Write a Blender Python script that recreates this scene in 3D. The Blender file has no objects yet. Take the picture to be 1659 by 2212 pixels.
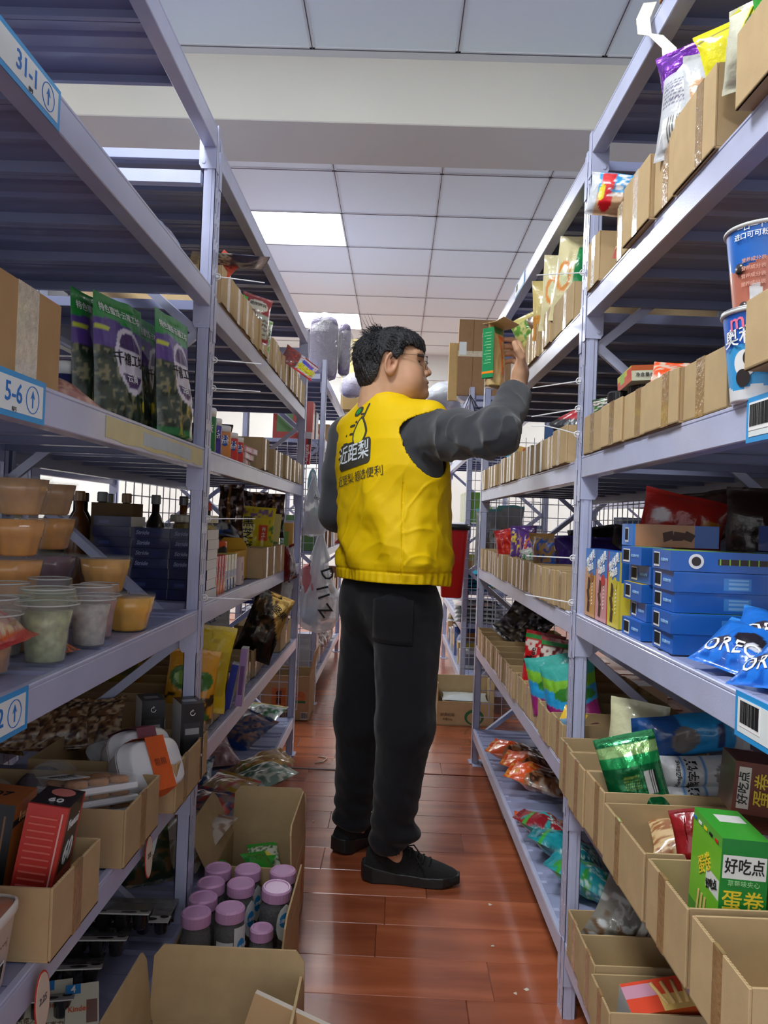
import bpy, math, random
import numpy as np
from mathutils import Vector, Matrix, Euler
from mathutils.bvhtree import BVHTree
R_ = math.radians
random.seed(7); np.random.seed(7)
SC = bpy.context.scene
COL = SC.collection
# ------------------------------------------------------------------ camera
def make_camera():
    p, y, r = .0117, -.0166, .0377
    fw = Vector((math.sin(y)*math.cos(p), math.cos(y)*math.cos(p), math.sin(p)))
    ri = Vector((math.cos(y), -math.sin(y), 0)); up = ri.cross(fw)
    r2 = ri*math.cos(r)+up*math.sin(r); u2 = -ri*math.sin(r)+up*math.cos(r)
    cd = bpy.data.cameras.new('camera'); cam = bpy.data.objects.new('camera', cd); COL.objects.link(cam)
    cd.sensor_fit = 'HORIZONTAL'; cd.sensor_width = 36; cd.lens = 1690*36/1659; cd.clip_start = .05
    m = Matrix((( r2.x, u2.x, -fw.x, 0), (r2.y, u2.y, -fw.y, 0), (r2.z, u2.z, -fw.z, 1.13), (0, 0, 0, 1)))
    cam.matrix_world = m; SC.camera = cam
make_camera()
# ------------------------------------------------------------------ world, exposure, lamps
w = bpy.data.worlds.new('world'); SC.world = w; w.use_nodes = True
w.node_tree.nodes['Background'].inputs[0].default_value = (.93, .97, 1, 1)
w.node_tree.nodes['Background'].inputs[1].default_value = .85
SC.view_settings.view_transform = 'Standard'; SC.view_settings.look = 'None'
SC.view_settings.gamma = 1; SC.view_settings.use_curve_mapping = False
SC.view_settings.exposure = .88
LAMP_W = 30.0
LAMPS = [(x, y) for x in (-4.32, -.72, 2.88) for y in (-1.375, 1.025, 5.225, 7.625)]
SC.cycles.max_bounces = 8; SC.cycles.diffuse_bounces = 4; SC.cycles.glossy_bounces = 3
SC.cycles.transmission_bounces = 6; SC.cycles.transparent_max_bounces = 12
SC.cycles.caustics_reflective = False; SC.cycles.caustics_refractive = False
SC.cycles.sample_clamp_indirect = 4
# ------------------------------------------------------------------ helpers
def lin(c):
    c = np.asarray(c, float)/255.
    return np.where(c <= .04045, c/12.92, ((c+.055)/1.055)**2.4)
MATS = {}
def mat(name, rgb=(200, 200, 200), rough=.5, metal=0., coat=0., bump=0., bscale=60., var=0., vscale=8., trans=0., alpha=1.,
        col=False, emit=0., spec=.5, ior=1.45, rnd=0., sheen=0.):
    if name in MATS: return MATS[name]
    m = bpy.data.materials.new(name); MATS[name] = m; m.use_nodes = True
    nt = m.node_tree; b = nt.nodes['Principled BSDF']; I = b.inputs
    c = lin(rgb); I['Base Color'].default_value = (*c, 1)
    I['Roughness'].default_value = rough; I['Metallic'].default_value = metal; I['IOR'].default_value = ior
    I['Coat Weight'].default_value = coat; I['Coat Roughness'].default_value = .08
    I['Specular IOR Level'].default_value = spec; I['Sheen Weight'].default_value = sheen
    I['Transmission Weight'].default_value = trans; I['Alpha'].default_value = alpha
    src = None
    if col:
        a = nt.nodes.new('ShaderNodeAttribute'); a.attribute_name = 'Col'; src = a.outputs['Color']
        nt.links.new(src, I['Base Color'])
    tc = None
    if var or bump:
        tc = nt.nodes.new('ShaderNodeTexCoord')
    if var or rnd:
        mx = nt.nodes.new('ShaderNodeHueSaturation')
        if src is None: mx.inputs['Color'].default_value = (*c, 1)
        else: nt.links.new(src, mx.inputs['Color'])
        ad = nt.nodes.new('ShaderNodeMath'); ad.operation = 'ADD'; ad.inputs[0].default_value = 1; ad.inputs[1].default_value = 0
        if var:
            n = nt.nodes.new('ShaderNodeTexNoise'); n.inputs['Scale'].default_value = vscale; n.inputs['Detail'].default_value = 3
            nt.links.new(tc.outputs['Object'], n.inputs['Vector'])
            mr = nt.nodes.new('ShaderNodeMapRange'); mr.inputs['To Min'].default_value = 1-var; mr.inputs['To Max'].default_value = 1+var
            mr.inputs['From Min'].default_value = .3; mr.inputs['From Max'].default_value = .7
            nt.links.new(n.outputs['Fac'], mr.inputs['Value']); nt.links.new(mr.outputs[0], ad.inputs[0])
        if rnd:
            oi = nt.nodes.new('ShaderNodeObjectInfo'); m2 = nt.nodes.new('ShaderNodeMapRange')
            m2.inputs['To Min'].default_value = -rnd; m2.inputs['To Max'].default_value = rnd
            nt.links.new(oi.outputs['Random'], m2.inputs['Value']); nt.links.new(m2.outputs[0], ad.inputs[1])
        nt.links.new(ad.outputs[0], mx.inputs['Value']); nt.links.new(mx.outputs[0], I['Base Color'])
    if bump:
        n = nt.nodes.new('ShaderNodeTexNoise'); n.inputs['Scale'].default_value = bscale; n.inputs['Detail'].default_value = 4
        nt.links.new(tc.outputs['Object'], n.inputs['Vector'])
        bp = nt.nodes.new('ShaderNodeBump'); bp.inputs['Strength'].default_value = bump; bp.inputs['Distance'].default_value = .01
        nt.links.new(n.outputs['Fac'], bp.inputs['Height']); nt.links.new(bp.outputs[0], I['Normal'])
    if emit:
        I['Emission Color'].default_value = (*c, 1); I['Emission Strength'].default_value = emit
    return m
class MB:
    def __init__(s): s.V = []; s.F = []; s.C = []; s.n = 0
    def add(s, V, F, c=None, M=None):
        V = np.asarray(V, float).reshape(-1, 3)
        if M is not None:
            A = np.array(M); V = V @ A[:3, :3].T + A[:3, 3]
        s.V.append(V); s.F += [tuple(int(i)+s.n for i in f) for f in F]
        if c is None: c = (200, 200, 200)
        c = np.asarray(c, float)
        if c.ndim == 1: c = np.tile(c, (len(F), 1))
        s.C.append(c); s.n += len(V); return s
    def box(s, a, b, c=None, M=None, bev=0.):
        x0, y0, z0 = a; x1, y1, z1 = b
        if bev <= 0:
            V = [(x0, y0, z0), (x1, y0, z0), (x1, y1, z0), (x0, y1, z0), (x0, y0, z1), (x1, y0, z1), (x1, y1, z1), (x0, y1, z1)]
            F = [(0, 3, 2, 1), (4, 5, 6, 7), (0, 1, 5, 4), (1, 2, 6, 5), (2, 3, 7, 6), (3, 0, 4, 7)]
            return s.add(V, F, c, M)
        e = bev; V = []; F = []                                # chamfered box
        for (X, sx) in ((x0, 1), (x1, -1)):
            for (Y, sy) in ((y0, 1), (y1, -1)):
                for (Z, sz) in ((z0, 1), (z1, -1)):
                    V += [(X, Y+sy*e, Z+sz*e), (X+sx*e, Y, Z+sz*e), (X+sx*e, Y+sy*e, Z)]
        def q(i, k): return i*3+k
        F = [(q(0,0),q(1,0),q(3,0),q(2,0)), (q(4,0),q(6,0),q(7,0),q(5,0)), (q(0,1),q(4,1),q(5,1),q(1,1)), (q(2,1),q(3,1),q(7,1),q(6,1)),
             (q(0,2),q(2,2),q(6,2),q(4,2)), (q(1,2),q(5,2),q(7,2),q(3,2)),
             (q(0,0),q(2,0),q(2,2),q(0,2)), (q(0,0),q(0,1),q(1,1),q(1,0)), (q(0,1),q(0,2),q(4,2),q(4,1)),
             (q(1,0),q(1,2),q(3,2),q(3,0)), (q(1,1),q(5,1),q(5,2),q(1,2)), (q(2,0),q(3,0),q(3,1),q(2,1)), (q(2,1),q(6,1),q(6,2),q(2,2)),
             (q(3,1),q(3,2),q(7,2),q(7,1)), (q(4,0),q(4,2),q(6,2),q(6,0)), (q(4,1),q(4,0),q(5,0),q(5,1)), (q(5,0),q(7,0),q(7,2),q(5,2)), (q(6,0),q(6,1),q(7,1),q(7,0))]
        F += [(q(i,0), q(i,1), q(i,2)) for i in range(8)]
        return s.add(V, F, c, M)
    def tube(s, P, r, n=8, c=None, M=None, closed=False):
        P = [Vector(p) for p in P]; V = []; F = []
        rr = r if hasattr(r, '__len__') else [r]*len(P)
        up = None
        for i, p in enumerate(P):
            a = P[max(i-1, 0)]; b = P[min(i+1, len(P)-1)]
            if closed: a = P[i-1]; b = P[(i+1) % len(P)]
            t = (b-a).normalized()
            if up is None:
                up = t.orthogonal().normalized()
            up = (up - t*up.dot(t)).normalized(); bi = t.cross(up)
            for k in range(n):
                q = p+(up*math.cos(2*math.pi*k/n)+bi*math.sin(2*math.pi*k/n))*rr[i]; V.append(tuple(q))
        m = len(P)
        for i in range(m if closed else m-1):
            j = (i+1) % m
            for k in range(n): F.append((i*n+k, i*n+(k+1) % n, j*n+(k+1) % n, j*n+k))
        if not closed: F += [tuple(range(n-1, -1, -1)), tuple(range((m-1)*n, m*n))]
        return s.add(V, F, c, M)
    def lathe(s, prof, n=24, c=None, M=None, sq=None, cap=True, flute=0, fa=0.):
        """prof: list of (r,z). sq: superellipse exponent for rounded-square sections"""
        V = []; F = []; C = []
        cc = c if c is not None else (200, 200, 200)
        per = (not callable(cc)) and np.asarray(cc, float).ndim == 2
        for (r, z) in prof:
            for k in range(n):
                a = 2*math.pi*k/n; x, y = math.cos(a), math.sin(a); q = 1.
                if sq: q = 1/((abs(x)**sq+abs(y)**sq)**(1/sq))
                if flute: q *= 1+fa*math.cos(flute*a)
                V.append((r*x*q, r*y*q, z))
        m = len(prof)
        for i in range(m-1):
            for k in range(n):
                F.append((i*n+k, i*n+(k+1) % n, (i+1)*n+(k+1) % n, (i+1)*n+k))
                if callable(cc): C.append(cc(k/n, prof[i][1]*.5+prof[i+1][1]*.5))
                else: C.append(cc[i] if per else cc)
        if cap:
            for rg, i in ((tuple(range(n-1, -1, -1)), 0), (tuple(range((m-1)*n, m*n)), m-2)):
                F.append(rg); C.append(cc(0, prof[0][1] if i == 0 else prof[-1][1]) if callable(cc) else (cc[i] if per else cc))
        return s.add(V, F, np.array(C), M)
    def poly(s, pts, t=.001, c=None, M=None):
        """extruded flat polygon, pts in x,z plane, thickness t toward -y"""
        n = len(pts); V = [(x, 0, z) for x, z in pts]+[(x, -t, z) for x, z in pts]
        F = [tuple(range(n-1, -1, -1)), tuple(range(n, 2*n))]+[(i, (i+1) % n, n+(i+1) % n, n+i) for i in range(n)]
        return s.add(V, F, c, M)
    def mesh(s, name, smooth=False):
        V = np.concatenate(s.V); me = bpy.data.meshes.new(name); me.from_pydata(V.tolist(), [], s.F)
        C = np.concatenate(s.C); L = lin(C); nl = np.array([len(f) for f in s.F])
        rgba = np.ones((nl.sum(), 4)); rgba[:, :3] = np.repeat(L, nl, axis=0)
        at = me.color_attributes.new('Col', 'FLOAT_COLOR', 'CORNER'); at.data.foreach_set('color', rgba.astype(np.float32).ravel())
        if smooth: me.polygons.foreach_set('use_smooth', [True]*len(me.polygons))
        return me
    def build(s, name, m, parent=None, smooth=False, loc=None, rot=None, bevel=0):
        return obj(name, s.mesh(name, smooth), m, parent, loc, rot, bevel)
def obj(name, me, m, parent=None, loc=None, rot=None, bevel=0):
    o = bpy.data.objects.new(name, me); COL.objects.link(o)
    if m is not None and not me.materials: me.materials.append(m)
    if parent is not None: o.parent = parent
    if loc is not None: o.location = loc
    if rot is not None: o.rotation_euler = rot
    if bevel:
        b = o.modifiers.new('bevel', 'BEVEL'); b.width = bevel; b.segments = 2; b.limit_method = 'ANGLE'
    return o
def tag(o, label=None, cat=None, group=None, kind=None):
    if label: o['label'] = label
    if cat: o['category'] = cat
    if group: o['group'] = group
    if kind: o['kind'] = kind
    return o
def thing(name, label, cat, loc=(0, 0, 0), rot=(0, 0, 0), group=None):
    o = bpy.data.objects.new(name, None); COL.objects.link(o); o.location = loc; o.rotation_euler = rot; o.empty_display_size = .05
    return tag(o, label, cat, group)
def struct(o): o['kind'] = 'structure'; return o
def copy_tree(o, parent=None):
    c = o.copy(); COL.objects.link(c); c.parent = parent
    for ch in list(o.children): copy_tree(ch, c)
    return c
def grid_mesh(name, X, Y, Z, C=None, smooth=True, close=False):
    """X,Y,Z arrays (ny,nx) -> quads; C (ny,nx,3) sRGB per vertex"""
    ny, nx = X.shape; V = np.stack([X, Y, Z], -1).reshape(-1, 3)
    i = np.arange(ny-1)[:, None]*nx+np.arange(nx-1)[None]
    F = np.stack([i, i+1, i+nx+1, i+nx], -1).reshape(-1, 4)
    return V, F, (None if C is None else C.reshape(-1, 3))
def np_mesh(name, V, F, C=None, smooth=True):
    me = bpy.data.meshes.new(name); nf = len(F); k = F.shape[1]
    me.vertices.add(len(V)); me.vertices.foreach_set('co', V.astype(np.float32).ravel())
    me.loops.add(nf*k); me.loops.foreach_set('vertex_index', F.astype(np.int32).ravel())
    me.polygons.add(nf); me.polygons.foreach_set('loop_start', np.arange(nf, dtype=np.int32)*k)
    me.update(calc_edges=True)
    me.polygons.foreach_set('use_smooth', np.full(nf, smooth))
    if C is not None:
        rgba = np.ones((len(V), 4)); rgba[:, :3] = lin(C)
        at = me.color_attributes.new('Col', 'FLOAT_COLOR', 'POINT'); at.data.foreach_set('color', rgba.astype(np.float32).ravel())
    return me
_fonts = {}
def text_mesh(s, size, bold=False, shear=0., extrude=.0004, align='CENTER', space=1.):
    c = bpy.data.curves.new('t', 'FONT'); c.body = s; c.size = size; c.align_x = align; c.align_y = 'CENTER'; c.shear = shear
    c.extrude = extrude; c.space_character = space; c.resolution_u = 2
    if bold: c.offset = size*.009
    o = bpy.data.objects.new('t', c); COL.objects.link(o)
    dg = bpy.context.evaluated_depsgraph_get(); me = bpy.data.meshes.new_from_object(o.evaluated_get(dg))
    bpy.data.objects.remove(o); bpy.data.curves.remove(c); return me
_tc = {}
def text(s, size, m, parent, loc, rot=(0, 0, 0), bold=False, shear=0., name='lettering', sx=1., align='CENTER', space=1.):
    """text in parent's local frame; unrotated it lies in the xz plane facing -y"""
    k = (s, size, bold, shear, align, space)
    if k not in _tc: _tc[k] = text_mesh(s, size, bold, shear, align=align, space=space)
    me = _tc[k]
    if me.materials and me.materials[0] != m: me = me.copy(); me.materials.clear()
    if not me.materials: me.materials.append(m)
    o = bpy.data.objects.new(name, me); COL.objects.link(o); o.parent = parent
    o.matrix_local = Matrix.Translation(loc) @ Euler(rot).to_matrix().to_4x4() @ Matrix.Rotation(math.pi/2, 4, 'X') @ Matrix.Scale(sx, 4, (1, 0, 0))
    return o
# materials
RACK = mat('rack_paint', (178, 183, 210), .32, coat=.25, bump=.04, bscale=300, var=.05, vscale=14)
PANEL = mat('panel_paint', (146, 152, 184), .36, coat=.2, var=.05, vscale=6)
CARD = mat('cardboard', (184, 158, 118), .85, var=.05, vscale=25, bump=.05, bscale=400, rnd=.06, spec=.2)
CARDC = mat('cardboard_tinted', col=True, rough=.85, var=.05, vscale=25, spec=.2, rnd=.05)
TAPE = mat('packing_tape', (160, 128, 84), .18, coat=.6, bump=.3, bscale=120, var=.12, vscale=60, rnd=.12)
TAPEC = mat('clear_tape', (205, 192, 165), .12, coat=.8, bump=.5, bscale=150, var=.15, vscale=80)
WHITE = mat('white_plastic', (225, 226, 226), .35)
WALL = mat('wall_paint', (226, 227, 222), .9, bump=.05, bscale=200, var=.03, vscale=2)
PRINT = mat('printed_film', col=True, rough=.28, coat=.4, bump=.25, bscale=55)
FOIL = mat('metallic_film', col=True, rough=.22, metal=.55, coat=.3, bump=.3, bscale=45)
BOXP = mat('printed_carton', col=True, rough=.4, coat=.25)
MATTE = mat('printed_paper', col=True, rough=.65)
HARD = mat('coloured_plastic', col=True, rough=.3, coat=.2)
BLACKP = mat('black_print', (22, 22, 24), .5)
WHITEP = mat('white_print', (235, 235, 232), .5)
BLUEP = mat('blue_print', (28, 110, 190), .5)
REDP = mat('red_print', (200, 40, 30), .5)
YELP = mat('yellow_print', (235, 210, 40), .5)
GREENP = mat('green_print', (30, 120, 50), .5)
GREYP = mat('grey_print', (90, 88, 84), .6)
CLEAR = mat('clear_plastic', (225, 230, 230), .06, trans=0., alpha=.14, coat=.6, spec=.8)
def film_mat(name, rgb, a=.35, rough=.12):
    return mat(name, rgb, rough, alpha=a, coat=.5, bump=.5, bscale=40, spec=.8)
FILM = film_mat('clear_film', (196, 200, 202), .09)
# ================================================================== room shell
CZ = 3.07; X0 = -.42; T = .6
XL_, XR_, YB, YF = -4.62, 4.98, -2.6, 9.05
def room():
    for nm, a, b in (('wall_left', (XL_-.1, YB-.1, 0), (XL_, YF+.1, CZ)), ('wall_right', (XR_, YB-.1, 0), (XR_+.1, YF+.1, CZ)),
                     ('wall_back', (XL_, YF, 0), (XR_, YF+.1, CZ)), ('wall_front', (XL_, YB-.1, 0), (XR_, YB, .5)), ('trim_4', (XL_, YB-.1, 2.7), (XR_, YB, CZ))):
        struct(MB().box(a, b).build(nm, WALL))
    fr = MB()  # unseen window behind the camera, added to let in fill light
    for x in np.linspace(XL_, XR_-.06, 6): fr.box((x, YB-.08, .5), (x+.06, YB-.02, 2.7))
    fr.box((XL_, YB-.08, .5), (XR_, YB-.02, .56)).box((XL_, YB-.08, 2.64), (XR_, YB-.02, 2.7))
    wi = struct(fr.build('fill_window_1', WHITE)); MB().box((XL_, YB-.052, .5), (XR_, YB-.048, 2.7)).build('pane', mat('fill_window_glass', (250, 252, 252), .02, alpha=.06), wi)
    slab = struct(MB().box((XL_, YB, CZ+.03), (XR_, YF, CZ+.12)).build('ceiling', WALL))
    # tiles
    tm = mat('ceiling_tile', (238, 248, 248), .85, bump=.06, bscale=350, rnd=.02)
    g = mat('ceiling_grid', (222, 224, 224), .5); dk = mat('grid_gap', (84, 86, 88), .8)
    me = MB().box((.009, .009, 0), (T-.009, T-.009, .012), bev=.002).mesh('ceiling_tile'); me.materials.append(tm)
    lamps = set((round((x-T/2-X0)/T), round((y-T/2), 3)) for x, y in LAMPS)
    # rows: behind the beam the grid starts at y=4.925-k*.6, before it ends at 3.25
    rows = [3.65+.0]+[3.725+T*i for i in range(0, 9)]
    ys = [(3.725+T*i, T) for i in range(0, 9)]
    yf = [(3.2-T*(i+1), T) for i in range(0, 9)]
    xs = [X0+T*i for i in range(-7, 9)]
    for (yy, _) in ys+yf:
        for i, xx in enumerate(xs):
            hit = any(abs(xx+T/2-lx) < .32 and abs(yy+T/2-ly) < .32 for lx, ly in LAMPS)
            if hit or yy < -2.6: continue
            o = obj('ceiling_tile', me, tm, slab); o.location = (xx, yy, CZ)
    for xx in xs:
        for (a, b) in ((YB, 3.2), (3.66, YF)):
            MB().box((xx-.011, a, CZ-.004), (xx+.011, b, CZ+.03)).build('grid_bar', g, slab)
            MB().box((xx-.0018, a, CZ-.006), (xx+.0018, b, CZ-.003)).build('grid_groove', dk, slab)
    for yy in [y for y, _ in ys]+[y for y, _ in yf]+[3.2]:
        MB().box((XL_, yy-.011, CZ-.004), (XR_, yy+.011, CZ+.03)).build('grid_bar', g, slab)
        MB().box((XL_, yy-.0016, CZ-.0061), (XR_, yy+.0016, CZ-.0031)).build('grid_groove', dk, slab)
    struct(MB().box((XL_, 3.25, 2.79), (XR_, 3.64, CZ+.03), bev=.004).build('trim_1', mat('beam_plaster', (222, 219, 204), .9, var=.05, vscale=1.5, bump=.06, bscale=60)))
    struct(MB().box((XL_, 3.2, CZ-.006), (XR_, 3.25, CZ+.03)).build('trim_2', g))
    struct(MB().box((XL_, YF-.02, 2.78), (XR_, YF, 2.80)).build('trim_3', g))
    # lamps: LED panels flush in the grid
    for k, (lx, ly) in enumerate(LAMPS):
        t = thing('ceiling_light', 'square white light panel in the ceiling grid, lit', 'light', (lx, ly, CZ), group='ceiling light panels')
        if (lx, ly) == (-.72, 5.225): t['label'] = 'nearer bright light panel glowing above the left rack'; del t['group']
        if (lx, ly) == (-.72, 7.625): t['label'] = 'farther light panel seen just above the wrapped roll'; del t['group']
        f = MB()
        for a, b in (((-.3, -.3, -.002), (.3, -.288, .01)), ((-.3, .288, -.002), (.3, .3, .01)), ((-.3, -.288, -.002), (-.288, .288, .01)), ((.288, -.288, -.002), (.3, .288, .01))): f.box(a, b)
        f.build('frame', WHITE, t)
        MB().box((-.288, -.288, .004), (.288, .288, .008)).build('diffuser', mat('lit_diffuser', (250, 252, 255), .5, emit=3.2), t)
        ld = bpy.data.lights.new('lamp', 'AREA'); ld.shape = 'SQUARE'; ld.size = .56; ld.energy = LAMP_W; ld.color = (.94, .98, 1)
        lo = bpy.data.objects.new('lamp', ld); COL.objects.link(lo); lo.parent = t; lo.location = (0, 0, -.004)
    # floor
    fm = bpy.data.materials.new('laminate'); fm.use_nodes = True; nt = fm.node_tree; b = nt.nodes['Principled BSDF']
    b.inputs['Roughness'].default_value = .27; b.inputs['Coat Weight'].default_value = .5; b.inputs['Coat Roughness'].default_value = .16
    tc = nt.nodes.new('ShaderNodeTexCoord'); oi = nt.nodes.new('ShaderNodeObjectInfo')
    cmb = nt.nodes.new('ShaderNodeVectorMath'); cmb.operation = 'ADD'; nt.links.new(tc.outputs['Object'], cmb.inputs[0])
    sc_ = nt.nodes.new('ShaderNodeVectorMath'); sc_.operation = 'SCALE'; sc_.inputs['Scale'].default_value = 37
    nt.links.new(oi.outputs['Location'], sc_.inputs[0]); nt.links.new(sc_.outputs[0], cmb.inputs[1])
    mp = nt.nodes.new('ShaderNodeMapping'); mp.inputs['Scale'].default_value = (1.0, 7, 1); nt.links.new(cmb.outputs[0], mp.inputs[0])
    n = nt.nodes.new('ShaderNodeTexNoise'); n.inputs['Scale'].default_value = 1.6; n.inputs['Detail'].default_value = 7; n.inputs['Distortion'].default_value = .8
    nt.links.new(mp.outputs[0], n.inputs[0])
    cr = nt.nodes.new('ShaderNodeValToRGB'); e = cr.color_ramp.elements
    e[0].position = .3; e[0].color = (*lin((136, 70, 44)), 1); e[1].position = .7; e[1].color = (*lin((180, 102, 66)), 1)
    x = e.new(.5); x.color = (*lin((158, 84, 52)), 1)
    nt.links.new(n.outputs['Fac'], cr.inputs[0])
    hs = nt.nodes.new('ShaderNodeHueSaturation'); mr = nt.nodes.new('ShaderNodeMapRange'); mr.inputs['To Min'].default_value = .84; mr.inputs['To Max'].default_value = 1.14
    nt.links.new(oi.outputs['Random'], mr.inputs[0]); nt.links.new(mr.outputs[0], hs.inputs['Value']); nt.links.new(cr.outputs[0], hs.inputs['Color'])
    nt.links.new(hs.outputs[0], b.inputs['Base Color'])
    bp = nt.nodes.new('ShaderNodeBump'); bp.inputs['Strength'].default_value = .05; nt.links.new(n.outputs['Fac'], bp.inputs['Height']); nt.links.new(bp.outputs[0], b.inputs['Normal'])
    fl = struct(MB().box((XL_, YB, -.1), (XR_, YF, -.004)).build('floor', mat('floor_base', (128, 62, 38), .35, coat=.3, var=.08, vscale=5)))
    PW = .1655; rnd = random.Random(3)
    meshes = {}
    y = .72; k = 0
    while y < 8.9:
        xx = -1.4-rnd.random()*.9
        x1 = 1.3
        while xx < x1:
            L = .81
            key = L
            if key not in meshes:
                meshes[key] = MB().box((0, 0, -.0039), (L-.0016, PW-.0016, 0), bev=.0012).mesh('floor_plank'); meshes[key].materials.append(fm)
            o = obj('floor_plank', meshes[key], fm, fl); o.location = (xx, y, 0)
            xx += L
        y += PW; k += 1
        if abs(y-3.55) < .083: y += .012
    # joint profile across the aisle
    yj = .72+PW*17
    struct(MB().box((-1.3, yj-.001, -.002), (.02, yj+.012, .004), bev=.002).build('trim_5', mat('alu_profile', (120, 110, 105), .35, metal=.7)))
room()
# ================================================================== racks
def post_mesh(h, side, detail=True):
    """hollow perforated upright; outer face x=0 (aisle), body goes to side*x; width along y .055"""
    b = MB(); s = side; W = .056; D = .030; t = .0018
    def bx(x0, y0, z0, x1, y1, z1):
        b.box((min(s*x0, s*x1), y0, z0), (max(s*x0, s*x1), y1, z1))
    bx(0, 0, 0, D, t, h); bx(0, W-t, 0, D, W, h)                    # sides
    bx(D-t, 0, 0, D, .018, h); bx(D-t, W-.018, 0, D, W, h)          # back lips
    bx(.009, -.0015, 0, .020, 0, h)                                  # rib on near side
    if not detail: bx(0, 0, 0, t, W, h); return b
    cols = [0, .008, .0165, .021, .025, .031, .0395, .044, .048, W]   # solid / slot alternate
    P = .061
    for i in range(9):
        y0, y1 = cols[i], cols[i+1]
        if i % 2 == 0: bx(0, y0, 0, t, y1, h); continue
        z = 0.; k = 0; small = i in (3, 7)
        while z < h:
            if small: segs = [(0, .003), (.011, .045), (.053, P)]
            else: segs = [(0, .012), (.048, P)]
            for a, c in segs: bx(0, y0, min(z+a, h), t, y1, min(z+c, h))
            z += P
    return b
def beam_mesh(L, side):
    b = MB(); s = side
    def bx(x0, y0, z0, x1, y1, z1): b.box((min(s*x0, s*x1), y0, z0), (max(s*x0, s*x1), y1, z1), bev=.0015)
    bx(0, 0, -.05, .03, L, -.006); bx(0, 0, -.0062, .012, L, 0)
    return b
def bracket_mesh(side, near):
    """end plate of a beam: near=True hangs at the y=0 end"""
    b = MB(); s = side
    def P(pts, y, t):
        n = len(pts); V = [(s*x, y, z) for x, z in pts]+[(s*x, y+t, z) for x, z in pts]
        F = [tuple(range(n)), tuple(range(2*n-1, n-1, -1))]+[(i, n+i, n+(i+1) % n, (i+1) % n) for i in range(n)]
        b.add(V, F)
    sg = 1 if near else -1
    # strip on the aisle face of the post
    b.box((min(-s*.002, 0), min(-sg*.001, -sg*.022), -.105), (max(-s*.002, 0), max(-sg*.001, -sg*.022), .004), bev=.0008)
    y = 0 if near else -.003
    P([(0, 0), (.04, 0), (.04, -.09), (.034, -.1), (0, -.1)], y, .003)
    # rivet
    m = MB(); ring = [(.029+.005*math.cos(a), -.083+.006*math.sin(a)) for a in np.linspace(0, 2*math.pi, 9)[:-1]]
    P(ring, y-.0015 if not near else y+.003, .0015)
    return b
def panel_mesh(wd, depth, side):
    """steel deck tray: top skin, down-turned lips, shallow ribs pressed in"""
    b = MB(); s = side
    def bx(x0, y0, z0, x1, y1, z1): b.box((min(s*x0, s*x1), y0, z0), (max(s*x0, s*x1), y1, z1))
    prof = [(0, -.022), (0, 0), (wd*.3, 0), (wd*.34, -.006), (wd*.40, -.006), (wd*.44, 0), (wd*.56, 0), (wd*.60, -.006), (wd*.66, -.006), (wd*.70, 0), (wd, 0), (wd, -.022)]
    V = []; F = []; t = .0012
    for (y, z) in prof:
        V += [(s*.012, y, z), (s*depth, y, z)]
    for i in range(len(prof)-1): F.append((2*i, 2*i+1, 2*i+3, 2*i+2))
    b.add(V, F)
    V2 = []
    lip = [(0, -.022), (.012, -.022)]; bx(.012, 0, -.0225, depth, .012, -.0215); bx(.012, wd-.012, -.0225, depth, wd, -.0215)
    return b
STAIN = None
def rack(name, label, loc, rz, side, posts, levels, depth=.5, height=2.03, skip=(), detail=True, pw=.2, brace=True, panels=True):
    """posts: list of y of upright near faces; levels: list (per bay) of beam top heights"""
    t = thing(name, label, 'rack', loc, (0, 0, rz)); s = side
    pm = post_mesh(height, s, detail).mesh('post'); pm.materials.append(RACK)
    pb = post_mesh(height, -s, False).mesh('post'); pb.materials.append(RACK)
    ft = MB().box((-.012, -.008, 0), (.05, .063, .004)).box((.0, -.05, 0), (.04, .0, .0035)).mesh('foot_plate'); ft.materials.append(RACK)
    for y in posts:
        o = obj('post', pm, RACK, t, (0, y, 0))
        if y != 1.822: o2 = obj('foot_plate', ft, RACK, o); o2.scale = (s, 1, 1)
        o = obj('post', pb, RACK, t, (s*depth, y, 0)); o2 = obj('foot_plate', ft, RACK, o); o2.scale = (-s, 1, 1)
        if brace:
            z = .12; up = True; k = 0
            while z < height-.25:
                z2 = z+.36
                a = (s*.035, y+.027, z if up else z2); c = (s*(depth-.035), y+.027, z2 if up else z)
                MB().tube([a, c], .014, 4).build('brace', RACK, t); z = z2; up = not up
            for z in (.1, height-.1): MB().box((min(s*.04, s*(depth-.04)), y+.015, z-.015), (max(s*.04, s*(depth-.04)), y+.04, z+.015)).build('tie_bar', RACK, t)
    for i in range(len(posts)-1):
        ya = posts[i]+.056; yb = posts[i+1]; L = yb-ya
        bm = beam_mesh(L, s).mesh('front_beam'); bm.materials.append(RACK)
        k1 = bracket_mesh(s, True).mesh('beam_bracket'); k1.materials.append(RACK); k2 = bracket_mesh(s, False).mesh('beam_bracket'); k2.materials.append(RACK)
        bb = beam_mesh(L, -s).mesh('back_beam'); bb.materials.append(RACK)
        n = int(L//pw); wd = L/n
        pmn = panel_mesh(wd-.002, depth-.02, s).mesh('deck_panel'); pmn.materials.append(PANEL)
        for li, z in enumerate(levels[i]):
            o = obj('front_beam', bm, RACK, t, (0, ya, z))
            obj('beam_bracket', k1, RACK, o); obj('beam_bracket', k2, RACK, o, (0, L, 0))
            o = obj('back_beam', bb, RACK, t, (s*depth, ya, z))
            if panels:
                for k in range(n):
                    if (i, li, k) in skip: continue
                    obj('deck_panel', pmn, PANEL, t, (0, ya+k*wd, z-.002))
    return t
XL = -.455; Y0, Y1, Y2 = -.12, 1.822, 3.716
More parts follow.
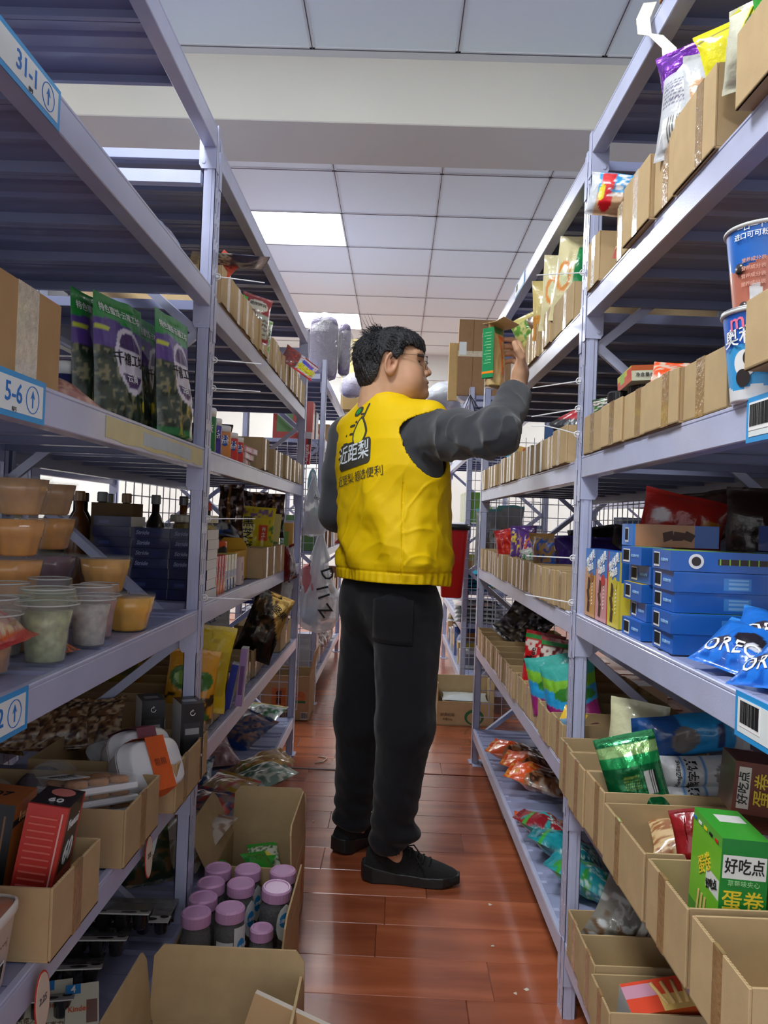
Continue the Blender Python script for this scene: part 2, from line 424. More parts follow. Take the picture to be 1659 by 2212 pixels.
LN = [.18, .53, .907, 1.286, 1.667, 2.042]; LF = [.183, .56, .916, 1.285, 1.648, 2.014]
RN = [.175, .533, .934, 1.298, 1.672, 2.056]; RF = [.167, .56, .928, 1.291, 1.651, 2.017]
RZ = .0136
def RX(y, d=0.): return .448-.0136*y+d
RL = rack('storage_rack', 'lavender steel rack nearest on the left, carrying the 31-1 and 5-6 cards', (XL, 0, 0), 0, -1, [Y0, Y1, Y2], [LN, LF], skip={(0, 5, 8)})
RR = rack('storage_rack', 'lavender steel rack nearest on the right, carrying the barcode cards', (.448, 0, 0), RZ, 1, [Y0, Y1, Y2], [RN, RF])
B2 = rack('storage_rack', 'lavender steel rack standing back to back behind the right rack', (1.44, 0, 0), 0, -1, [.3, 2.2, 4.1], [[.18, .6, .95, 1.36, 1.70, 2.0]]*2, depth=.46, detail=False)
B1 = rack('storage_rack', 'lavender steel rack standing back to back behind the left rack', (-1.52, 0, 0), 0, 1, [.3, 2.2, 4.1], [[.18, .6, .90, 1.32, 1.68, 2.0]]*2, depth=.48, detail=False)
B3 = rack('storage_rack', 'far lavender rack on the left, past the hanging bags', (-.46, 0, 0), 0, -1, [4.75, 6.7], [[.16, .55, .93, 1.62, 2.0]], depth=.5, height=2.1)
B4 = rack('storage_rack', 'far lavender rack on the right, behind the cardboard carton', (.42, 0, 0), .0, 1, [4.78, 6.6], [[.2, .52, .72, 1.14, 1.6, 1.93]], depth=.5, height=1.97)
B5 = rack('storage_rack', 'lavender rack beyond the next aisle, seen through the left rack', (-2.75, 0, 0), 0, -1, [1.4, 3.3, 5.2], [[.2, .6, 1.0, 1.33, 1.7]]*2, depth=.5, detail=False, height=1.9)
B6 = rack('storage_rack', 'lavender rack beyond the next aisle, seen through the right rack', (1.75, 0, 0), 0, 1, [1.3, 3.2, 5.1, 7.0], [[.2, .6, 1.0, 1.35, 1.75]]*3, depth=.5, detail=False, height=1.9)

LN, LF, RN, RF = LN[::-1], LF[::-1], RN[::-1], RF[::-1]      # from here on index 0 is the topmost level
# ================================================================== product builders
def A3(c): return np.array(c, float)
def P(base, *layers, seed=0):
    """flat print: returns paint(u,v)->rgb; layers drawn in order over the base colour"""
    def f(u, v):
        C = np.zeros(u.shape+(3,))+A3(base)
        for L in layers:
            k = L[0]
            if k == 'r': m = (u >= L[1]) & (v >= L[2]) & (u <= L[3]) & (v <= L[4]); C[m] = L[5]
            elif k == 'e': m = ((u-L[1])/L[3])**2+((v-L[2])/L[4])**2 <= 1; C[m] = L[5]
            elif k == 'tri':                                   # diagonal: v > a+b*u
                m = v > L[1]+L[2]*u; C[m] = L[3]
            elif k == 'wave': m = v > L[1]+L[2]*np.sin(u*L[3]+L[4]); C[m] = L[5]
            elif k == 'n':                                     # blotches inside a rectangle
                x0, y0, x1, y1, sc, th, col = L[1:8]
                P3 = np.stack([u.ravel(), v.ravel()*1.3, np.full(u.size, seed*.37)], -1)
                nn = vn(P3, sc, seed).reshape(u.shape)
                m = (np.clip((nn-th)*9+.5, 0, 1)*((u >= x0) & (v >= y0) & (u <= x1) & (v <= y1)))[..., None]; C = C*(1-m)+A3(col)*m
            elif k == 'l':                                     # rows of small print
                x0, y0, x1, y1, n, col = L[1:7]
                m = (u >= x0) & (u <= x1) & (v >= y0) & (v <= y1) & (((v-y0)/(y1-y0)*n) % 1 > .45) & (np.sin(u*190+np.floor((v-y0)/(y1-y0)*n)*9) > -.5); C[m] = col
            elif k == 'bar':
                x0, y0, x1, y1 = L[1:5]; m = (u >= x0) & (u <= x1) & (v >= y0) & (v <= y1); C[m] = (225, 225, 222)
                m2 = m & (np.sin((u-x0)/(x1-x0)*70)+np.sin((u-x0)/(x1-x0)*41) > .2) & (u > x0+.01) & (u < x1-.01) & (v > y0+.01); C[m2] = (30, 30, 30)
        return C
    return f
def vn(P_, s, seed=0):
    q = P_*s+seed*17.3; i = np.floor(q).astype(np.int64); f = q-i; f = f*f*(3-2*f)
    def h(a, b, c):
        n = (a*73856093) ^ (b*19349663) ^ (c*83492791); n = (n ^ (n >> 13))*1274126177 & 0x7fffffff
        return (n % 10007)/10007.-.5
    r = 0
    for dx in (0, 1):
        for dy in (0, 1):
            for dz in (0, 1):
                w_ = (f[..., 0] if dx else 1-f[..., 0])*(f[..., 1] if dy else 1-f[..., 1])*(f[..., 2] if dz else 1-f[..., 2]); r = r+w_*h(i[..., 0]+dx, i[..., 1]+dy, i[..., 2]+dz)
    return r
def pouch(label, cat, w, h, t, paint, loc, rot=(0, 0, 0), m=None, seal=(.06, .06), wr=.004, seed=0, nu=26, nv=34, name='snack_bag', group=None,
          lump=0., bend=0., gusset=False, back=None, center=False, curl=0.):
    """film bag; local frame: width x, height z (0..h), faces +-y, front = -y"""
    u = np.linspace(0, 1, nu)[None, :]+np.zeros((nv, 1)); v = np.linspace(0, 1, nv)[:, None]+np.zeros((1, nu))
    V = []; F = []; C = []; base = 0
    s0, s1 = seal
    prof = np.clip((v-s0*(0 if gusset else 1))/(.22 if not gusset else .12), 0, 1)**.6*np.clip((1-s1-v)/.26, 0, 1)**.62
    if s0 == 0: prof = np.clip((1-s1-v)/.3, 0, 1)**.6
    if gusset: prof = np.clip((1-s1-v)/.75, 0, 1)**.7
    cu = np.clip(1-np.abs(2*u-1)**2.6, 0, 1)**.75
    edge = (u-.5)*(1-.06*prof*1.0)          # waist in where the bag is full
    for side in (-1, 1):
        q = np.stack([u*w, v*h, np.zeros_like(u)+side*.5], -1)
        n1 = vn(q, 22, seed+1)*wr*2+vn(q*A3([1, .35, 1]), 75, seed+2)*wr*1.1+vn(q, 60, seed+3)*wr*.9
        if lump: n1 = n1+vn(q, 38, seed+9)*lump
        crimp = np.where((v > 1-s1) | (v < s0), np.sin(v*h*1400)*.0006, 0)
        Y = side*(t/2*cu*prof+np.abs(crimp))+n1*np.clip(cu, .15, 1)*(.35+.65*prof)
        X = edge*w+vn(q*A3([0, 1, 0]), 20, seed+5)*wr*np.sign(u-.5)*1.2
        Z = v*h+vn(q*A3([1, 0, 0]), 25, seed+6)*wr*(v > .9)
        Y = Y+bend*(v-.5)**2*4+curl*np.clip(v-.8, 0, 1)**2*25*h
        Vv, Ff, _ = grid_mesh('', X, Y, Z)
        if side == 1: Ff = Ff[:, ::-1]
        pc = (paint if side == -1 else (back or paint))(u if side == -1 else 1-u, v)
        V.append(Vv); F.append(Ff+base); C.append(pc.reshape(-1, 3)); base += len(Vv)
    V = np.concatenate(V); F = np.concatenate(F); C = np.concatenate(C); n = nu*nv
    # weld the border of both sides
    bi = np.concatenate([np.arange(nu), (nv-1)*nu+np.arange(nu), np.arange(nv)*nu, np.arange(nv)*nu+nu-1])
    mid = (V[bi]+V[bi+n])/2; V[bi] = mid; V[bi+n] = mid+A3([0, 0, 0])
    ring = list(range(nu))+[j*nu+nu-1 for j in range(1, nv)]+[(nv-1)*nu+i for i in range(nu-2, -1, -1)]+[j*nu for j in range(nv-2, 0, -1)]
    if center: V[:, 2] -= h/2
    me = np_mesh(name, V, F, C)
    o = obj(name, me, m or PRINT, None, loc, rot); tag(o, label, cat, group); return o
def proj_text(o, s, size, m, x, z, rz=0., bold=True, shear=0., off=.0012, sx=1., name='lettering', side=-1):
    """lay lettering on the front of a bag / can (casts along local y)"""
    k = ('bvh', o.data.name)
    if k not in _tc: _tc[k] = BVHTree.FromPolygons([v.co[:] for v in o.data.vertices], [p.vertices[:] for p in o.data.polygons])
    bv = _tc[k]; tm = text_mesh(s, size, bold, shear)
    c, s_ = math.cos(rz), math.sin(rz); out = []
    for v in tm.vertices:
        a, b = v.co.x*sx, v.co.y; X = x+(a*c-b*s_)*(1 if side < 0 else -1); Z = z+a*s_+b*c
        h = bv.ray_cast(Vector((X, side*1., Z)), Vector((0, -side, 0)), 2.)
        y = h[0].y if h[0] else 0.; out.append((X, y+side*(off+max(v.co.z, 0)), Z))
    for v, p in zip(tm.vertices, out): v.co = p
    return obj(name, tm, m, o)
def carton(label, cat, w, d, h, faces, loc, rot=(0, 0, 0), base=(200, 200, 200), name='snack_box', group=None, m=None, bev=.0012):
    """closed printed box: x 0..w, y 0..d, z 0..h; faces: dict f(-y) b(+y) l(-x) r(+x) t(+z) u(-z) -> list of (u0,v0,u1,v1,rgb)"""
    b = MB()
    fr = {'f': ((0, 0, 0), (w, 0, 0), (0, 0, h)), 'b': ((w, d, 0), (-w, 0, 0), (0, 0, h)), 'l': ((0, d, 0), (0, -d, 0), (0, 0, h)), 'r': ((w, 0, 0), (0, d, 0), (0, 0, h)), 't': ((0, 0, h), (w, 0, 0), (0, d, 0)), 'u': ((0, d, 0), (w, 0, 0), (0, -d, 0))}
    for k, (O, U, V) in fr.items():
        L = faces.get(k, []); bs = base
        if L and len(L[0]) == 3: bs = L[0]; L = L[1:]
        us = sorted({0., 1.} | {min(max(x, 0), 1) for r in L for x in (r[0], r[2])}); vs = sorted({0., 1.} | {min(max(x, 0), 1) for r in L for x in (r[1], r[3])})
        O, U, V = A3(O), A3(U), A3(V); pts = [tuple(O+U*u+V*v) for v in vs for u in us]; F = []; C = []
        for j in range(len(vs)-1):
            for i in range(len(us)-1):
                c = bs; um, vm = (us[i]+us[i+1])/2, (vs[j]+vs[j+1])/2
                for r in L:
                    if r[0] <= um <= r[2] and r[1] <= vm <= r[3]: c = r[4]
                n = len(us); F.append((j*n+i, j*n+i+1, (j+1)*n+i+1, (j+1)*n+i)); C.append(c)
        b.add(pts, F, np.array(C, float))
    o = b.build(name, m or BOXP, None, False, loc, rot); tag(o, label, cat, group)
    # folded end flap seam
    return o
def disc(parent, r, m, loc, rot=(0, 0, 0), sz=1., name='printed_patch', n=20, t=.0005):
    b = MB(); b.poly([(r*math.cos(a), r*sz*math.sin(a)) for a in np.linspace(0, 2*math.pi, n+1)[:-1]][::-1], t, (200, 200, 200)); return b.build(name, m, parent, False, loc, rot)
def patch(parent, pts, m, loc, rot=(0, 0, 0), name='printed_patch', t=.0005):
    return MB().poly(pts, t).build(name, m, parent, False, loc, rot)
def barcode(parent, w, h, loc, rot, seed=1):
    patch(parent, [(-w/2, -h/2), (-w/2, h/2), (w/2, h/2), (w/2, -h/2)], WHITEP, loc, rot, 'barcode_patch', .0005)
    rnd = random.Random(seed); b = MB(); x = -w*.44
    while x < w*.44:
        bw = rnd.choice((1, 1, 2, 3))*w*.012; b.box((x, -.0011, -h*.36), (x+bw, -.0004, h*.42)); x += bw+rnd.choice((1, 1, 2))*w*.014
    b.build('barcode', BLACKP, parent, False, loc, rot)
_bins = {}
def bin_(side, y0, y1, z, h, d, label, tape=(.5,), tw=.026, front=0., group='cardboard bins', notch=0., tapem=None, top=0, hb=None, lean=0., name='cardboard_bin', flap=None):
    """open cardboard bin on a shelf; long axis runs into the shelf; front wall at the aisle face"""
    w = y1-y0-.003; s = side; t = .004; hb = hb or h
    k = (s, round(w, 3), h, d, round(hb, 3))
    if k not in _bins:
        b = MB()
        def bx(a, c, e0=None):
            x0, x1 = sorted((s*a[0], s*c[0])); b.box((x0, a[1], a[2]), (x1, c[1], c[2]), bev=.0009)
        bx((0, 0, 0), (d, w, t)); bx((0, 0, 0), (t, w, h)); bx((d-t, 0, 0), (d, w, hb))
        for ya in (0, w-t):            # side walls, sloping up to the back if hb>h
            V = [(s*t, ya, t), (s*(d-t), ya, t), (s*(d-t), ya, hb), (s*t, ya, h), (s*t, ya+t, t), (s*(d-t), ya+t, t), (s*(d-t), ya+t, hb), (s*t, ya+t, h)]
            b.add(V, [(0, 1, 2, 3), (7, 6, 5, 4), (0, 4, 5, 1), (1, 5, 6, 2), (2, 6, 7, 3), (3, 7, 4, 0)])
        # corrugated rim showing on the cut edge
        n = int(w/.006)
        for i in range(n):
            yy = .002+i*(w-.004)/n; bb = (w-.004)/n*.5
            x0, x1 = sorted((s*.0008, s*.0032)); b.box((x0, yy, h-.0005), (x1, yy+bb, h+.0007))
        me = b.mesh('cardboard_bin'); me.materials.append(CARD); _bins[k] = me
    me = _bins[k]
    X = (XL+front if s < 0 else RX((y0+y1)/2)-front)
    o = obj(name, me, CARD, None, (X, y0+.0015, z), (0, 0, RZ if s > 0 else 0)); tag(o, label, 'box', group)
    for i, tp in enumerate(tape):
        b = MB(); y = w*tp-tw/2; x0, x1 = sorted((0, -s*.0006))
        b.box((x0, y, .0), (x1, y+tw, h)); x0, x1 = sorted((s*-.0006, s*(t+.0006))); b.box((x0, y, h-.0002), (x1, y+tw, h+.0012)); x0, x1 = sorted((s*t, s*(t+.0006))); b.box((x0, y, h*.7), (x1, y+tw, h))
        b.build('tape', (tapem or TAPE), o)
    return o
ORD = ['first', 'second', 'third', 'fourth', 'fifth', 'sixth', 'seventh', 'eighth', 'ninth', 'tenth', 'eleventh', 'twelfth', 'thirteenth', 'fourteenth', 'fifteenth', 'sixteenth', 'seventeenth', 'eighteenth', 'nineteenth', 'twentieth']+['twenty '+x for x in ('first', 'second', 'third', 'fourth', 'fifth', 'sixth', 'seventh', 'eighth', 'ninth')]+['thirtieth']
def carton_open(label, w, d, h, loc, rz=0, flaps=(), t=.005, name='open_carton', printed=None, cat='box', cut=None, m=None):
    """shipping carton: x 0..w, y 0..d; flaps: list of (side, length, angle deg outward from vertical)"""
    r = thing(name, label, cat, loc, (0, 0, rz)); m = m or CARD
    b = MB(); b.box((0, 0, 0), (w, d, t)); b.box((0, 0, 0), (t, d, h), bev=.001); b.box((w-t, 0, 0), (w, d, h), bev=.001); b.box((t, 0, 0), (w-t, t, h if cut is None else cut), bev=.001); b.box((t, d-t, 0), (w-t, d, h), bev=.001)
    b.build('carton_body', m, r)
    for (sd, L, ang) in flaps:
        f = MB(); a = R_(ang); e = .02
        if sd in 'fb':
            pts = [(0, 0), (w, 0), (w-.004, L-e), (w-e, L), (e, L), (.004, L-e)]
            V = [(x, 0, z) for x, z in pts]+[(x, t*.8, z) for x, z in pts]
        else:
            pts = [(0, 0), (d, 0), (d-.004, L-e), (d-e, L), (e, L), (.004, L-e)]
            V = [(0, x, z) for x, z in pts]+[(t*.8, x, z) for x, z in pts]
        n = len(pts); F = [tuple(range(n)), tuple(range(2*n-1, n-1, -1))]+[(i, n+i, n+(i+1) % n, (i+1) % n) for i in range(n)]
        f.add(V, F)
        if sd == 'f': lc, rt = (0, 0, h), (a, 0, 0)
        if sd == 'b': lc, rt = (0, d-t, h), (-a, 0, 0)
        if sd == 'l': lc, rt = (0, 0, h), (0, -a, 0)
        if sd == 'r': lc, rt = (w-t, 0, h), (0, a, 0)
        f.build('flap', m, r, False, lc, rt)
    return r
def jar(label, loc, r=.042, h=.15, lid=(206, 158, 198), body=(26, 21, 25), cat='jar', group=None, sc=1., rot=(0, 0, 0), fill=.95, name='snack_jar', lidh=.026, sq=None, clear=True, lidm=None):
    t = thing(name, label, cat, loc, rot, group)
    p = [(r*.9, 0), (r, .006), (r, h*.62), (r*.96, h*.74), (r*.86, h*.84), (r*.84, h*.86)]
    MB().lathe(p, 28, sq=sq).build('jar_body', CLEAR if clear else HARD, t, True)
    if clear:
        u = [(r*.86, .003), (r*.965, .01), (r*.965, h*min(fill*.8, .62)), (r*.8, h*min(fill, .82))]
        b = MB(); b.lathe(u, 20, body, sq=sq); o = b.build('contents', mat('dried_fruit', col=True, rough=.5, bump=1., bscale=90, var=.25, vscale=60), t, True)
    nb = 56; L = MB(); lr = r*.94; prof = [(lr, h*.85), (lr, h*.85+lidh-.004), (lr-.003, h*.85+lidh), (lr-.006, h*.85+lidh), (lr-.008, h*.85+lidh-.0022), (.001, h*.85+lidh-.0022)]
    V = []; F = []
    for j, (rr, z) in enumerate(prof):
        for k in range(nb):
            q = rr*(1+(.016 if (k % 2 and j < 2) else 0)); a = 2*math.pi*k/nb; V.append((q*math.cos(a), q*math.sin(a), z))
    for j in range(len(prof)-1):
        for k in range(nb): F.append((j*nb+k, j*nb+(k+1) % nb, (j+1)*nb+(k+1) % nb, (j+1)*nb+k))
    F.append(tuple(range((len(prof)-1)*nb, len(prof)*nb))); L.add(V, F, lid); L.build('lid', lidm or HARD, t, False)
    return t
def wrap_label(t, r, z0, z1, a0, a1, m, name='paper_label', n=16, round_=False):
    """curved sticker on a cylinder"""
    V = []; F = []
    for j in range(9):
        v = j/8
        for i in range(n+1):
            u = i/n; aa = a0+(a1-a0)*u; z = z0+(z1-z0)*v
            if round_:
                # oval outline
                du = (u-.5)*2*math.sqrt(max(0, 1-((v-.5)*2)**2)); aa = (a0+a1)/2+(a1-a0)/2*du
            V.append((r*math.cos(aa), r*math.sin(aa), z))
    for j in range(8):
        for i in range(n): q = j*(n+1)+i; F.append((q, q+1, q+n+2, q+n+1))
    return MB().add(V, F).build(name, m, t, True)
def cyl_text(t, s, size, m, r, ang, z, name='lettering', rz=0, bold=True, sx=1.):
    """wrap text on a cylinder around local z, centred at angle ang"""
    tm = text_mesh(s, size, bold)
    for v in tm.vertices:
        a, b = v.co.x*sx*math.cos(rz)-v.co.y*math.sin(rz), v.co.x*sx*math.sin(rz)+v.co.y*math.cos(rz)
        R = r+.0006+max(v.co.z, 0); th = ang+a/r; v.co = (R*math.cos(th), R*math.sin(th), z+b)
    return obj(name, tm, m, t)
def bottle(label, loc, r, h, cap, body, cat='bottle', group=None, neck=.35, lab=None, m=None, name='bottle'):
    t = thing(name, label, cat, loc, (0, 0, 0), group)
    MB().lathe([(r*.92, 0), (r, .004), (r, h*.6), (r*.8, h*.7), (r*neck, h*.8), (r*neck, h*.9)], 18, body).build('bottle_body', m or HARD, t, True)
    MB().lathe([(r*neck*1.25, h*.9), (r*neck*1.25, h*.985), (r*neck*1.1, h)], 16, cap).build('cap', HARD, t)
    if lab: wrap_label(t, r+.0008, h*.15, h*.5, -math.pi, math.pi, lab)
    return t
def gum(label, loc, rz, cols, h=.115, r=.033, group=None, txt='益'):
    t = thing('gum_tub', label, 'tub', loc, (0, 0, rz), group)
    MB().lathe([(r*.93, 0), (r, .004), (r, h*.78), (r*.93, h*.8)], 24, np.array([cols[0]]*3, float), sq=3).build('tub_body', HARD, t, True)
    MB().lathe([(r*.96, h*.8), (r*.98, h*.97), (r*.9, h)], 24, (232, 232, 226), sq=3).build('lid', HARD, t, True)
    wrap_label(t, r*1.035, h*.35, h*.7, -math.pi/2-.8, -math.pi/2+.8, mat('gum_badge_%d_%d_%d' % cols[1], cols[1], .4), 'badge', round_=True)
    for k, c in enumerate(txt): cyl_text(t, c, .026 if len(txt) == 1 else .02, WHITEP, r*1.045, -math.pi/2, h*.53+(.011-k*.022 if len(txt) > 1 else 0))
    return t
def hang_bag(label, loc, w, d, h, contents, rz=0, seed=0, name='carrier_bag', knots=2, top=.4, txt=None):
    """thin carrier bag hanging from its handles: a draped lobe under a gathered top; origin at the hook"""
    t = thing(name, label, 'bag', loc, (0, 0, rz))
    nu, nv = 48, 34; u = np.linspace(0, 2*math.pi, nu)[None, :]+np.zeros((nv, 1)); v = np.linspace(0, 1, nv)[:, None]+np.zeros((1, nu))
    rp = np.interp(v, [0, .12, top, .62, .85, .96, 1], [.06, .2, .62, .95, 1., .72, .06]); Z = -v*h
    pl = 1+.13*np.sin(u*11+vn(np.stack([u, v*2, v*0], -1), 1.5, seed)*3)*(1-v)**.8+vn(np.stack([np.cos(u)*1.5, np.sin(u)*1.5, v*3], -1), 2.4, seed)*.28
    X = np.cos(u)*rp*pl*w/2; Y = np.sin(u)*rp*pl*d/2
    V, F, _ = grid_mesh('', X, Y, Z); F = F[:, ::-1]
    obj('bag_film', np_mesh('bag_film', V, F), mat('carrier_film', (222, 226, 228), .3, alpha=.62, bump=.4, bscale=60), t)
    for k in (-1, 1):
        MB().tube([(0, 0, .02), (k*w*.05, 0, -.02), (k*w*.12, 0, -.08), (k*w*.2, 0, -.14)], [.004, .006, .010, .014], 7).build('handle', MATS['carrier_film'], t, True)
    rnd = random.Random(seed)
    for i, (cx, cz, sx, sz, colr) in enumerate(contents):
        b = MB(); M = Matrix.Translation((cx, rnd.uniform(-.2, .2)*d*.5, cz)) @ Euler((rnd.uniform(-.5, .5), rnd.uniform(-.6, .6), rnd.uniform(0, 3))).to_matrix().to_4x4()
        b.box((-sx/2, -d*.22, -sz/2), (sx/2, d*.22, sz/2), colr, M, bev=min(sx, sz)*.25); b.build('packed_item', HARD, t, True)
    return t
def cable_tie(label, loc, vec, side, sag=0.):
    t = MB(); a = Vector(loc); v = Vector(vec)
    t.tube([tuple(a), tuple(a+v*.33+Vector((0, 0, sag*.4))), tuple(a+v*.7+Vector((0, 0, sag*.6))), tuple(a+v)], [.0016, .0015, .0014, .0011], 5)
    t.tube([tuple(a+Vector((side*.008*math.cos(x), .0, .007*math.sin(x)))) for x in np.linspace(0, 2*math.pi, 13)[:-1]], .0013, 5, closed=True)
    t.box(tuple(a-Vector((.003, .003, .003))), tuple(a+Vector((.003, .003, .003))))
    return tag(t.build('cable_tie', WHITE), label, 'cable tie')
def shelf_label(label, side, y, z, w, h, txt=None, code=False, rz=0., circle=True):
    """printed location card on a beam; y = centre along the aisle"""
    X = XL+.0012 if side < 0 else RX(y)-.0012
    t = thing('shelf_label', label, 'label', (X, y, z), (0, 0, math.pi/2 if side < 0 else -math.pi/2+RZ))
    MB().box((-w/2, -.0008, -h/2), (w/2, 0, h/2)).build('card', mat('label_blue', (40, 150, 215), .35, coat=.4), t)
    MB().box((-w/2+.008, -.0014, -h/2+.007), (w/2-.008, -.0007, h/2-.007)).build('label_face', mat('label_white', (222, 228, 226), .4), t)
    if txt: text(txt, h*.60, BLUEP, t, (w/2-.062, -.0016, .001), (0, 0, 0), True, align='RIGHT')
    if circle:
        b = MB(); b.tube([(w/2-.036+.0165*math.cos(a), -.0016, .0165*math.sin(a)) for a in np.linspace(0, 2*math.pi, 25)[:-1]], .0007, 4, closed=True)
        b.build('ring', BLUEP, t); c = w/2-.036
        patch(t, [(c-.0012, -.010), (c-.0012, .004), (c-.005, .001), (c, .011), (c+.005, .001), (c+.0012, .004), (c+.0012, -.010)], BLUEP, (0, -.0016, 0), name='arrow')
        text('编号', .006, GREYP, t, (c-.045, -.0016, -h*.32)); 
    if code:
        barcode(t, h*.95, h*.62, (code if not isinstance(code, bool) else 0, -.0014, .004), (0, 0, 0), int(y*100)); MB().box((w*.5-.018-.0008, -.0017, -h/2+.007), (w*.5-.018+.0008, -.0013, h/2-.007)).build('divider', BLUEP, t)
    return t
# ================================================================== the person
class SDF:
    """smooth union of primitives evaluated on (N,3) arrays"""
    @staticmethod
    def cone(P, a, b, ra, rb):
        a = np.array(a, float); b = np.array(b, float); ab = b-a; l2 = ab@ab
        h = np.clip(((P-a)@ab)/l2, 0, 1); return np.linalg.norm(P-a-h[:, None]*ab, axis=1)-(ra+(rb-ra)*h)
    @staticmethod
    def ell(P, c, r, R=None):
        q = P-np.array(c, float)
        if R is not None: q = q@R
        r = np.array(r, float); k0 = np.linalg.norm(q/r, axis=1); k1 = np.linalg.norm(q/(r*r), axis=1)+1e-9
        return k0*(k0-1)/k1
    @staticmethod
    def su(a, b, k):
        h = np.clip(.5+.5*(b-a)/k, 0, 1); return b*(1-h)+a*h-k*h*(1-h)
    @staticmethod
    def ss(a, b, k):       # subtract b from a
        h = np.clip(.5-.5*(a+b)/k, 0, 1); return a*(1-h)+(-b)*h+k*h*(1-h)
def vnoise(P, s, seed=0):
    q = P*s+seed*17.3; i = np.floor(q).astype(np.int64); f = q-i; f = f*f*(3-2*f)
    def h(a, b, c):
        n = (a*73856093) ^ (b*19349663) ^ (c*83492791); n = (n ^ (n >> 13))*1274126177 & 0x7fffffff
        return (n % 10007)/10007.-.5
    r = 0
    for dx in (0, 1):
        for dy in (0, 1):
            for dz in (0, 1):
                wgt = (f[:, 0] if dx else 1-f[:, 0])*(f[:, 1] if dy else 1-f[:, 1])*(f[:, 2] if dz else 1-f[:, 2])
                r = r+wgt*h(i[:, 0]+dx, i[:, 1]+dy, i[:, 2]+dz)
    return r
def mesh_sdf(fn, lo, hi, h, name):
    lo = np.array(lo, float); hi = np.array(hi, float); n = np.ceil((hi-lo)/h).astype(int)+1
    c = 6; nc = np.ceil(n/c).astype(int)+1
    g = np.stack(np.meshgrid(*[lo[i]+np.arange(nc[i])*h*c+h*c/2 for i in range(3)], indexing='ij'), -1).reshape(-1, 3)
    dc = fn(g).reshape(nc)
    D = np.repeat(np.repeat(np.repeat(dc, c, 0), c, 1), c, 2)[:n[0], :n[1], :n[2]].copy()
    near = np.abs(dc) < h*c*1.5+.008
    M = np.repeat(np.repeat(np.repeat(near, c, 0), c, 1), c, 2)[:n[0], :n[1], :n[2]]
    idx = np.argwhere(M); D[M] = fn(lo+idx*h)
    S = D < 0
    # surface nets
    cell = np.zeros(n-1, bool); cnt = np.zeros(n-1); acc = np.zeros((*(n-1), 3))
    corner = [(i, j, k) for i in (0, 1) for j in (0, 1) for k in (0, 1)]
    sl = lambda o: tuple(slice(o[a], n[a]-1+o[a]) for a in range(3))
    tot = sum(S[sl(o)].astype(np.int8) for o in corner); cell = (tot > 0) & (tot < 8)
    ci = np.argwhere(cell); N = len(ci); acc = np.zeros((N, 3)); cnt = np.zeros(N)
    dv = {o: D[ci[:, 0]+o[0], ci[:, 1]+o[1], ci[:, 2]+o[2]] for o in corner}
    for o in corner:
        for ax in range(3):
            if o[ax]: continue
            o2 = list(o); o2[ax] = 1; o2 = tuple(o2); a, b = dv[o], dv[o2]; m = (a < 0) != (b < 0)
            t = np.where(m, a/np.where(m, a-b, 1), 0); p = np.tile(np.array(o, float), (N, 1)); p[:, ax] = t
            acc[m] += p[m]; cnt[m] += 1
    V = lo+(ci+acc/cnt[:, None])*h
    e = h*.5
    d0 = fn(V); G = np.stack([fn(V+np.eye(3)[i]*e)-fn(V-np.eye(3)[i]*e) for i in range(3)], -1)/(2*e)
    g2 = (G**2).sum(1)+1e-6; V = V-np.clip(d0/g2, -h, h)[:, None]*G*.8
    ids = -np.ones(n-1, int); ids[cell] = np.arange(N)
    F = []
    for ax in range(3):
        b, c2 = (ax+1) % 3, (ax+2) % 3
        lo_ = [slice(1, n[i]-1) for i in range(3)]; lo_[ax] = slice(0, n[ax]-1)
        hi_ = list(lo_); hi_[ax] = slice(1, n[ax])
        A = S[tuple(lo_)]; B = S[tuple(hi_)]; q = np.argwhere(A != B)
        if not len(q): continue
        off = np.ones(3, int); off[ax] = 0; p = q+off
        fl = A[tuple(q.T)]
        def idv(db, dc_):
            r = p.copy(); r[:, b] -= db; r[:, c2] -= dc_; return ids[tuple(r.T)]
        f = np.stack([idv(1, 1), idv(0, 1), idv(0, 0), idv(1, 0)], -1); f[~fl] = f[~fl][:, ::-1]
        F.append(f)
    F = np.concatenate(F); F = F[(F >= 0).all(1)]
    return V, F
AN = R_(50); FW = np.array([math.sin(AN), math.cos(AN), 0]); RT = np.array([math.cos(AN), -math.sin(AN), 0]); UP = np.array([0, 0, 1.])
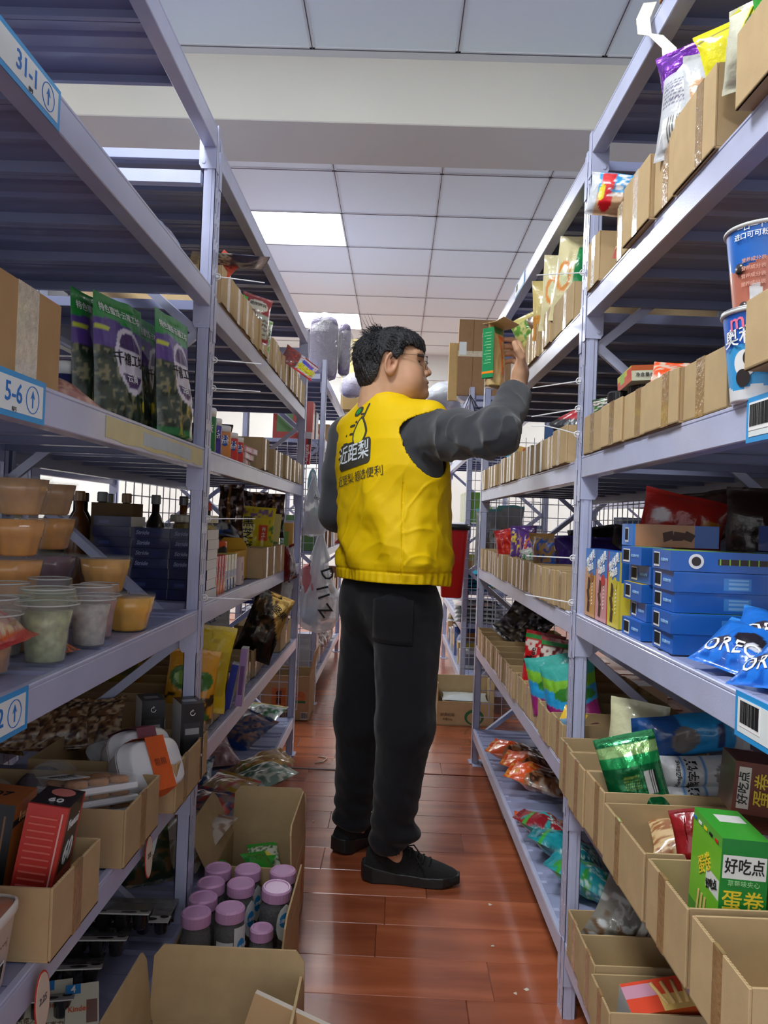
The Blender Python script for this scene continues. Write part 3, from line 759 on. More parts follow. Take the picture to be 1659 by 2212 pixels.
def person():
    su, ss, cone, ell = SDF.su, SDF.ss, SDF.cone, SDF.ell
    # ---- head frame: x forward, y left, z up ; origin at the ear canal
    HO = np.array([-.034, 2.50, 1.620]); ha = R_(1)
    hf = np.array([math.cos(ha), math.sin(ha), 0]); hl = np.array([-math.sin(ha), math.cos(ha), 0])
    tilt = R_(2)
    HR = np.stack([hf*math.cos(tilt)+UP*math.sin(-tilt)*-1*0+0*UP, hl, UP], 1)
    def H(P): return (P-HO)@HR
    def head(P):
        q = H(P)
        d = ell(q, (-.012, 0, .038), (.098, .079, .083))
        d = su(d, ell(q, (.045, 0, -.012), (.058, .066, .085)), .03)
        ym = q.copy(); ym[:, 1] = np.abs(q[:, 1])
        d = su(d, ell(ym, (.06, .036, -.04), (.036, .034, .04)), .03)
        d = su(d, ell(q, (.045, 0, -.065), (.06, .058, .040)), .03)
        d = su(d, ell(q, (.099, 0, -.079), (.023, .026, .019)), .022)
        d = su(d, ell(q, (.076, 0, .045), (.024, .055, .022)), .02)          # brow
        d = su(d, cone(q, (.090, 0, .025), (.1165, 0, -.010), .008, .0115), .010)
        d = su(d, ell(ym, (.107, .0125, -.017), (.010, .008, .007)), .006)
        d = su(d, ell(q, (.098, 0, -.045), (.018, .03, .020)), .014)
        d = su(d, ell(q, (.112, 0, -.0415), (.0085, .020, .0060)), .004)
        d = su(d, ell(q, (.111, 0, -.0555), (.0085, .018, .0065)), .004)
        d = ss(d, ell(q, (.121, 0, -.0485), (.010, .022, .0012)), .003)
        d = ss(d, ell(ym, (.098, .034, .018), (.016, .020, .011)), .014)       # sockets
        d = su(d, ell(ym, (.078, .033, .016), (.012, .014, .0105)), .004)
        d = ss(d, ell(ym, (.110, .007, -.0235), (.005, .003, .004)), .002)
        # ears
        e = ym-np.array([-.002, .078, .002]); ce, se = math.cos(.25), math.sin(.25)
        ex = e[:, 0]*ce-e[:, 2]*se; ez = e[:, 0]*se+e[:, 2]*ce; ey = e[:, 1]+ex*.35
        rr = np.sqrt((ex/.017)**2+((ez-np.where(ez < 0, 0, 0))/.031)**2)
        dd = (rr-1)*.017; shell = np.sqrt(np.maximum(dd, 0)**2+ey**2)-.0035
        rim = np.sqrt(dd**2+(ey-.003)**2)-.0038
        anti = np.sqrt(((np.sqrt(((ex+.001)/.0095)**2+((ez-.002)/.019)**2)-1)*.0095)**2+(ey-.001)**2)-.0026
        ear = np.minimum(np.minimum(shell, rim), np.where(ex < .004, anti, 1)); ear = su(ear, ell(np.stack([ex, ey, ez], -1), (.006, .001, -.026), (.008, .005, .009)), .006)
        ear = ss(ear, ell(np.stack([ex, ey, ez], -1), (.005, .004, -.003), (.006, .006, .009)), .003)
        d = su(d, ear, .005)
        # neck
        d = su(d, cone(P, HO+np.array([-.03, .0, -.03]), HO+np.array([-.045, .015, -.19]), .062, .070), .03)
        d = su(d, cone(P, HO+np.array([.02, 0, -.075]), HO+np.array([-.005, .02, -.17]), .05, .05), .03)
        return d
    SH_R = np.array([.098, 2.365, 1.425]); EL_R = np.array([.268, 2.150, 1.380]); WR_R = np.array([.342, 2.318, 1.535])
    SH_L = np.array([-.175, 2.66, 1.405]); EL_L = np.array([-.205, 2.66, 1.15]); WR_L = np.array([-.03, 2.86, 1.10])
    NB = np.array([-.055, 2.51, 1.45])
    # torso sections: z, centre x,y, half width (RT), half depth (FW)
    TS = np.array([[.90, .000, 2.50, .178, .142], [1.0, -.003, 2.50, .178, .142], [1.1, -.006, 2.505, .175, .136], [1.2, -.014, 2.51, .182, .134],
                   [1.3, -.026, 2.515, .198, .130], [1.38, -.034, 2.52, .200, .118], [1.44, -.040, 2.52, .170, .098], [1.49, -.045, 2.52, .11, .075], [1.52, -.05, 2.52, .07, .06]])
    def torso(P, off=0., flare=0.):
        z = np.clip(P[:, 2], TS[0, 0], TS[-1, 0]); g = lambda i: np.interp(z, TS[:, 0], TS[:, i])
        dx = P[:, 0]-g(1); dy = P[:, 1]-g(2); u = dx*RT[0]+dy*RT[1]; v = dx*FW[0]+dy*FW[1]
        a = g(3)+flare*np.clip(1.15-z, 0, 1); b = g(4)+flare*np.clip(1.15-z, 0, 1); p = 2.35
        rr = (np.abs(u/a)**p+np.abs(v/b)**p)**(1/p)
        d = (rr-1)*np.minimum(a, b)*.92-off
        return np.maximum(d, np.maximum(P[:, 2]-1.515-off*.5, .86-P[:, 2]))
    def traps(P, off=0.):
        d = cone(P, NB+np.array([0, 0, .01]), SH_R+np.array([-.01, .01, .02]), .062, .052)
        d = su(d, cone(P, NB+np.array([0, 0, .01]), SH_L+np.array([.01, -.01, .02]), .062, .055), .03)
        return d-off
    def hand(P):
        k = .007
        d = ell(P, (.352, 2.338, 1.600), (.0165, .036, .050))
        d = su(d, cone(P, WR_R, (.352, 2.335, 1.585), .026, .025), .02)
        d = su(d, ell(P, (.347, 2.312, 1.585), (.020, .022, .034)), .014)
        chains = [((.350, 2.303, 1.585), (.3465, 2.284, 1.622), (.333, 2.279, 1.643), (.324, 2.280, 1.662), (.0125, .0115, .0105, .0085)),
                  ((.352, 2.318, 1.640), (.345, 2.338, 1.674), (.327, 2.356, 1.690), (.306, 2.362, 1.692), (.0105, .0095, .0085, .0072)),
                  ((.353, 2.338, 1.645), (.341, 2.366, 1.672), (.318, 2.378, 1.676), (.295, 2.374, 1.670), (.0105, .0098, .0088, .0075)),
                  ((.352, 2.355, 1.638), (.338, 2.380, 1.655), (.315, 2.388, 1.655), (.294, 2.380, 1.646), (.0100, .0092, .0083, .0072)),
                  ((.350, 2.368, 1.622), (.336, 2.388, 1.634), (.318, 2.393, 1.632), (.301, 2.386, 1.624), (.0088, .0080, .0072, .0062))]
        for c in chains:
            r = c[4]; f = cone(P, c[0], c[1], r[0], r[1])
            f = su(f, cone(P, c[1], c[2], r[1], r[2]), .002); f = su(f, cone(P, c[2], c[3], r[2], r[3]), .002)
            d = su(d, f, k)
        return d
    def arms_core(P):
        d = cone(P, SH_R, EL_R, .045, .036); d = su(d, cone(P, EL_R, WR_R, .036, .025), .01)
        return d
    def lhand(P):
        d = su(cone(P, SH_L, EL_L, .045, .036), cone(P, EL_L, WR_L, .036, .025), .01)
        d = su(d, ell(P, WR_L+np.array([.05, .03, -.01]), (.05, .03, .02)), .02)
        for k in range(4):
            o = WR_L+np.array([.085-.01*k, .03+.018*k, 0]); d = su(d, cone(P, o, o+np.array([.035, .02, -.02]), .009, .008), .004)
            d = su(d, cone(P, o+np.array([.035, .02, -.02]), o+np.array([.035, .012, -.05]), .008, .007), .003)
        o = WR_L+np.array([.04, .0, 0]); d = su(d, cone(P, o, o+np.array([.04, -.02, -.02]), .011, .009), .005)
        return d
    HIP_R = (.055, 2.465, .885); KN_R = (.050, 2.425, .505); AN_R = (.020, 2.475, .11)
    HIP_L = (-.062, 2.585, .885); KN_L = (-.090, 2.63, .46); AN_L = (-.105, 2.70, .10)
    def legs_core(P):
        d = su(cone(P, HIP_R, KN_R, .075, .05), cone(P, KN_R, AN_R, .048, .032), .01)
        e = su(cone(P, HIP_L, KN_L, .075, .05), cone(P, KN_L, AN_L, .048, .032), .01)
        return np.minimum(su(d, cone(P, AN_R, (.06, 2.48, .045), .030, .024), .01), su(e, cone(P, AN_L, (-.09, 2.73, .045), .030, .024), .01))
    def body(P):
        d = su(head(P), torso(P, -.035), .03)
        d = su(d, traps(P, -.022), .03)
        d = su(d, arms_core(P), .015); d = su(d, hand(P), .012); d = su(d, lhand(P), .015)
        d = su(d, legs_core(P), .03); return d
    V, F = mesh_sdf(body, (-.30, 2.08, .02), (.39, 2.98, 1.735), .0036, 'body')
    # skin colours: lips, ear rim, stubble shading of the shaved sides
    q = H(V); n = len(V)
    C = np.tile(np.array([196, 152, 120.]), (n, 1)); C += (vnoise(V, 70)*9)[:, None]+(vnoise(V, 18, 3)*8)[:, None]
    def blend(wt, col):
        nonlocal C
        wt = np.clip(wt, 0, 1)[:, None]; C = C*(1-wt)+np.array(col, float)*wt
    blend((1-np.sqrt(((q[:, 0]-.113)/.012)**2+((q[:, 2]+.0485)/.0125)**2+(q[:, 1]/.024)**2))*3, (160, 96, 84))
    blend((1-np.sqrt(((q[:, 0]-.06)/.04)**2+((q[:, 2]+.03)/.04)**2+((np.abs(q[:, 1])-.06)/.03)**2))*.5, (202, 140, 112))
    blend(np.where(q[:, 0] < .03, 1, 0)*np.clip(1-np.abs(np.abs(q[:, 1])-.088)/.02, 0, 1)*np.clip(1-np.sqrt(((q[:, 0])/.03)**2+(q[:, 2]/.04)**2), 0, 1)*.8, (198, 128, 104))
    blend(np.where(P_ := (q[:, 0] > .07) & (np.abs(np.abs(q[:, 1])-.034) < .022) & (np.abs(q[:, 2]-.036-.1*(.034-np.abs(q[:, 1]))) < .0045), 1., 0), (45, 36, 32))
    blend(np.where((q[:, 0] > .07) & (np.abs(np.abs(q[:, 1])-.033) < .014) & (np.abs(q[:, 2]-.0165) < .0035), 1., 0), (40, 30, 28))
    me = np_mesh('person', V, F, C)
    skin = mat('skin', col=True, rough=.48, spec=.4, bump=.05, bscale=500)
    skin.node_tree.nodes['Principled BSDF'].inputs['Subsurface Weight'].default_value = .12
    skin.node_tree.nodes['Principled BSDF'].inputs['Subsurface Radius'].default_value = (.01, .004, .002)
    per = obj('person', me, skin)
    tag(per, 'person in a yellow vest standing in the aisle reaching for the right shelf', 'person')
    # ---- hair
    def hair(P):
        q = H(P); n1 = vnoise(np.stack([q[:, 0]*2.2+q[:, 2]*1.0, q[:, 1]*2.2, q[:, 2]*.5], -1), 95, 5)*.0055+vnoise(q, 230, 9)*.0022
        d = ell(q, (-.010, 0, .040), (.109, .090, .088))
        d = su(d, ell(q, (.035, 0, .072), (.066, .068, .046)), .03)
        d = np.minimum(d, ell(q, (-.052, 0, -.012), (.062, .074, .075)))
        d = su(d, ell(q, (-.085, 0, .03), (.036, .06, .055)), .03)
        # keep the face, ears and nape free
        line = np.interp(q[:, 0], [-.12, -.08, -.045, -.028, -.012, .012, .03, .04, .06, .085, .12], [-.100, -.090, -.035, .030, .038, .012, .030, .058, .066, .050, .040])
        side = np.interp(q[:, 0], [-.12, -.06, .03, .085, .12], [-.095, -.085, .03, .066, .066])
        ab = np.clip(np.abs(q[:, 1])/.06, 0, 1); front = line*ab+(1-ab)*np.where(q[:, 0] > .03, .052, line)
        lim = front+vnoise(q, 160, 2)*.010
        cut = (lim-q[:, 2])*.8
        return np.maximum(d+n1, cut)
    V, F = mesh_sdf(hair, HO+np.array([-.16, -.14, -.12]), HO+np.array([.16, .14, .16]), .0026, 'hair')
    q = H(V); Ch = np.tile(np.array([26, 25, 27.]), (len(V), 1))+(vnoise(np.stack([q[:, 0]*2, q[:, 1], q[:, 2]], -1), 120, 1)*14)[:, None]
    fade = np.clip((-.01-q[:, 2])/.05, 0, 1)[:, None]*.35+np.clip(1-np.abs(q[:, 0]+.0)/.05, 0, 1)[:, None]*np.clip((.04-q[:, 2])/.04, 0, 1)[:, None]*.4; Ch = Ch*(1-fade)+np.array([92, 74, 62.])*fade
    ho = obj('hair', np_mesh('hair', V, F, np.clip(Ch, 5, 255)), mat('hair', col=True, rough=.42, spec=.5, bump=.5, bscale=260), per)
    tag(ho, 'short black hair')
    hb = MB(); rnd = random.Random(4)
    for k in range(1500):
        th = rnd.uniform(-math.pi, math.pi); ph = rnd.uniform(-.15, 1.35)
        dr = np.array([math.cos(th)*math.cos(ph), math.sin(th)*math.cos(ph), math.sin(ph)])
        if dr[0] > .35 and dr[2] < .5: continue
        c0 = np.array([-.010, 0, .040]); rr = np.array([.107, .088, .086])
        if dr[2] < .1 and dr[0] > -.25: continue
        p0 = c0+dr*rr*.97
        flow = np.array([.9 if dr[0] > -.2 else -.25, 0, -.45 if dr[2] < .7 else -.1]); flow = flow+dr*(.55 if dr[0] < -.3 else .28)+np.array([rnd.uniform(-.3, .3), rnd.uniform(-.3, .3), rnd.uniform(-.2, .2)]); flow /= np.linalg.norm(flow)
        L = rnd.uniform(.016, .036); p1 = p0+flow*L*.55+dr*.003; p2 = p0+flow*L-np.array([0, 0, .003])
        W = [tuple(HO+HR@p) for p in (p0, p1, p2)]
        hb.tube(W, [.0011, .0009, .0002], 3, (20, 20, 24))
    for dx, hz in ((-.072, .046), (-.062, .052), (-.052, .05), (-.08, .036)):
        p0 = np.array([dx, -.02, .118]); hb.tube([tuple(HO+HR@p0), tuple(HO+HR@(p0+np.array([-.012, -.004, hz*.5]))), tuple(HO+HR@(p0+np.array([-.022, -.004, hz])))], [.0009, .0007, .0002], 3, (20, 20, 24))
    tag(hb.build('hair_tufts', MATS['hair'], per), kind='stuff')
    # ---- glasses
    g = thing('glasses', None, None); g.parent = per
    gm = mat('glasses_metal', (120, 105, 95), .3, metal=.9); gb = mat('glasses_black', (20, 20, 22), .3)
    def hw(p): return tuple(HO+HR@np.array(p))
    fr = MB()
    for s in (-1, 1):
        P = [hw((.112-abs(math.cos(a))*.002*0-.006*(1 if math.cos(a)*s > 0 else 0), s*.034+.024*math.cos(a), .014+.020*math.sin(a))) for a in np.linspace(0, 2*math.pi, 17)[:-1]]
        fr.tube(P, .0011, 6, closed=True)
    fr.tube([hw((.113, -.011, .02)), hw((.116, 0, .022)), hw((.113, .011, .02))], .0011, 6)
    fr.build('rim', gm, g)
    for s in (-1, 1):
        MB().tube([hw((.108, s*.058, .026)), hw((.11, s*.068, .028)), hw((.07, s*.079, .030)), hw((.028, s*.0835, .030))], .0009, 6).build('temple_arm', gm, g)
        MB().tube([hw((.034, s*.0835, .030)), hw((.015, s*.086, .030)), hw((.0, s*.087, .020)), hw((-.006, s*.087, .012))], .0018, 6).build('temple_tip', gb, g)
        L = MB(); P = [hw((.111, s*.034+.023*math.cos(a), .014+.019*math.sin(a))) for a in np.linspace(0, 2*math.pi, 17)[:-1]]
        L.add(P, [tuple(range(16))]); L.build('lens', CLEAR, g)
    # ---- vest
    def vest_full(P):
        z = P[:, 2]; dx = P[:, 0]+.01; dy = P[:, 1]-2.51; u = dx*RT[0]+dy*RT[1]; v = dx*FW[0]+dy*FW[1]; th = np.arctan2(u, -v)
        d = su(torso(P, .010, .0), traps(P, .006), .035); d = su(d, cone(P, NB+np.array([.004, .0, -.02]), NB+np.array([.012, .0, .048]), .088, .074), .025)
        # folds: diagonal drapes from the raised shoulder, gathers at the hem
        dr = np.sin((u*.8+(z-1.1)*.42)*42+vnoise(P, 7, 1)*5)*.0065*np.clip((1.32-z)/.2, 0, 1)*np.clip((z-.93)/.08, 0, 1)
        dr = dr+vnoise(P*np.array([1, 1, .6]), 11, 3)*.014*np.clip((1.34-z)/.12, 0, 1)+vnoise(P, 34, 6)*.0055*np.clip((1.30-z)/.2, 0, 1)
        kk = np.abs(u*.80-(z-1.17)*.50+.03+.01*np.sin(z*20))       # one long crease
        dr = dr-.008*np.exp(-(kk/.009)**2)*np.exp(-((z-1.17)/.065)**2)
        e2 = u*.85-z*.52; e1 = u*.52+z*.85; rg = lambda s_, sd: 1-4*np.abs(vnoise(np.stack([e2+.25*vnoise(P, 5, sd+1)*.3, e1*.28, v*.4], -1), s_, sd))
        dr = dr-(np.clip(rg(16, 21), 0, 1)**2*.0055+np.clip(rg(30, 22), 0, 1)**2*.0030)*np.clip((1.36-z)/.2, 0, 1)*np.clip((z-.97)/.03, 0, 1)
        hemg = np.exp(-((z-.957)/.012)**2); dr = dr+.0025*np.exp(-((z-.978)/.003)**2)
        dr = dr+np.sin(th*46)*.0012*np.exp(-((z-.958)/.022)**2)
        seam = np.exp(-((th-1.02)/.012)**2)*.003*np.clip((1.29-z)/.05, 0, 1)
        return d+dr+seam
    def armcut(P, S, s):
        c = S+RT*s*.03; q = P-c; w_ = q@(RT*s); f = q@FW; z = q[:, 2]+.035
        rr = np.sqrt((f/.092)**2+(z/np.where(z < 0, .125, .075))**2)
        d = (rr-1)*.09
        return -su(-d, w_+.125, .06)
    def vest(P):
        d = vest_full(P); sh = np.maximum(d, -(d+.007))
        sh = np.maximum(sh, .945+.018*np.clip((P[:, 0]-.10)*-8, -1, 0)-P[:, 2])
        sh = np.maximum(sh, -armcut(P, SH_R, 1)); sh = np.maximum(sh, -armcut(P, SH_L, -1))
        nk = ell(P, NB+np.array([.026, .022, .112]), (.082, .080, .062)); sh = np.maximum(sh, -nk)
        return sh
    V, F = mesh_sdf(vest, (-.28, 2.24, .90), (.24, 2.80, 1.57), .0036, 'vest')
    vm = mat('vest_fabric', (224, 186, 0), .6, bump=.12, bscale=1200, spec=.25, var=.03, vscale=6)
    vest_o = obj('vest', np_mesh('vest', V, F), vm, per); tag(vest_o, 'yellow work vest with a printed back')
    bv = BVHTree.FromPolygons([tuple(p) for p in V], [tuple(f) for f in F.tolist()])
    # ---- sweater
    def sleeves(P, off=0.):
        d = cone(P, SH_R+np.array([-.002, .004, -.028]), SH_R+(EL_R-SH_R)*.4+np.array([0, 0, -.015]), .067, .070); d = su(d, cone(P, SH_R+(EL_R-SH_R)*.4+np.array([0, 0, -.015]), EL_R, .068, .056), .02)
        d = su(d, cone(P, EL_R, EL_R+(WR_R-EL_R)*.85, .056, .050), .03)
        return d
    def sweater(P):
        d = su(torso(P, -.002), traps(P, .001), .03)
        a = sleeves(P)
        ax = (EL_R-SH_R); l = np.linalg.norm(ax); ax = ax/l; t = (P-SH_R)@ax
        # folds: rings around the arm, stronger near the elbow and shoulder
        fo = np.sin(t*70+P[:, 2]*40+vnoise(P, 11, 2)*11)*(.0015+.0045*np.exp(-((t-l)/.09)**2))+vnoise(P*np.array([1, 1, 1.8]), 16, 7)*.016+vnoise(P, 42, 8)*.004-np.clip(1-4*np.abs(vnoise(P*np.array([1.4, 1.4, .8]), 14, 31)), 0, 1)**2*.008
        fax = (WR_R-EL_R)/np.linalg.norm(WR_R-EL_R); t2 = (P-EL_R)@fax
        fo = fo*np.clip(1-t2/.1, .25, 1)
        a = a+fo
        a = np.maximum(a, (t2-.212))
        d = su(d, a, .03)
        la = cone(P, SH_L, SH_L+(EL_L-SH_L)*.5, .072, .068); la = su(la, cone(P, SH_L+(EL_L-SH_L)*.5, EL_L, .068, .056), .02); la = su(la, cone(P, EL_L, WR_L, .056, .042), .03)
        la = la+vnoise(P, 22, 4)*.008
        d = su(d, la, .03)
        wr = (P-SH_R)@RT; wl = -(P-SH_L)@RT
        ok = np.minimum(vest_full(P)+.010, np.minimum(armcut(P, SH_R, 1), armcut(P, SH_L, -1)))
        ok = np.minimum(np.minimum(ok, np.minimum(.035-wr, .035-wl)), np.minimum(P[:, 2]-1.24, (P-NB)@RT))
        return np.maximum(np.maximum(d, ok), .955-P[:, 2])
    V, F = mesh_sdf(sweater, (-.30, 2.04, .94), (.42, 2.93, 1.56), .0042, 'sweater')
    tag(obj('sweater', np_mesh('sweater', V, F), mat('sweater_fleece', (58, 60, 64), .95, bump=.25, bscale=900, sheen=.3, spec=.2), per), 'charcoal fleece sweater')
    cf = MB(); wd = Vector(tuple((WR_R-EL_R)/np.linalg.norm(WR_R-EL_R))); c0 = Vector(tuple(EL_R))+wd*.206
    u = wd.orthogonal().normalized(); v = wd.cross(u)
    cf.tube([tuple(c0+(u*math.cos(a)+v*math.sin(a))*.0425) for a in np.linspace(0, 2*math.pi, 25)[:-1]], .0065, 8, closed=True)
    cf.build('sleeve_cuff', mat('sweater_rib', (52, 54, 58), .95, spec=.2), per, True)
    # ---- print on the back of the vest : plane coords (a: right as seen, b: up) -> cast on to the back
    OC = np.array([-.035, 2.52, 0.]); dirn = Vector(tuple(FW))
    def onback(pts, faces, name, m, off=.0012, oz=0):
        out = []
        for a, b in pts:
            o = Vector(tuple(OC+RT*a*.94-FW*.5))+Vector((0, 0, b))
            hit = bv.ray_cast(o, dirn, 1.)
            p = hit[0] if hit[0] else o+dirn*.38
            out.append(tuple(p-dirn*off))
        me = bpy.data.meshes.new(name); me.from_pydata(out, [], faces); return obj(name, me, m, per)
    def tri_text(s, size, cx, cz, rot, bold, m, name, sx=1., off=.0013):
        tm = text_mesh(s, size, bold); import bmesh
        bm = bmesh.new(); bm.from_mesh(tm)
        dele = [f for f in bm.faces if f.normal.z < .5]; bmesh.ops.delete(bm, geom=dele, context='FACES')
        bmesh.ops.triangulate(bm, faces=bm.faces[:])
        for _ in range(4):
            ed = [e for e in bm.edges if e.calc_length() > .006]
            if not ed: break
            bmesh.ops.subdivide_edges(bm, edges=ed, cuts=1); bmesh.ops.triangulate(bm, faces=bm.faces[:])
        bm.verts.index_update(); c, s_ = math.cos(rot), math.sin(rot)
        pts = [(cx+(v.co.x*sx*c-v.co.y*s_), cz+(v.co.x*sx*s_+v.co.y*c)) for v in bm.verts]
        fc = [tuple(v.index for v in f.verts) for f in bm.faces]; bm.free()
        return onback(pts, fc, name, m, off)
    def gridpoly(outline, name, m, off):
        """fan of a convex-ish outline densified by concentric rings"""
        o = np.array(outline); c = o.mean(0); n = len(o); pts = [tuple(c)]; fc = []
        K = 8
        for k in range(1, K+1): pts += [tuple(c+(p-c)*k/K) for p in o]
        for i in range(n): fc.append((0, 1+i, 1+(i+1) % n))
        for k in range(K-1):
            for i in range(n): fc.append((1+k*n+i, 1+(k+1)*n+i, 1+(k+1)*n+(i+1) % n, 1+k*n+(i+1) % n))
        return onback(pts, fc, name, m, off)
    dk = mat('vest_dark_print', (62, 60, 50), .6); wh = mat('vest_white_print', (214, 222, 226), .5)
    def rr(cx, cz, w_, h_, r, rot, n=6):
        P = []
        for (sx, sz, a0) in ((1, 1, 0), (-1, 1, 90), (-1, -1, 180), (1, -1, 270)):
            for k in range(n+1):
                a = R_(a0+90*k/n); P.append((sx*(w_/2-r)+r*math.cos(a), sz*(h_/2-r)+r*math.sin(a)))
        P2 = []
        for i in range(len(P)):
            a, b = np.array(P[i]), np.array(P[(i+1) % len(P)]); m_ = max(1, int(np.linalg.norm(b-a)/.008))
            P2 += [tuple(a+(b-a)*t/m_) for t in range(m_)]
        c, s_ = math.cos(rot), math.sin(rot); return [(cx+x*c-z*s_, cz+x*s_+z*c) for x, z in P2]
    rt = R_(9); LX, LZ = -.008, 1.335
    gridpoly(rr(LX, LZ, .172, .084, .015, rt), 'logo_plate', dk, .0018)
    tri_text('近距梨', .063, LX-.002, LZ+.001, rt, True, wh, 'logo_lettering', .88, .0034)
    # pear above the plate
    pear = [(.038*math.cos(a)*(1 if math.sin(a) < .1 else (1-.55*math.sin(a)))+.006, LZ+.072+.050*math.sin(a)) for a in np.linspace(0, 2*math.pi, 33)[:-1]]
    gridpoly(pear, 'logo_pear', dk, .0010)
    pear2 = [((x-.006)*.76+.006, (z-LZ-.072)*.84+LZ+.070) for x, z in pear]
    gridpoly(pear2, 'logo_pear_inner', mat('vest_print_yellow', (226, 206, 30), .5), .0019)
    gridpoly(rr(LX, LZ+.018, .15, .03, .004, rt), 'logo_plate', dk, .0020)
    leaf = [(-.022+.024*math.cos(a), LZ+.138+.015*math.sin(a)+.006*math.cos(a)) for a in np.linspace(0, 2*math.pi, 17)[:-1]]
    gridpoly(leaf, 'logo_leaf', dk, .0010); gridpoly([((x+.022)*.6-.022, (z-LZ-.138)*.6+LZ+.138) for x, z in leaf], 'logo_leaf_inner', mat('vest_print_green', (40, 140, 62), .5), .0019)
    gridpoly(rr(.018, LZ+.140, .008, .046, .0035, R_(-14)), 'logo_stem', dk, .001); gridpoly(rr(.006, LZ+.128, .024, .007, .003, 0), 'logo_stem', dk, .001)
    for (a, b, w_) in ((-.035, .093, .034), (-.014, .104, .012), (-.062, .062, .008), (-.034, .066, .02), (-.058, .034, .028), (-.030, .032, .016), (-.088, .012, .026), (-.092, -.012, .014)):
        gridpoly(rr(LX+a, LZ+b, w_, .0075, .0034, rt*.6), 'logo_speed_line', dk, .001)
    tri_text('近距梨·超选便利', .034, LX+.026, LZ-.072, rt, False, dk, 'back_lettering', 1., .0022)
    # side pocket flap and hem bead
    # ---- trousers
    def trousers(P):
        z = P[:, 2]
        hipn = np.array([-.014, 2.515, .92]); q = P-hipn; u = q@RT; v = q@FW
        d = ell(np.stack([u, v, q[:, 2]], -1), (0, -.005, -.01), (.170, .126, .17))
        d = su(d, ell(P, np.array([.01, 2.44, .875]), (.098, .09, .10)), .04); d = su(d, ell(P, np.array([-.085, 2.53, .870]), (.088, .085, .10)), .04)
        a = cone(P, (.046, 2.468, .84), (.050, 2.432, .50), .110, .086); a = su(a, cone(P, (.050, 2.432, .50), (.016, 2.475, .13), .088, .062), .03)
        a = su(a, ell(P, (.048, 2.46, .155), (.062, .058, .032)), .03)
        b = cone(P, (-.062, 2.585, .84), (-.092, 2.63, .47), .106, .088); b = su(b, cone(P, (-.092, 2.63, .47), (-.112, 2.70, .12), .088, .064), .03)
        b = su(b, ell(P, (-.11, 2.69, .11), (.068, .066, .035)), .02)
        f1 = vnoise(P*np.array([1, 1, .35]), 20, 11)*.016+vnoise(P, 45, 12)*.004
        lowf = np.clip((.36-z)/.2, 0, 1)*np.sin(z*88+P[:, 0]*30+vnoise(P, 12, 5)*6)*.0035
        a = a+lowf; b = b+lowf
        a = np.maximum(a, .088+.03*(P[:, 0]-.04)-z); b = np.maximum(b, .070-z)
        l = np.minimum(a, b); l = su(a, b, .012)
        d = su(d, l, .04)+f1*.55*np.clip((.95-z)/.1, 0, 1)
        # hollow hems
        d = np.maximum(d, -np.maximum(cone(P, (.03, 2.47, .0), (.02, 2.475, .14), .05, .05), z-.135))
        return np.maximum(d, z-1.02)
    V, F = mesh_sdf(trousers, (-.26, 2.24, .06), (.26, 2.84, 1.04), .0042, 'trousers')
    tr = obj('trousers', np_mesh('trousers', V, F), mat('trouser_cloth', (19, 20, 25), .9, bump=.15, bscale=900, sheen=.15, spec=.25), per); tag(tr, 'loose black trousers')
    bt = BVHTree.FromPolygons([tuple(p) for p in V], [tuple(f) for f in F.tolist()])
    pkm = MATS['trouser_cloth']; b = MB(); V2 = []; K = 10
    for off in (.0035, -.004):
        for j in range(K+1):
            for i in range(K+1):
                xx = -.062+.122*i/K; zz = .905-.145*j/K-(.010*math.cos(i/K*6.28))*(1 if j == 0 else 0)
                o = Vector((xx, 2.0, zz)); hit = bt.ray_cast(o, Vector((0, 1, 0)), 1.); p = hit[0] if hit[0] else Vector((xx, 2.4, zz)); V2.append((p.x, p.y-off, p.z))
    n2 = (K+1)**2; FF = []
    for j in range(K):
        for i in range(K):
            a = j*(K+1)+i; FF += [(a, a+K+1, a+K+2, a+1), (n2+a, n2+a+1, n2+a+K+2, n2+a+K+1)]
    ring = [i for i in range(K+1)]+[j*(K+1)+K for j in range(1, K+1)]+[K*(K+1)+i for i in range(K-1, -1, -1)]+[j*(K+1) for j in range(K-1, 0, -1)]
    for i in range(len(ring)): a, c = ring[i], ring[(i+1) % len(ring)]; FF.append((a, c, n2+c, n2+a))
    b.add(V2, FF); b.build('back_pocket', pkm, per, True)
    # ---- shoes
    def shoe(loc, yaw, nm):
        # local x toe direction, length .30, heel at x=0
        def upper(P):
            q = P; x = q[:, 0]
            wd = np.interp(x, [0, .03, .1, .2, .25, .295], [.032, .040, .040, .049, .046, .024]); ht = np.interp(x, [0, .04, .1, .14, .2, .26, .295], [.092, .112, .116, .100, .074, .056, .036])
            mid = np.interp(x, [0, .1, .2, .3], [0, .004, .006, -.004])
            d = (np.sqrt(((q[:, 1]-mid)/wd)**2+((q[:, 2]-.02)/(ht-.02))**2)-1)*.03
            d = np.maximum(d, -(q[:, 2]-.022)); ends = np.maximum(-(x-.006), x-.292)
            d = SDF.su(np.maximum(d, ends), SDF.ell(q, (.27, 0, .026), (.028, .034, .022)), .012)
            return d
        def sole(P):
            q = P; x = q[:, 0]; wd = np.interp(x, [-.01, .0, .03, .1, .2, .25, .30], [.012, .032, .042, .040, .052, .049, .018]); top = np.interp(x, [0, .03, .1, .2, .3], [.056, .050, .036, .032, .038])
            bot = np.interp(x, [-.01, .03, .22, .30], [.012, .0, .0, .012])
            d = np.maximum(np.abs(q[:, 1]-np.interp(x, [0, .1, .2, .3], [0, .004, .006, -.004]))-wd, np.maximum(q[:, 2]-top, bot-q[:, 2])); d = np.maximum(d, np.maximum(-.008-x, x-.302))
            return d
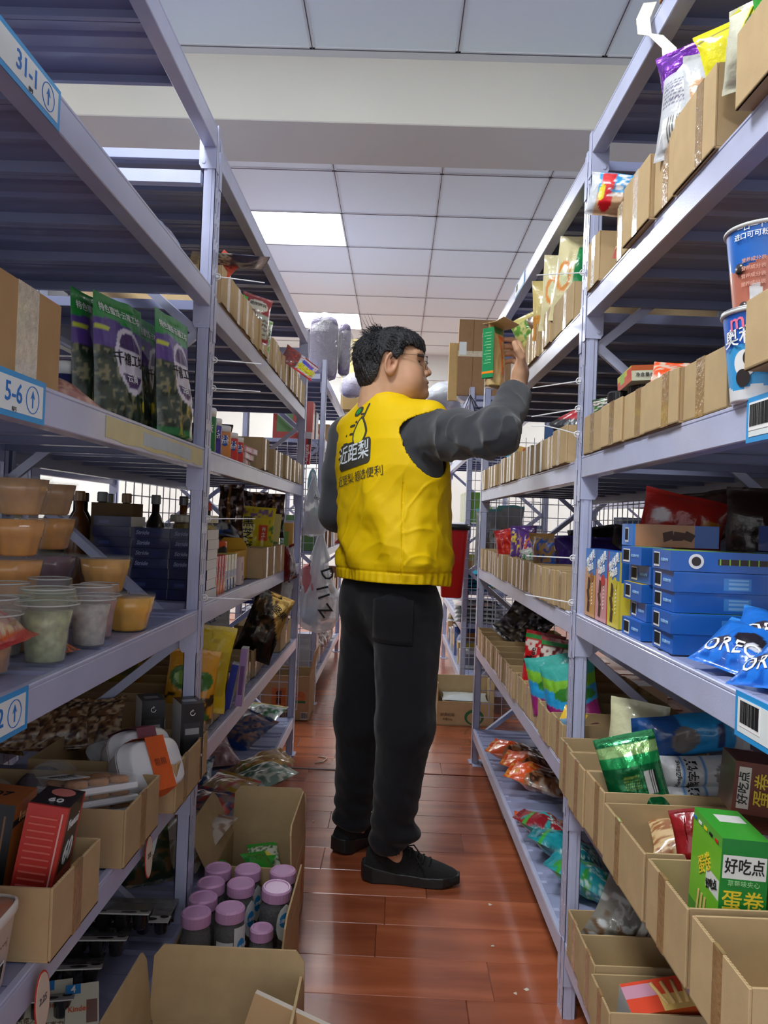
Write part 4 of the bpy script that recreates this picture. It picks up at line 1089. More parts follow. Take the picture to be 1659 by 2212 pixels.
        for fn, n_, m, h in ((upper, 'shoe_upper', mat('shoe_knit', (34, 35, 36), .9, bump=.9, bscale=420, var=.3, vscale=300), .0034), (sole, 'shoe_sole', mat('shoe_sole', (30, 31, 32), .45), .0034)):
            V, F = mesh_sdf(fn, (-.02, -.07, -.008), (.315, .07, .12), h, n_)
            o = obj(n_, np_mesh(n_, V, F), m, per, loc, (0, 0, yaw))
            if n_ == 'shoe_sole': o.modifiers.new('s', 'SMOOTH').iterations = 3
        lc = MB()
        for k in range(5):
            x = .125+.020*k; z = np.interp(x, [.1, .14, .2, .26], [.118, .102, .078, .06])
            lc.tube([(x, -.030, z-.012), (x+.004, 0, z+.003), (x, .034, z-.012)], .0026, 6)
        lc.tube([(.13, 0, .108), (.15, -.02, .112), (.17, -.040, .085), (.19, -.050, .055)], .0022, 6); lc.tube([(.13, 0, .108), (.155, -.01, .118), (.18, -.035, .098), (.165, -.045, .07)], .0022, 6)
        lc.tube([(.12, 0, .112), (.11, -.012, .125), (.1, -.02, .13)], .0022, 6)
        lc.build('shoe_lace', mat('lace', (22, 22, 24), .8), per, True, loc, (0, 0, yaw))
    shoe((-.062, 2.49, .0), R_(-4), 'r'); shoe((-.158, 2.655, .0), R_(52), 'l')
person()
# ================================================================== cardboard bins, shelf by shelf
BD = .36
def row(side, edges, z, h, where, grp, d=BD, tapes=None, front=.004, seed=1, hv=0, frm='from the near post', hb=None, tm=None):
    """edges ordered from the near post away from the camera"""
    rnd = random.Random(seed); out = []
    for i in range(len(edges)-1):
        a, b = edges[i], edges[i+1]
        if b is None or a is None: continue
        lo, hi = min(a, b), max(a, b)
        tp = (rnd.uniform(.35, .6),) if rnd.random() < .8 else (.22, .66)
        out.append(bin_(side, lo, hi, z, h+rnd.uniform(-hv, hv), d, ('%s bin %s %s' % (ORD[i], frm, where)).strip(), tape=tp, tw=min(.03, (hi-lo)*.24), front=front+rnd.uniform(-.006, .006), group=grp,
                        tapem=(tm if tm and rnd.random() < .6 else TAPE)))
    return out
ls = lambda a, b, n: list(np.linspace(a, b, n))
# right rack, near bay
row(1, [1.80, 1.635, 1.49, 1.362, 1.205, 1.052], RN[2], .086, 'on the right rack shelf beside the stacked paper cups', 'bins on the third near right shelf', frm='from the post')
bin_(1, .80, .955, RN[2]+.03, .085, BD, 'cardboard bin at the right edge of the photo beside the paper cups', tape=(), front=.02, group='bins on the third near right shelf')
row(1, [1.815, 1.70, 1.573, 1.445], RN[4], .115, 'on the right shelf holding biscuit packs', 'bins on the fifth near right shelf', front=.03, d=.30, frm='from the post')
bin_(1, 1.205, 1.425, RN[4], .105, .30, 'wide cardboard bin with loose wafers left of the green biscuit carton', tape=(.62,), front=.034, group='bins on the fifth near right shelf')
bin_(1, 1.035, 1.192, RN[4], .105, .32, 'cardboard bin holding the green biscuit carton', tape=(.6,), front=.034, group='bins on the fifth near right shelf')
bin_(1, .86, 1.022, RN[4], .105, .32, 'empty cardboard bin in the lower right corner of the photo', tape=(.5,), front=.034, group='bins on the fifth near right shelf')
bin_(1, 1.655, 1.775, RN[5], .10, .30, 'cardboard bin under the clear bag on the lowest right shelf', tape=(.5,), front=.006, group='bins on the lowest right shelf')
bin_(1, 1.53, 1.65, RN[5], .11, .32, 'nearly empty cardboard bin on the lowest right shelf', tape=(.4,), front=.012, group='bins on the lowest right shelf')
bin_(1, 1.40, 1.525, RN[5], .10, .32, 'cardboard bin with the pink and orange packet at the bottom edge', tape=(.5,), front=.02, group='bins on the lowest right shelf')
g = 'bins on the second near right shelf'
bin_(1, 1.705, 1.80, RN[4-3], .11, BD, 'cardboard bin with torn clear tape next to the right post, upper shelf', tape=(.5,), tapem=TAPEC, front=.006, group=g)
bin_(1, 1.60, 1.66, RN[1], .115, BD, 'slim dark sided cardboard bin behind the torn taped one, upper right', tape=(), front=-.02, group=g)
bin_(1, 1.515, 1.595, RN[1], .112, BD, 'narrow cardboard bin under the bright striped snack bag', tape=(.7,), tapem=TAPEC, front=.0, group=g)
bin_(1, 1.36, 1.51, RN[1], .115, BD, 'cardboard bin with shiny clear tape on the upper right shelf', tape=(.5,), tapem=TAPEC, front=.012, group=g)
bin_(1, 1.265, 1.357, RN[1], .113, BD, 'plain narrow cardboard bin below the silver snack packs', tape=(.4,), front=.004, group=g)
bin_(1, 1.10, 1.262, RN[1], .122, BD, 'cardboard bin directly under the yellow bag, upper right', tape=(.35,), front=.006, group=g)
bin_(1, .86, 1.005, RN[1], .10, BD, 'cardboard box at the top right corner of the photo', tape=(), front=.02, group=g)
# right rack, far bay
row(1, [1.955]+ls(2.2, 2.58, 5), RF[1], .098, 'on the second shelf of the far right bay', 'bins on the second far right shelf', hv=.004, seed=4, tm=TAPEC, frm='from the post')
row(1, [1.935, 2.10, 2.215]+ls(2.33, 3.66, 12), RF[2], .092, 'on the third shelf of the far right bay', 'bins on the third far right shelf', hv=.004, seed=5, tm=TAPEC, frm='from the post')
row(1, ls(1.93, 3.62, 17), RF[3], .092, 'on the fourth shelf of the far right bay', 'bins on the fourth far right shelf', seed=6, hv=.002, frm='from the post')
row(1, ls(1.915, 3.66, 14), RF[4], .090, 'on the fifth shelf of the far right bay', 'bins on the fifth far right shelf', seed=7, hv=.003, frm='from the post')
# left rack, far bay
row(-1, [1.90, 2.03, 2.16]+ls(2.28, 3.40, 9)+[3.64], LF[1], .098, 'on the second shelf of the far left bay', 'bins on the second far left shelf', seed=8, hv=.006, tm=TAPEC, frm='from the post')
row(-1, [2.55, 2.68], LF[2], .105, 'wide brown, before the slim row, third far left shelf', 'bins on the third far left shelf', seed=9, d=.30)
row(-1, ls(2.84, 3.68, 8), LF[2], .092, 'of the slim row on the third far left shelf', 'bins on the third far left shelf', seed=10, tm=TAPEC, frm='from the camera end')
row(-1, ls(2.68, 3.15, 4), LF[3], .105, 'on the fourth far left shelf beside the pink carton', 'bins on the fourth far left shelf', seed=11, d=.38, tm=TAPEC, frm='from the camera end')
row(-1, [1.93, 2.03, 2.14]+ls(2.16, 3.10, 9), LF[4], .098, 'on the fifth shelf of the far left bay', 'bins on the fifth far left shelf', seed=12, hv=.003, front=-.03, frm='from the post')
row(-1, [3.30, 3.62], LF[4], .105, 'cardboard box at the far end of the fifth left shelf', 'bins on the fifth far left shelf', seed=13, d=.2, front=-.02, frm='wide')
# left rack, near bay fifth shelf: bins hang over the beam into the aisle
g = 'bins on the fifth near left shelf'
bin_(-1, 1.56, 1.82, LN[4], .098, .30, 'cardboard bin in front of the left post with black biscuit boxes', tape=(.28, .78), tw=.03, front=.035, group=g)
bin_(-1, 1.31, 1.50, .53, .098, .34, 'cardboard bin holding the clear cookie trays', tape=(.5,), tw=.03, front=.02, group=g)
bin_(-1, 1.03, 1.20, .53, .098, .36, 'cardboard bin holding the red and the black chocolate boxes', tape=(.5,), tw=.03, front=.02, group=g)
# beam cards
shelf_label('blue edged location card reading 31-1 on the upper left beam', -1, .885, LN[1]-.026, .22, .052, '31-1', code=False)
shelf_label('blue edged location card reading 5-6 on the middle left beam', -1, .878, LN[2]-.024, .22, .054, '5-6')
shelf_label('blue edged location card ending in 2 on the lower left beam', -1, .866, LN[3]-.026, .22, .054, '2')
shelf_label('barcode card on the right beam below the paper cups', 1, .92, RN[2]-.026, .13, .056, None, -.03, circle=False)
shelf_label('barcode card on the lower right beam below the blue cookie bags', 1, .925, RN[3]-.026, .13, .056, None, -.025, circle=False)
t = shelf_label('small blue edged card on the topmost beam of the far right bay', 1, 2.8, RF[0]-.025, .2, .048, None, -.05, circle=False)
# hanging oval tags
for y, lb in ((1.475, 'red edged oval tag hanging between the cookie bin and the corner bin'), (1.03, 'red edged oval tag hanging under the red chocolate box bin')):
    t = thing('shelf_tag', lb, 'tag', (XL+.010, y, .515), (0, R_(-8), math.pi/2))
    o = [(.022*math.cos(a)*1.0, -.036+.042*math.sin(a)) for a in np.linspace(0, 2*math.pi, 25)[:-1]][::-1]
    patch(t, o, REDP, (0, 0, 0), name='tag_edge', t=.001); patch(t, [(x*.9, -.036+(z+.036)*.94) for x, z in o], mat('tag_cream', (214, 200, 180), .6), (0, -.0008, 0), name='tag_face', t=.0008)
    text('275' if y > 1.2 else '2.25', .013, GREYP, t, (0, -.002, -.034), (0, R_(12), 0))
# wall of cable ties
for i, (z, y) in enumerate(((1.70, 1.86), (1.50, 1.86), (1.432, 1.86), (1.12, 1.86), (.932, 1.86))):
    cable_tie(['white cable tie highest on the left near post', 'white cable tie second from the top on the left near post', 'white cable tie third from the top on the left near post', 'white cable tie beside the yellow carton on the left near post', 'white cable tie lowest on the left near post'][i], (XL+.004, y, z), (.105, .05, .004-.01*(i == 4)), -1)
for i, (z, y, dz) in enumerate(((1.735, 1.85, .0), (1.478, 1.85, -.015), (1.412, 1.85, -.018), (1.352, 1.85, .02), (1.06, 1.85, .0), (.955, 1.85, .012))):
    cable_tie(['white cable tie highest on the right near post', 'white cable tie second from the top on the right near post', 'white cable tie third from the top on the right near post', 'white cable tie curving up on the right near post', 'white cable tie over the candy bins on the right near post', 'thin white cable tie lowest on the right near post'][i], (RX(y)-.004, y, z), (-.105, .03, dz), 1, .01*(i == 3))
# wire mesh panels
def wire_grid(label, loc, rz, w, h, pw=.05, ph=.05):
    t = thing('wire_grid', label, 'wire panel', loc, (0, 0, rz))
    m = mat('grid_wire', (190, 194, 205), .35, metal=.3)
    for i in range(int(w/pw)+1): MB().tube([(i*pw, 0, 0), (i*pw, 0, h)], .0022, 5).build('upright_wire', m, t)
    for j in range(int(h/ph)+1): MB().tube([(0, .004, j*ph), (w, .004, j*ph)], .0022, 5).build('cross_wire', m, t)
    return t
wire_grid('white wire grid panel at the back of the far left bay', (-.962, 2.75, .95), math.pi/2, .95, .60, .09, .06)
wire_grid('white wire grid closing the far end of the left rack', (-.90, 3.80, .20), 0, .45, 1.25, .09, .065)
wire_grid('white wire grid panel at the back of the far right bay', (.90, 1.95, .75), math.pi/2, 1.75, .95, .07, .06)
wire_grid('white wire grid closing the far end of the right rack', (.42, 3.80, .20), 0, .45, 1.25, .06, .065)
wire_grid('white wire grid on the near end of the far right rack', (.42, 4.772, .20), 0, .45, 1.47, .05, .06)
wire_grid('white wire grid on the near end of the far left rack', (-.92, 4.742, .2), 0, .44, 1.4, .06, .065)
# ================================================================== goods on the shelves
KR = (226, 214, 170); BRN = (92, 58, 40); AL, AR = R_(45), R_(-45)
def tx(o, s, size, m, x, z, **k): return proj_text(o, s, size, m, x, z, **k)
# ---------- left rack, near bay
z = LN[2]
b = carton('closed brown carton with a clear tape band on the middle left shelf', 'box', .26, .27, .118, {}, (XL-.27, .78, z), base=(176, 140, 96), name='cardboard_carton', m=CARDC)
MB().box((.2598, .15, 0), (.2606, .205, .118)).build('tape', TAPEC, b); MB().box((.0, .15, .1179), (.2606, .205, .1186)).build('tape', TAPEC, b); MB().box((.26, -.001, .0), (.2612, .001, .118)).build('edge_fold', CARD, b)
pouch('flat clear bag of reddish nuts behind the brown carton, left shelf', 'snack bag', .14, .16, .05, P((170, 110, 92), ('n', 0, 0, 1, 1, 22, .08, (205, 160, 130)), ('r', 0, .92, 1, 1, (210, 205, 205))), (-.50, 1.17, z+.004), (R_(-74), 0, R_(60)), seed=3, lump=.008)
for i, (x, y) in enumerate(((-.64, 1.50), (-.66, 1.60))):
    gum(['blue chewing gum tub behind the clear nut bag, front one', 'blue chewing gum tub half hidden behind the front one'][i], (x, y, z), R_(40), [(40, 44, 92), (30, 34, 80)], .125, .036, 'blue gum tubs', '益达')
for i, (x, y, rz, dk) in enumerate(((-.60, 1.53, 80, .8), (-.555, 1.535, 76, 1), (-.55, 1.71, 84, .9), (-.482, 1.655, 82, 1.))):
    pa = P((52, 66, 54), ('n', 0, .05, 1, .6, 16, .1, (26, 44, 30)), ('n', 0, .05, 1, .6, 24, .18, (128, 124, 92)), ('r', 0, 0, 1, .07, (34, 110, 52)), ('r', 0, .60, 1, .84, (84, 58, 132)), ('e', .12, .74, .12, .02, (190, 200, 60)), ('wave', .80, .02, 5, 0, (42, 142, 60)), ('e', .60, .54, .31, .255, (214, 208, 216)), ('e', .60, .54, .26, .215, (78, 52, 100)), ('r', .36, .44, .84, .62, (214, 208, 216)), ('e', .88, .22, .08, .05, (236, 214, 40)))
    o = pouch(['green and purple pouch leftmost and darkest on the middle left shelf', 'green and purple pouch second from the left on the middle left shelf', 'green and purple pouch standing just behind the front one', 'front green and purple pouch next to the left post'][i], 'snack pouch', .165, .262, .06, pa, (x, y, z), (R_(-3), 0, R_(rz)), seed=20+i, wr=.005, gusset=True, nv=60, nu=44, group='green and purple pouches', name='stand_up_pouch')
    tx(o, '千禧工坊', .026, BLACKP, .012, .142, rz=.05); tx(o, '特色蜜饯·云禧工坊', .017, WHITEP, 0, .232); tx(o, '云尚', .02, WHITEP, .012, .105)
pouch('lilac and blue snack bag peeking over the upper left beam', 'snack bag', .16, .14, .07, P((176, 164, 186), ('n', 0, 0, 1, 1, 9, .1, (110, 170, 205)), ('n', 0, 0, 1, 1, 14, .2, (225, 220, 226))), (-.51, 1.66, LN[1]), (R_(-38), 0, R_(70)), seed=31)
# cups and tubs, fourth level
z = LN[3]
def jelly(label, loc, colr, r=.045, h=.066, group='shrink wrapped jelly tubs'):
    t = thing('jelly_tub', label, 'tub', loc, (0, 0, random.uniform(0, 3)), group)
    MB().lathe([(r*.62, 0), (r*.72, .004), (r*.86, h*.5), (r*.9, h*.52), (r, h*.95)], 40, colr, flute=10, fa=.03).build('tub_body', mat('jelly', col=True, rough=.2, coat=.6, var=.12, vscale=40), t, True)
    MB().lathe([(r*1.07, h*.95), (r*1.08, h), (r*.1, h+.002)], 28, (218, 196, 150)).build('film_lid', FILM, t, True)
    MB().lathe([(r*.75, -.0005), (r*.98, h*.4), (r*1.12, h*.9), (r*1.1, h+.003), (r*.2, h+.004)], 24, (220, 220, 220), flute=5, fa=.05).build('shrink_wrap', FILM, t, True)
    return t
Y_ = (232, 172, 40); O_ = (222, 154, 74); PU = (124, 92, 104)
jl = [((-.500, 1.475, z), Y_, 'yellow jelly tub standing alone at the right end of the tub row'), ((-.560, 1.49, z), Y_, 'yellow jelly tub behind the rightmost one, carrying another'), ((-.545, 1.465, z+.07), (205, 150, 60), 'yellow jelly tub resting on top of two tubs'),
      ((-.66, 1.50, z), PU, 'purple jelly tub in the middle of the wrapped row'), ((-.66, 1.49, z+.07), PU, 'purple jelly tub on top in the wrapped row'), ((-.75, 1.50, z+.07), (150, 124, 112), 'pinkish jelly tub on top, left of the purple one'),
      ((-.75, 1.51, z), (150, 110, 90), 'brownish jelly tub at the bottom behind the clear cups'), ((-.655, 1.34, z), O_, 'amber jelly tub behind the green cup'), ((-.655, 1.34, z+.07), O_, 'amber jelly tub second tier at the left'), ((-.655, 1.345, z+.14), O_, 'amber jelly tub third tier at the left'),
      ((-.655, 1.35, z+.21), (206, 160, 108), 'topmost amber jelly tub at the left edge stack'), ((-.71, 1.60, z+.14), O_, 'amber jelly tub third tier, behind the left stack'), ((-.71, 1.60, z+.21), (206, 162, 112), 'topmost amber jelly tub of the stack behind'), ((-.58, 1.23, z), O_, 'amber jelly tub beside the red bag')]
for loc, c, lb in jl: jelly(lb, loc, c)
def cup(label, loc, body, lid, r=.036, h=.095, group='clear dessert cups', fillc=(190, 190, 190)):
    t = thing('dessert_cup', label, 'cup', loc, (0, 0, 0), group)
    MB().lathe([(r*.7, 0), (r*.72, .003), (r*.78, h*.35), (r*.80, h*.5), (r*1.0, h*.82), (r*1.02, h*.84)], 26, fillc).build('cup_wall', CLEAR, t, True)
    MB().lathe([(r*.66, .003), (r*.74, h*.35), (r*.76, h*.5), (r*.9, h*.76)], 22, fillc).build('dessert', mat('dessert', col=True, rough=.3, coat=.4, var=.35, vscale=70), t, True)
    MB().lathe([(r*1.1, h*.84), (r*1.12, h*.87), (r*1.02, h*.9), (r*.98, h*1.06), (r*.9, h*1.1), (r*.2, h*1.1)], 30, lid).build('lid', mat('cup_lid_%d_%d_%d' % tuple(lid), lid, .08, alpha=.16, coat=.7), t, True)
    rm = mat('lid_rim_glint', (214, 216, 210), .2, alpha=.6, coat=.5)  # whitish rings round the lid, rim highlights put into their colour
    for rr, zz in ((1.12, .865), (.93, 1.09)): MB().tube([(r*rr*math.cos(a), r*rr*math.sin(a), h*zz) for a in np.linspace(0, 2*math.pi, 33)[:-1]], .0013, 5, closed=True).build('lid_rim_glint', rm, t, True)
    return t
cup('clear cup of pale green dessert with a green rim, near the left edge', (-.505, 1.135, z), 0, (190, 205, 170), .040, .098, fillc=(160, 164, 118))
cup('clear cup of white coconut cubes at the front of the left shelf', (-.500, 1.285, z), 0, (214, 208, 206), .036, .090, fillc=(178, 170, 160))
cup('clear cup of pink dessert right behind the coconut cup', (-.52, 1.375, z), 0, (205, 190, 195), .034, .086, fillc=(170, 112, 110))
cup('clear cup with an orange filling at the left edge', (-.54, 1.04, z), 0, (214, 200, 190), .038, .092, fillc=(176, 118, 66))
cup('clear lidded cup behind the green dessert cup', (-.585, 1.17, z), 0, (206, 206, 200), .036, .10, fillc=(150, 140, 120))
cup('clear lidded cup between the coconut cup and the tub row', (-.575, 1.30, z), 0, (206, 204, 200), .036, .098, fillc=(150, 120, 105))
MB_ = pouch('sheet of clear shrink wrap lying over the jelly tubs', 'plastic wrap', .30, .16, .012, P((150, 140, 138)), (-.72, 1.40, z+.146), (R_(-86), 0, R_(80)), seed=5, m=FILM, wr=.007, name='plastic_wrap')
pouch('tiny orange candy sachet lying on the left shelf edge', 'candy', .05, .055, .012, P((216, 92, 30), ('n', 0, 0, 1, 1, 60, .1, (60, 30, 20)), ('r', .4, .3, .8, .6, (240, 180, 60))), (-.492, 1.20, z+.004), (R_(-80), 0, R_(80)), seed=6, nu=14, nv=14, wr=.002)
for i, (y, x) in enumerate(((1.02, -.49), (.985, -.515))):
    pouch(['red edged clear bag of pink snacks at the left edge of the photo', 'second red edged snack bag lying under the first'][i], 'snack bag', .16, .17, .055, P((196, 150, 128), ('n', 0, 0, 1, 1, 14, .08, (216, 190, 150)), ('n', 0, 0, 1, 1, 17, .18, (180, 60, 60)), ('r', 0, .90, 1, 1, (196, 26, 34)), ('r', 0, 0, 1, .08, (196, 26, 34)), ('r', 0, 0, .03, 1, (196, 26, 34))), (x, y, z+.01+.035*(1-i)), (R_(-72), 0, R_(95)), seed=41+i, lump=.008, nu=34, nv=40, group='red edged snack bags')
# goods in the overhanging bins, fifth level
z = .534
for i, (x, y, rz) in enumerate(((-.462, 1.735, 30), (-.555, 1.75, 28))):
    o = carton(['black biscuit carton with a picture of cookies, nearer the post', 'black biscuit carton behind the front one, by the post'][i], 'box', .052, .075, .172, {'f': [(18, 18, 20), (.15, .28, .85, .75, (44, 44, 46)), (.2, .6, .8, .68, (150, 150, 150)), (.1, .05, .9, .18, (150, 96, 48))], 'r': [(16, 16, 18), (.1, .0, .95, .36, (196, 128, 70)), (.15, .36, .9, .42, (120, 80, 120)), (.3, .78, .95, .98, (170, 110, 60))], 't': [(24, 24, 26), (.2, .3, .8, .6, (150, 150, 150))]},
               (x, y, z), (0, 0, R_(rz)), group='black biscuit cartons')
    text('Franzzi', .03, WHITEP, o, (.0535, .037, .115), (0, 0, math.pi/2), False, sx=.8); text('AFTERNOON', .008, WHITEP, o, (.026, -.0006, .055)); text('↻', .016, WHITEP, o, (.026, -.0006, .15))
def tray(label, loc, rot, sleeve):
    t = thing('food_tray', label, 'food tray', loc, rot, 'white food trays')
    wp = mat('tray_plastic', (224, 224, 224), .25, coat=.4)
    b = MB(); b.lathe([(.72, 0), (.78, .006), (.93, .040), (.94, .044), (1.0, .045), (1.0, .049)], 48, sq=4.2); V = b.V[0]; V[:, 0] *= .075; V[:, 1] *= .055; b.build('tray_body', wp, t, True)
    b = MB(); b.lathe([(1.0, .049), (1.0, .053), (.93, .054), (.90, .075), (.80, .082), (.01, .083)], 48, sq=4.2); V = b.V[0]; V[:, 0] *= .075; V[:, 1] *= .055; b.build('tray_lid', wp if sleeve else CLEAR, t, True)
    if sleeve:
        s = MB(); ring = [(-.060, -.001), (-.060, .052), (-.052, .085), (.052, .085), (.060, .052), (.060, -.001)]
        V = [(dx, y, zz) for dx in (-.025, .025) for y, zz in ring]; n = 6
        s.add(V, [(i, (i+1) % n, n+(i+1) % n, n+i) for i in range(n)]); s.build('paper_sleeve', mat('sleeve_%d_%d_%d' % sleeve, sleeve, .6, var=.06, vscale=90), t)
        barcode(t, .03, .010, (0, -.0612, .01), (0, 0, 0), 4); text('粗粮', .016, mat('sleeve_print', (150, 70, 40), .6), t, (0, .0, .0858), (-math.pi/2, 0, 0))
    return t
tray('white food tray with an orange paper sleeve standing on its side', (-.515, 1.575, z+.065), (R_(62), R_(4), R_(62)), (205, 88, 30))
tray('white food tray with a mauve paper sleeve behind the orange one', (-.555, 1.64, z+.070), (R_(66), R_(4), R_(60)), (130, 70, 84))
tray('clear lidded white tray lying low beside the corner bin', (-.60, 1.72, z+.02), (R_(30), 0, R_(60)), None)
for i in range(4):
    t = thing('cookie_box', ['topmost clear box of round cookies with a white label', 'clear cookie box second in the tilted stack', 'clear cookie box third in the tilted stack', 'lowest clear cookie box of the tilted stack'][i], 'cookie box', (-.53-.002*i, 1.385+.012*i, z+.098-.026*i), (R_(-8), R_(8), R_(58)), 'stacked cookie boxes')
    MB().box((-.068, -.055, 0), (.068, .055, .012), bev=.003).build('tray_base', mat('tray_plastic'), t); b = MB(); b.box((-.066, -.053, .010), (.066, .053, .026), bev=.004).build('clear_cover', CLEAR, t)
    for j in range(6): MB().lathe([(.016, .011), (.019, .013), (.019, .020), (.014, .0235), (.002, .024)], 14, (186, 132, 84)).build('cookie', mat('cookie', (186, 128, 78), .8, bump=.6, bscale=90, var=.2, vscale=60), t, True, (-.044+.044*(j % 3), -.026+.05*(j//3), 0))
    if i == 0: b = MB(); b.box((-.068, -.02, .0262), (-.012, .053, .027)); o = b.build('paper_label', mat('label_white'), t); text('招牌曲奇', .013, GREYP, t, (-.04, .02, .0274), (-math.pi/2, 0, 0)); text('手工烘焙', .009, GREYP, t, (-.04, .004, .0274), (-math.pi/2, 0, 0))
for i, (x, y) in enumerate(((-.68, 1.52), (-.74, 1.40))):
    jar(['clear ridged tub lying behind the orange sleeved tray', 'clear ridged tub farther left under the beam card'][i], (x, y, z+.03), .055, .09, (150, 140, 145), (60, 48, 52), 'tub', 'clear tubs at the back', fill=.5, rot=(R_(60), 0, R_(50)), name='clear_tub', lidh=.012, lidm=CLEAR)
o = carton('red chocolate carton marked 60 leaning in its bin on the left', 'box', .056, .085, .172, {'f': [(186, 50, 42), (.05, .05, .92, .45, (170, 44, 38)), (.86, .3, .9, .95, (214, 170, 160))], 'r': [(30, 24, 26), (0, 0, 1, .42, (176, 70, 62)), (0, 0, .12, 1, (196, 50, 42)), (.88, 0, 1, 1, (196, 50, 42)), (.12, .40, .88, .43, (200, 50, 40))], 't': [(28, 24, 26), (0, 0, 1, .06, (196, 50, 42))]}, (-.528, 1.085, z+.012), (R_(-3), R_(9), R_(6)))
text('60', .048, WHITEP, o, (.0568, .043, .098), (0, 0, math.pi/2), True, sx=.9); text('Franzzi', .020, WHITEP, o, (.0568, .043, .142), (0, 0, math.pi/2), False, sx=.9); disc(o, .017, mat('salmon_print', (206, 120, 110), .5), (.03, .062, .1725), (-math.pi/2, 0, 0)); text('60', .022, WHITEP, o, (.03, .026, .1727), (-math.pi/2, 0, 0), True)
for k in range(14): MB().box((.006, -.0012, .03+k*.0095), (.044, -.0004, .0325+k*.0095)).build('small_print', mat('dim_red_print', (208, 96, 84), .5), o)
o = carton('black carton with an orange top beside the red chocolate box', 'box', .070, .090, .165, {'f': [(24, 23, 26), (.80, .35, .84, .9, (120, 84, 60))], 't': [(190, 108, 40)], 'r': [(196, 110, 42), (0, .8, 1, .86, (40, 30, 28))]}, (-.615, 1.10, z+.012), (R_(-3), R_(6), R_(6)))
text('Franzzi', .02, mat('pale_orange_print', (232, 170, 120), .5), o, (.0708, .045, .142), (0, 0, math.pi/2), sx=.8); text('07', .026, BLACKP, o, (.035, .045, .1657), (-math.pi/2, 0, 0), True)
t = thing('snack_can', 'blue cylindrical can behind the red chocolate carton', 'can', (-.512, 1.215, z), (0, 0, 0)); MB().lathe([(.026, 0), (.027, .002), (.027, .125), (.0265, .127)], 28, (34, 62, 150)).build('can_body', HARD, t, True)
MB().lathe([(.0285, .122), (.0285, .132), (.026, .134), (.001, .134)], 28, (40, 70, 160)).build('lid', HARD, t, True); cyl_text(t, '酵素', .022, WHITEP, .0275, R_(-60), .075); cyl_text(t, 'BIO', .014, WHITEP, .0275, R_(-60), .03)
jar('round tub with a red lid at the left edge of the photo', (-.66, 1.20, z+.03), .05, .10, (190, 40, 34), (110, 40, 34), 'tub', fill=.8, name='lidded_tub', lidh=.016, clear=False)
t = thing('ice_cream_tub', 'white square tub with a brown lid at the bottom left edge', 'tub', (-.510, .945, .532), (0, 0, R_(3)))
b = MB(); b.lathe([(.78, 0), (.82, .004), (1., .088), (1.04, .090), (1.06, .094), (1.06, .102), (1.0, .104)], 40, (214, 206, 196), sq=5, cap=False); b.V[0][:, :2] *= .052; b.build('tub_body', HARD, t, True)
b = MB(); b.lathe([(1.0, .098), (.96, .1005), (.01, .1005)], 40, np.array([(190, 130, 96), (170, 108, 78)], float), sq=5); b.V[0][:, :2] *= .052; b.build('lid_film', HARD, t, True)
MB().box((-.03, -.028, .1008), (.03, .02, .1014)).build('printed_patch', mat('dark_brown_print', (70, 44, 34), .5), t)
text('Franzzi', .018, mat('brown_print', (110, 72, 52), .5), t, (.0485, .0, .060), (R_(8), 0, math.pi/2), sx=.8); barcode(t, .028, .03, (.046, .0, .026), (R_(9), 0, math.pi/2), 8)
# bottom level: cow print trays, white chocolate cartons, green bag
z = LN[5]
def cow_tray(label, loc, rot, g):
    t = thing('pudding_tray', label, 'snack pack', loc, rot, g)
    dk = mat('pudding_dark', (30, 28, 30), .2, coat=.5); cl = CLEAR
    for i in range(7):
        for j in range(3): MB().lathe([(.010, 0), (.013, .003), (.017, .030), (.0185, .032)], 12).build('pudding_cup', dk, t, True, (i*.038, j*.040, .0))
    MB().box((-.018, -.022, .031), (.246, .102, .033)).build('foil_sheet', mat('foil_sheet', (120, 122, 120), .25, coat=.5, var=.35, vscale=45), t)
    b = MB(); b.box((-.02, -.026, .033), (.248, .006, .0345)); hd = b.build('header_card', mat('header_card', (188, 190, 186), .6), t)
    for (x, y, r, s) in ((.0, -.01, .014, .5), (.07, -.004, .01, .6), (.205, -.012, .016, .45), (.235, -.0, .009, .7)): disc(t, r, BLACKP, (x, y, .0352), (-math.pi/2, 0, 0), s)
    text('牛乳饼干', .022, BLACKP, t, (.115, -.010, .0352), (-math.pi/2, 0, 0), True)
    return t
for i in range(4):
    cow_tray(['upper cow print pudding tray on the lowest left shelf', 'second cow print pudding tray, under the upper one', 'third cow print pudding tray of the pile', 'bottom cow print pudding tray of the pile'][i], (-.735-.02*i, 1.615-.085*i, z+.085-.016*i), (R_(-16), R_(3), R_(8+3*i)), 'cow print pudding trays')
cow_tray('cow print pudding tray lying farther back by the post', (-.71, 1.70, z+.03), (R_(-4), 0, R_(4)), 'cow print pudding trays')
for i in range(4):
    o = carton(['white and blue chocolate carton leaning at the lower left, rightmost', 'white and blue chocolate carton leaning in the middle of three', 'white and blue chocolate carton leaning on the left of three', 'white and blue chocolate carton lying flat behind the others'][i], 'box', .058, .018, .105, {'f': [(216, 212, 190), (0, .84, .45, 1, (40, 130, 196)), (.62, .35, .95, .72, (120, 80, 60))], 't': [(200, 196, 176)]}, (-.548-.052*i, 1.375+.006*i, z+.003), (R_(-52), R_(4), R_(26)), group='white and blue chocolate cartons')
    text('4', .018, WHITEP, o, (.013, -.0006, .096), (0, 0, 0), True); text('Kinder', .013, mat('orange_print', (210, 90, 40), .5), o, (.022, -.0006, .062), (0, 0, 0), True); text('巧克力', .012, mat('brown_print'), o, (.026, -.0006, .028), (0, 0, 0))
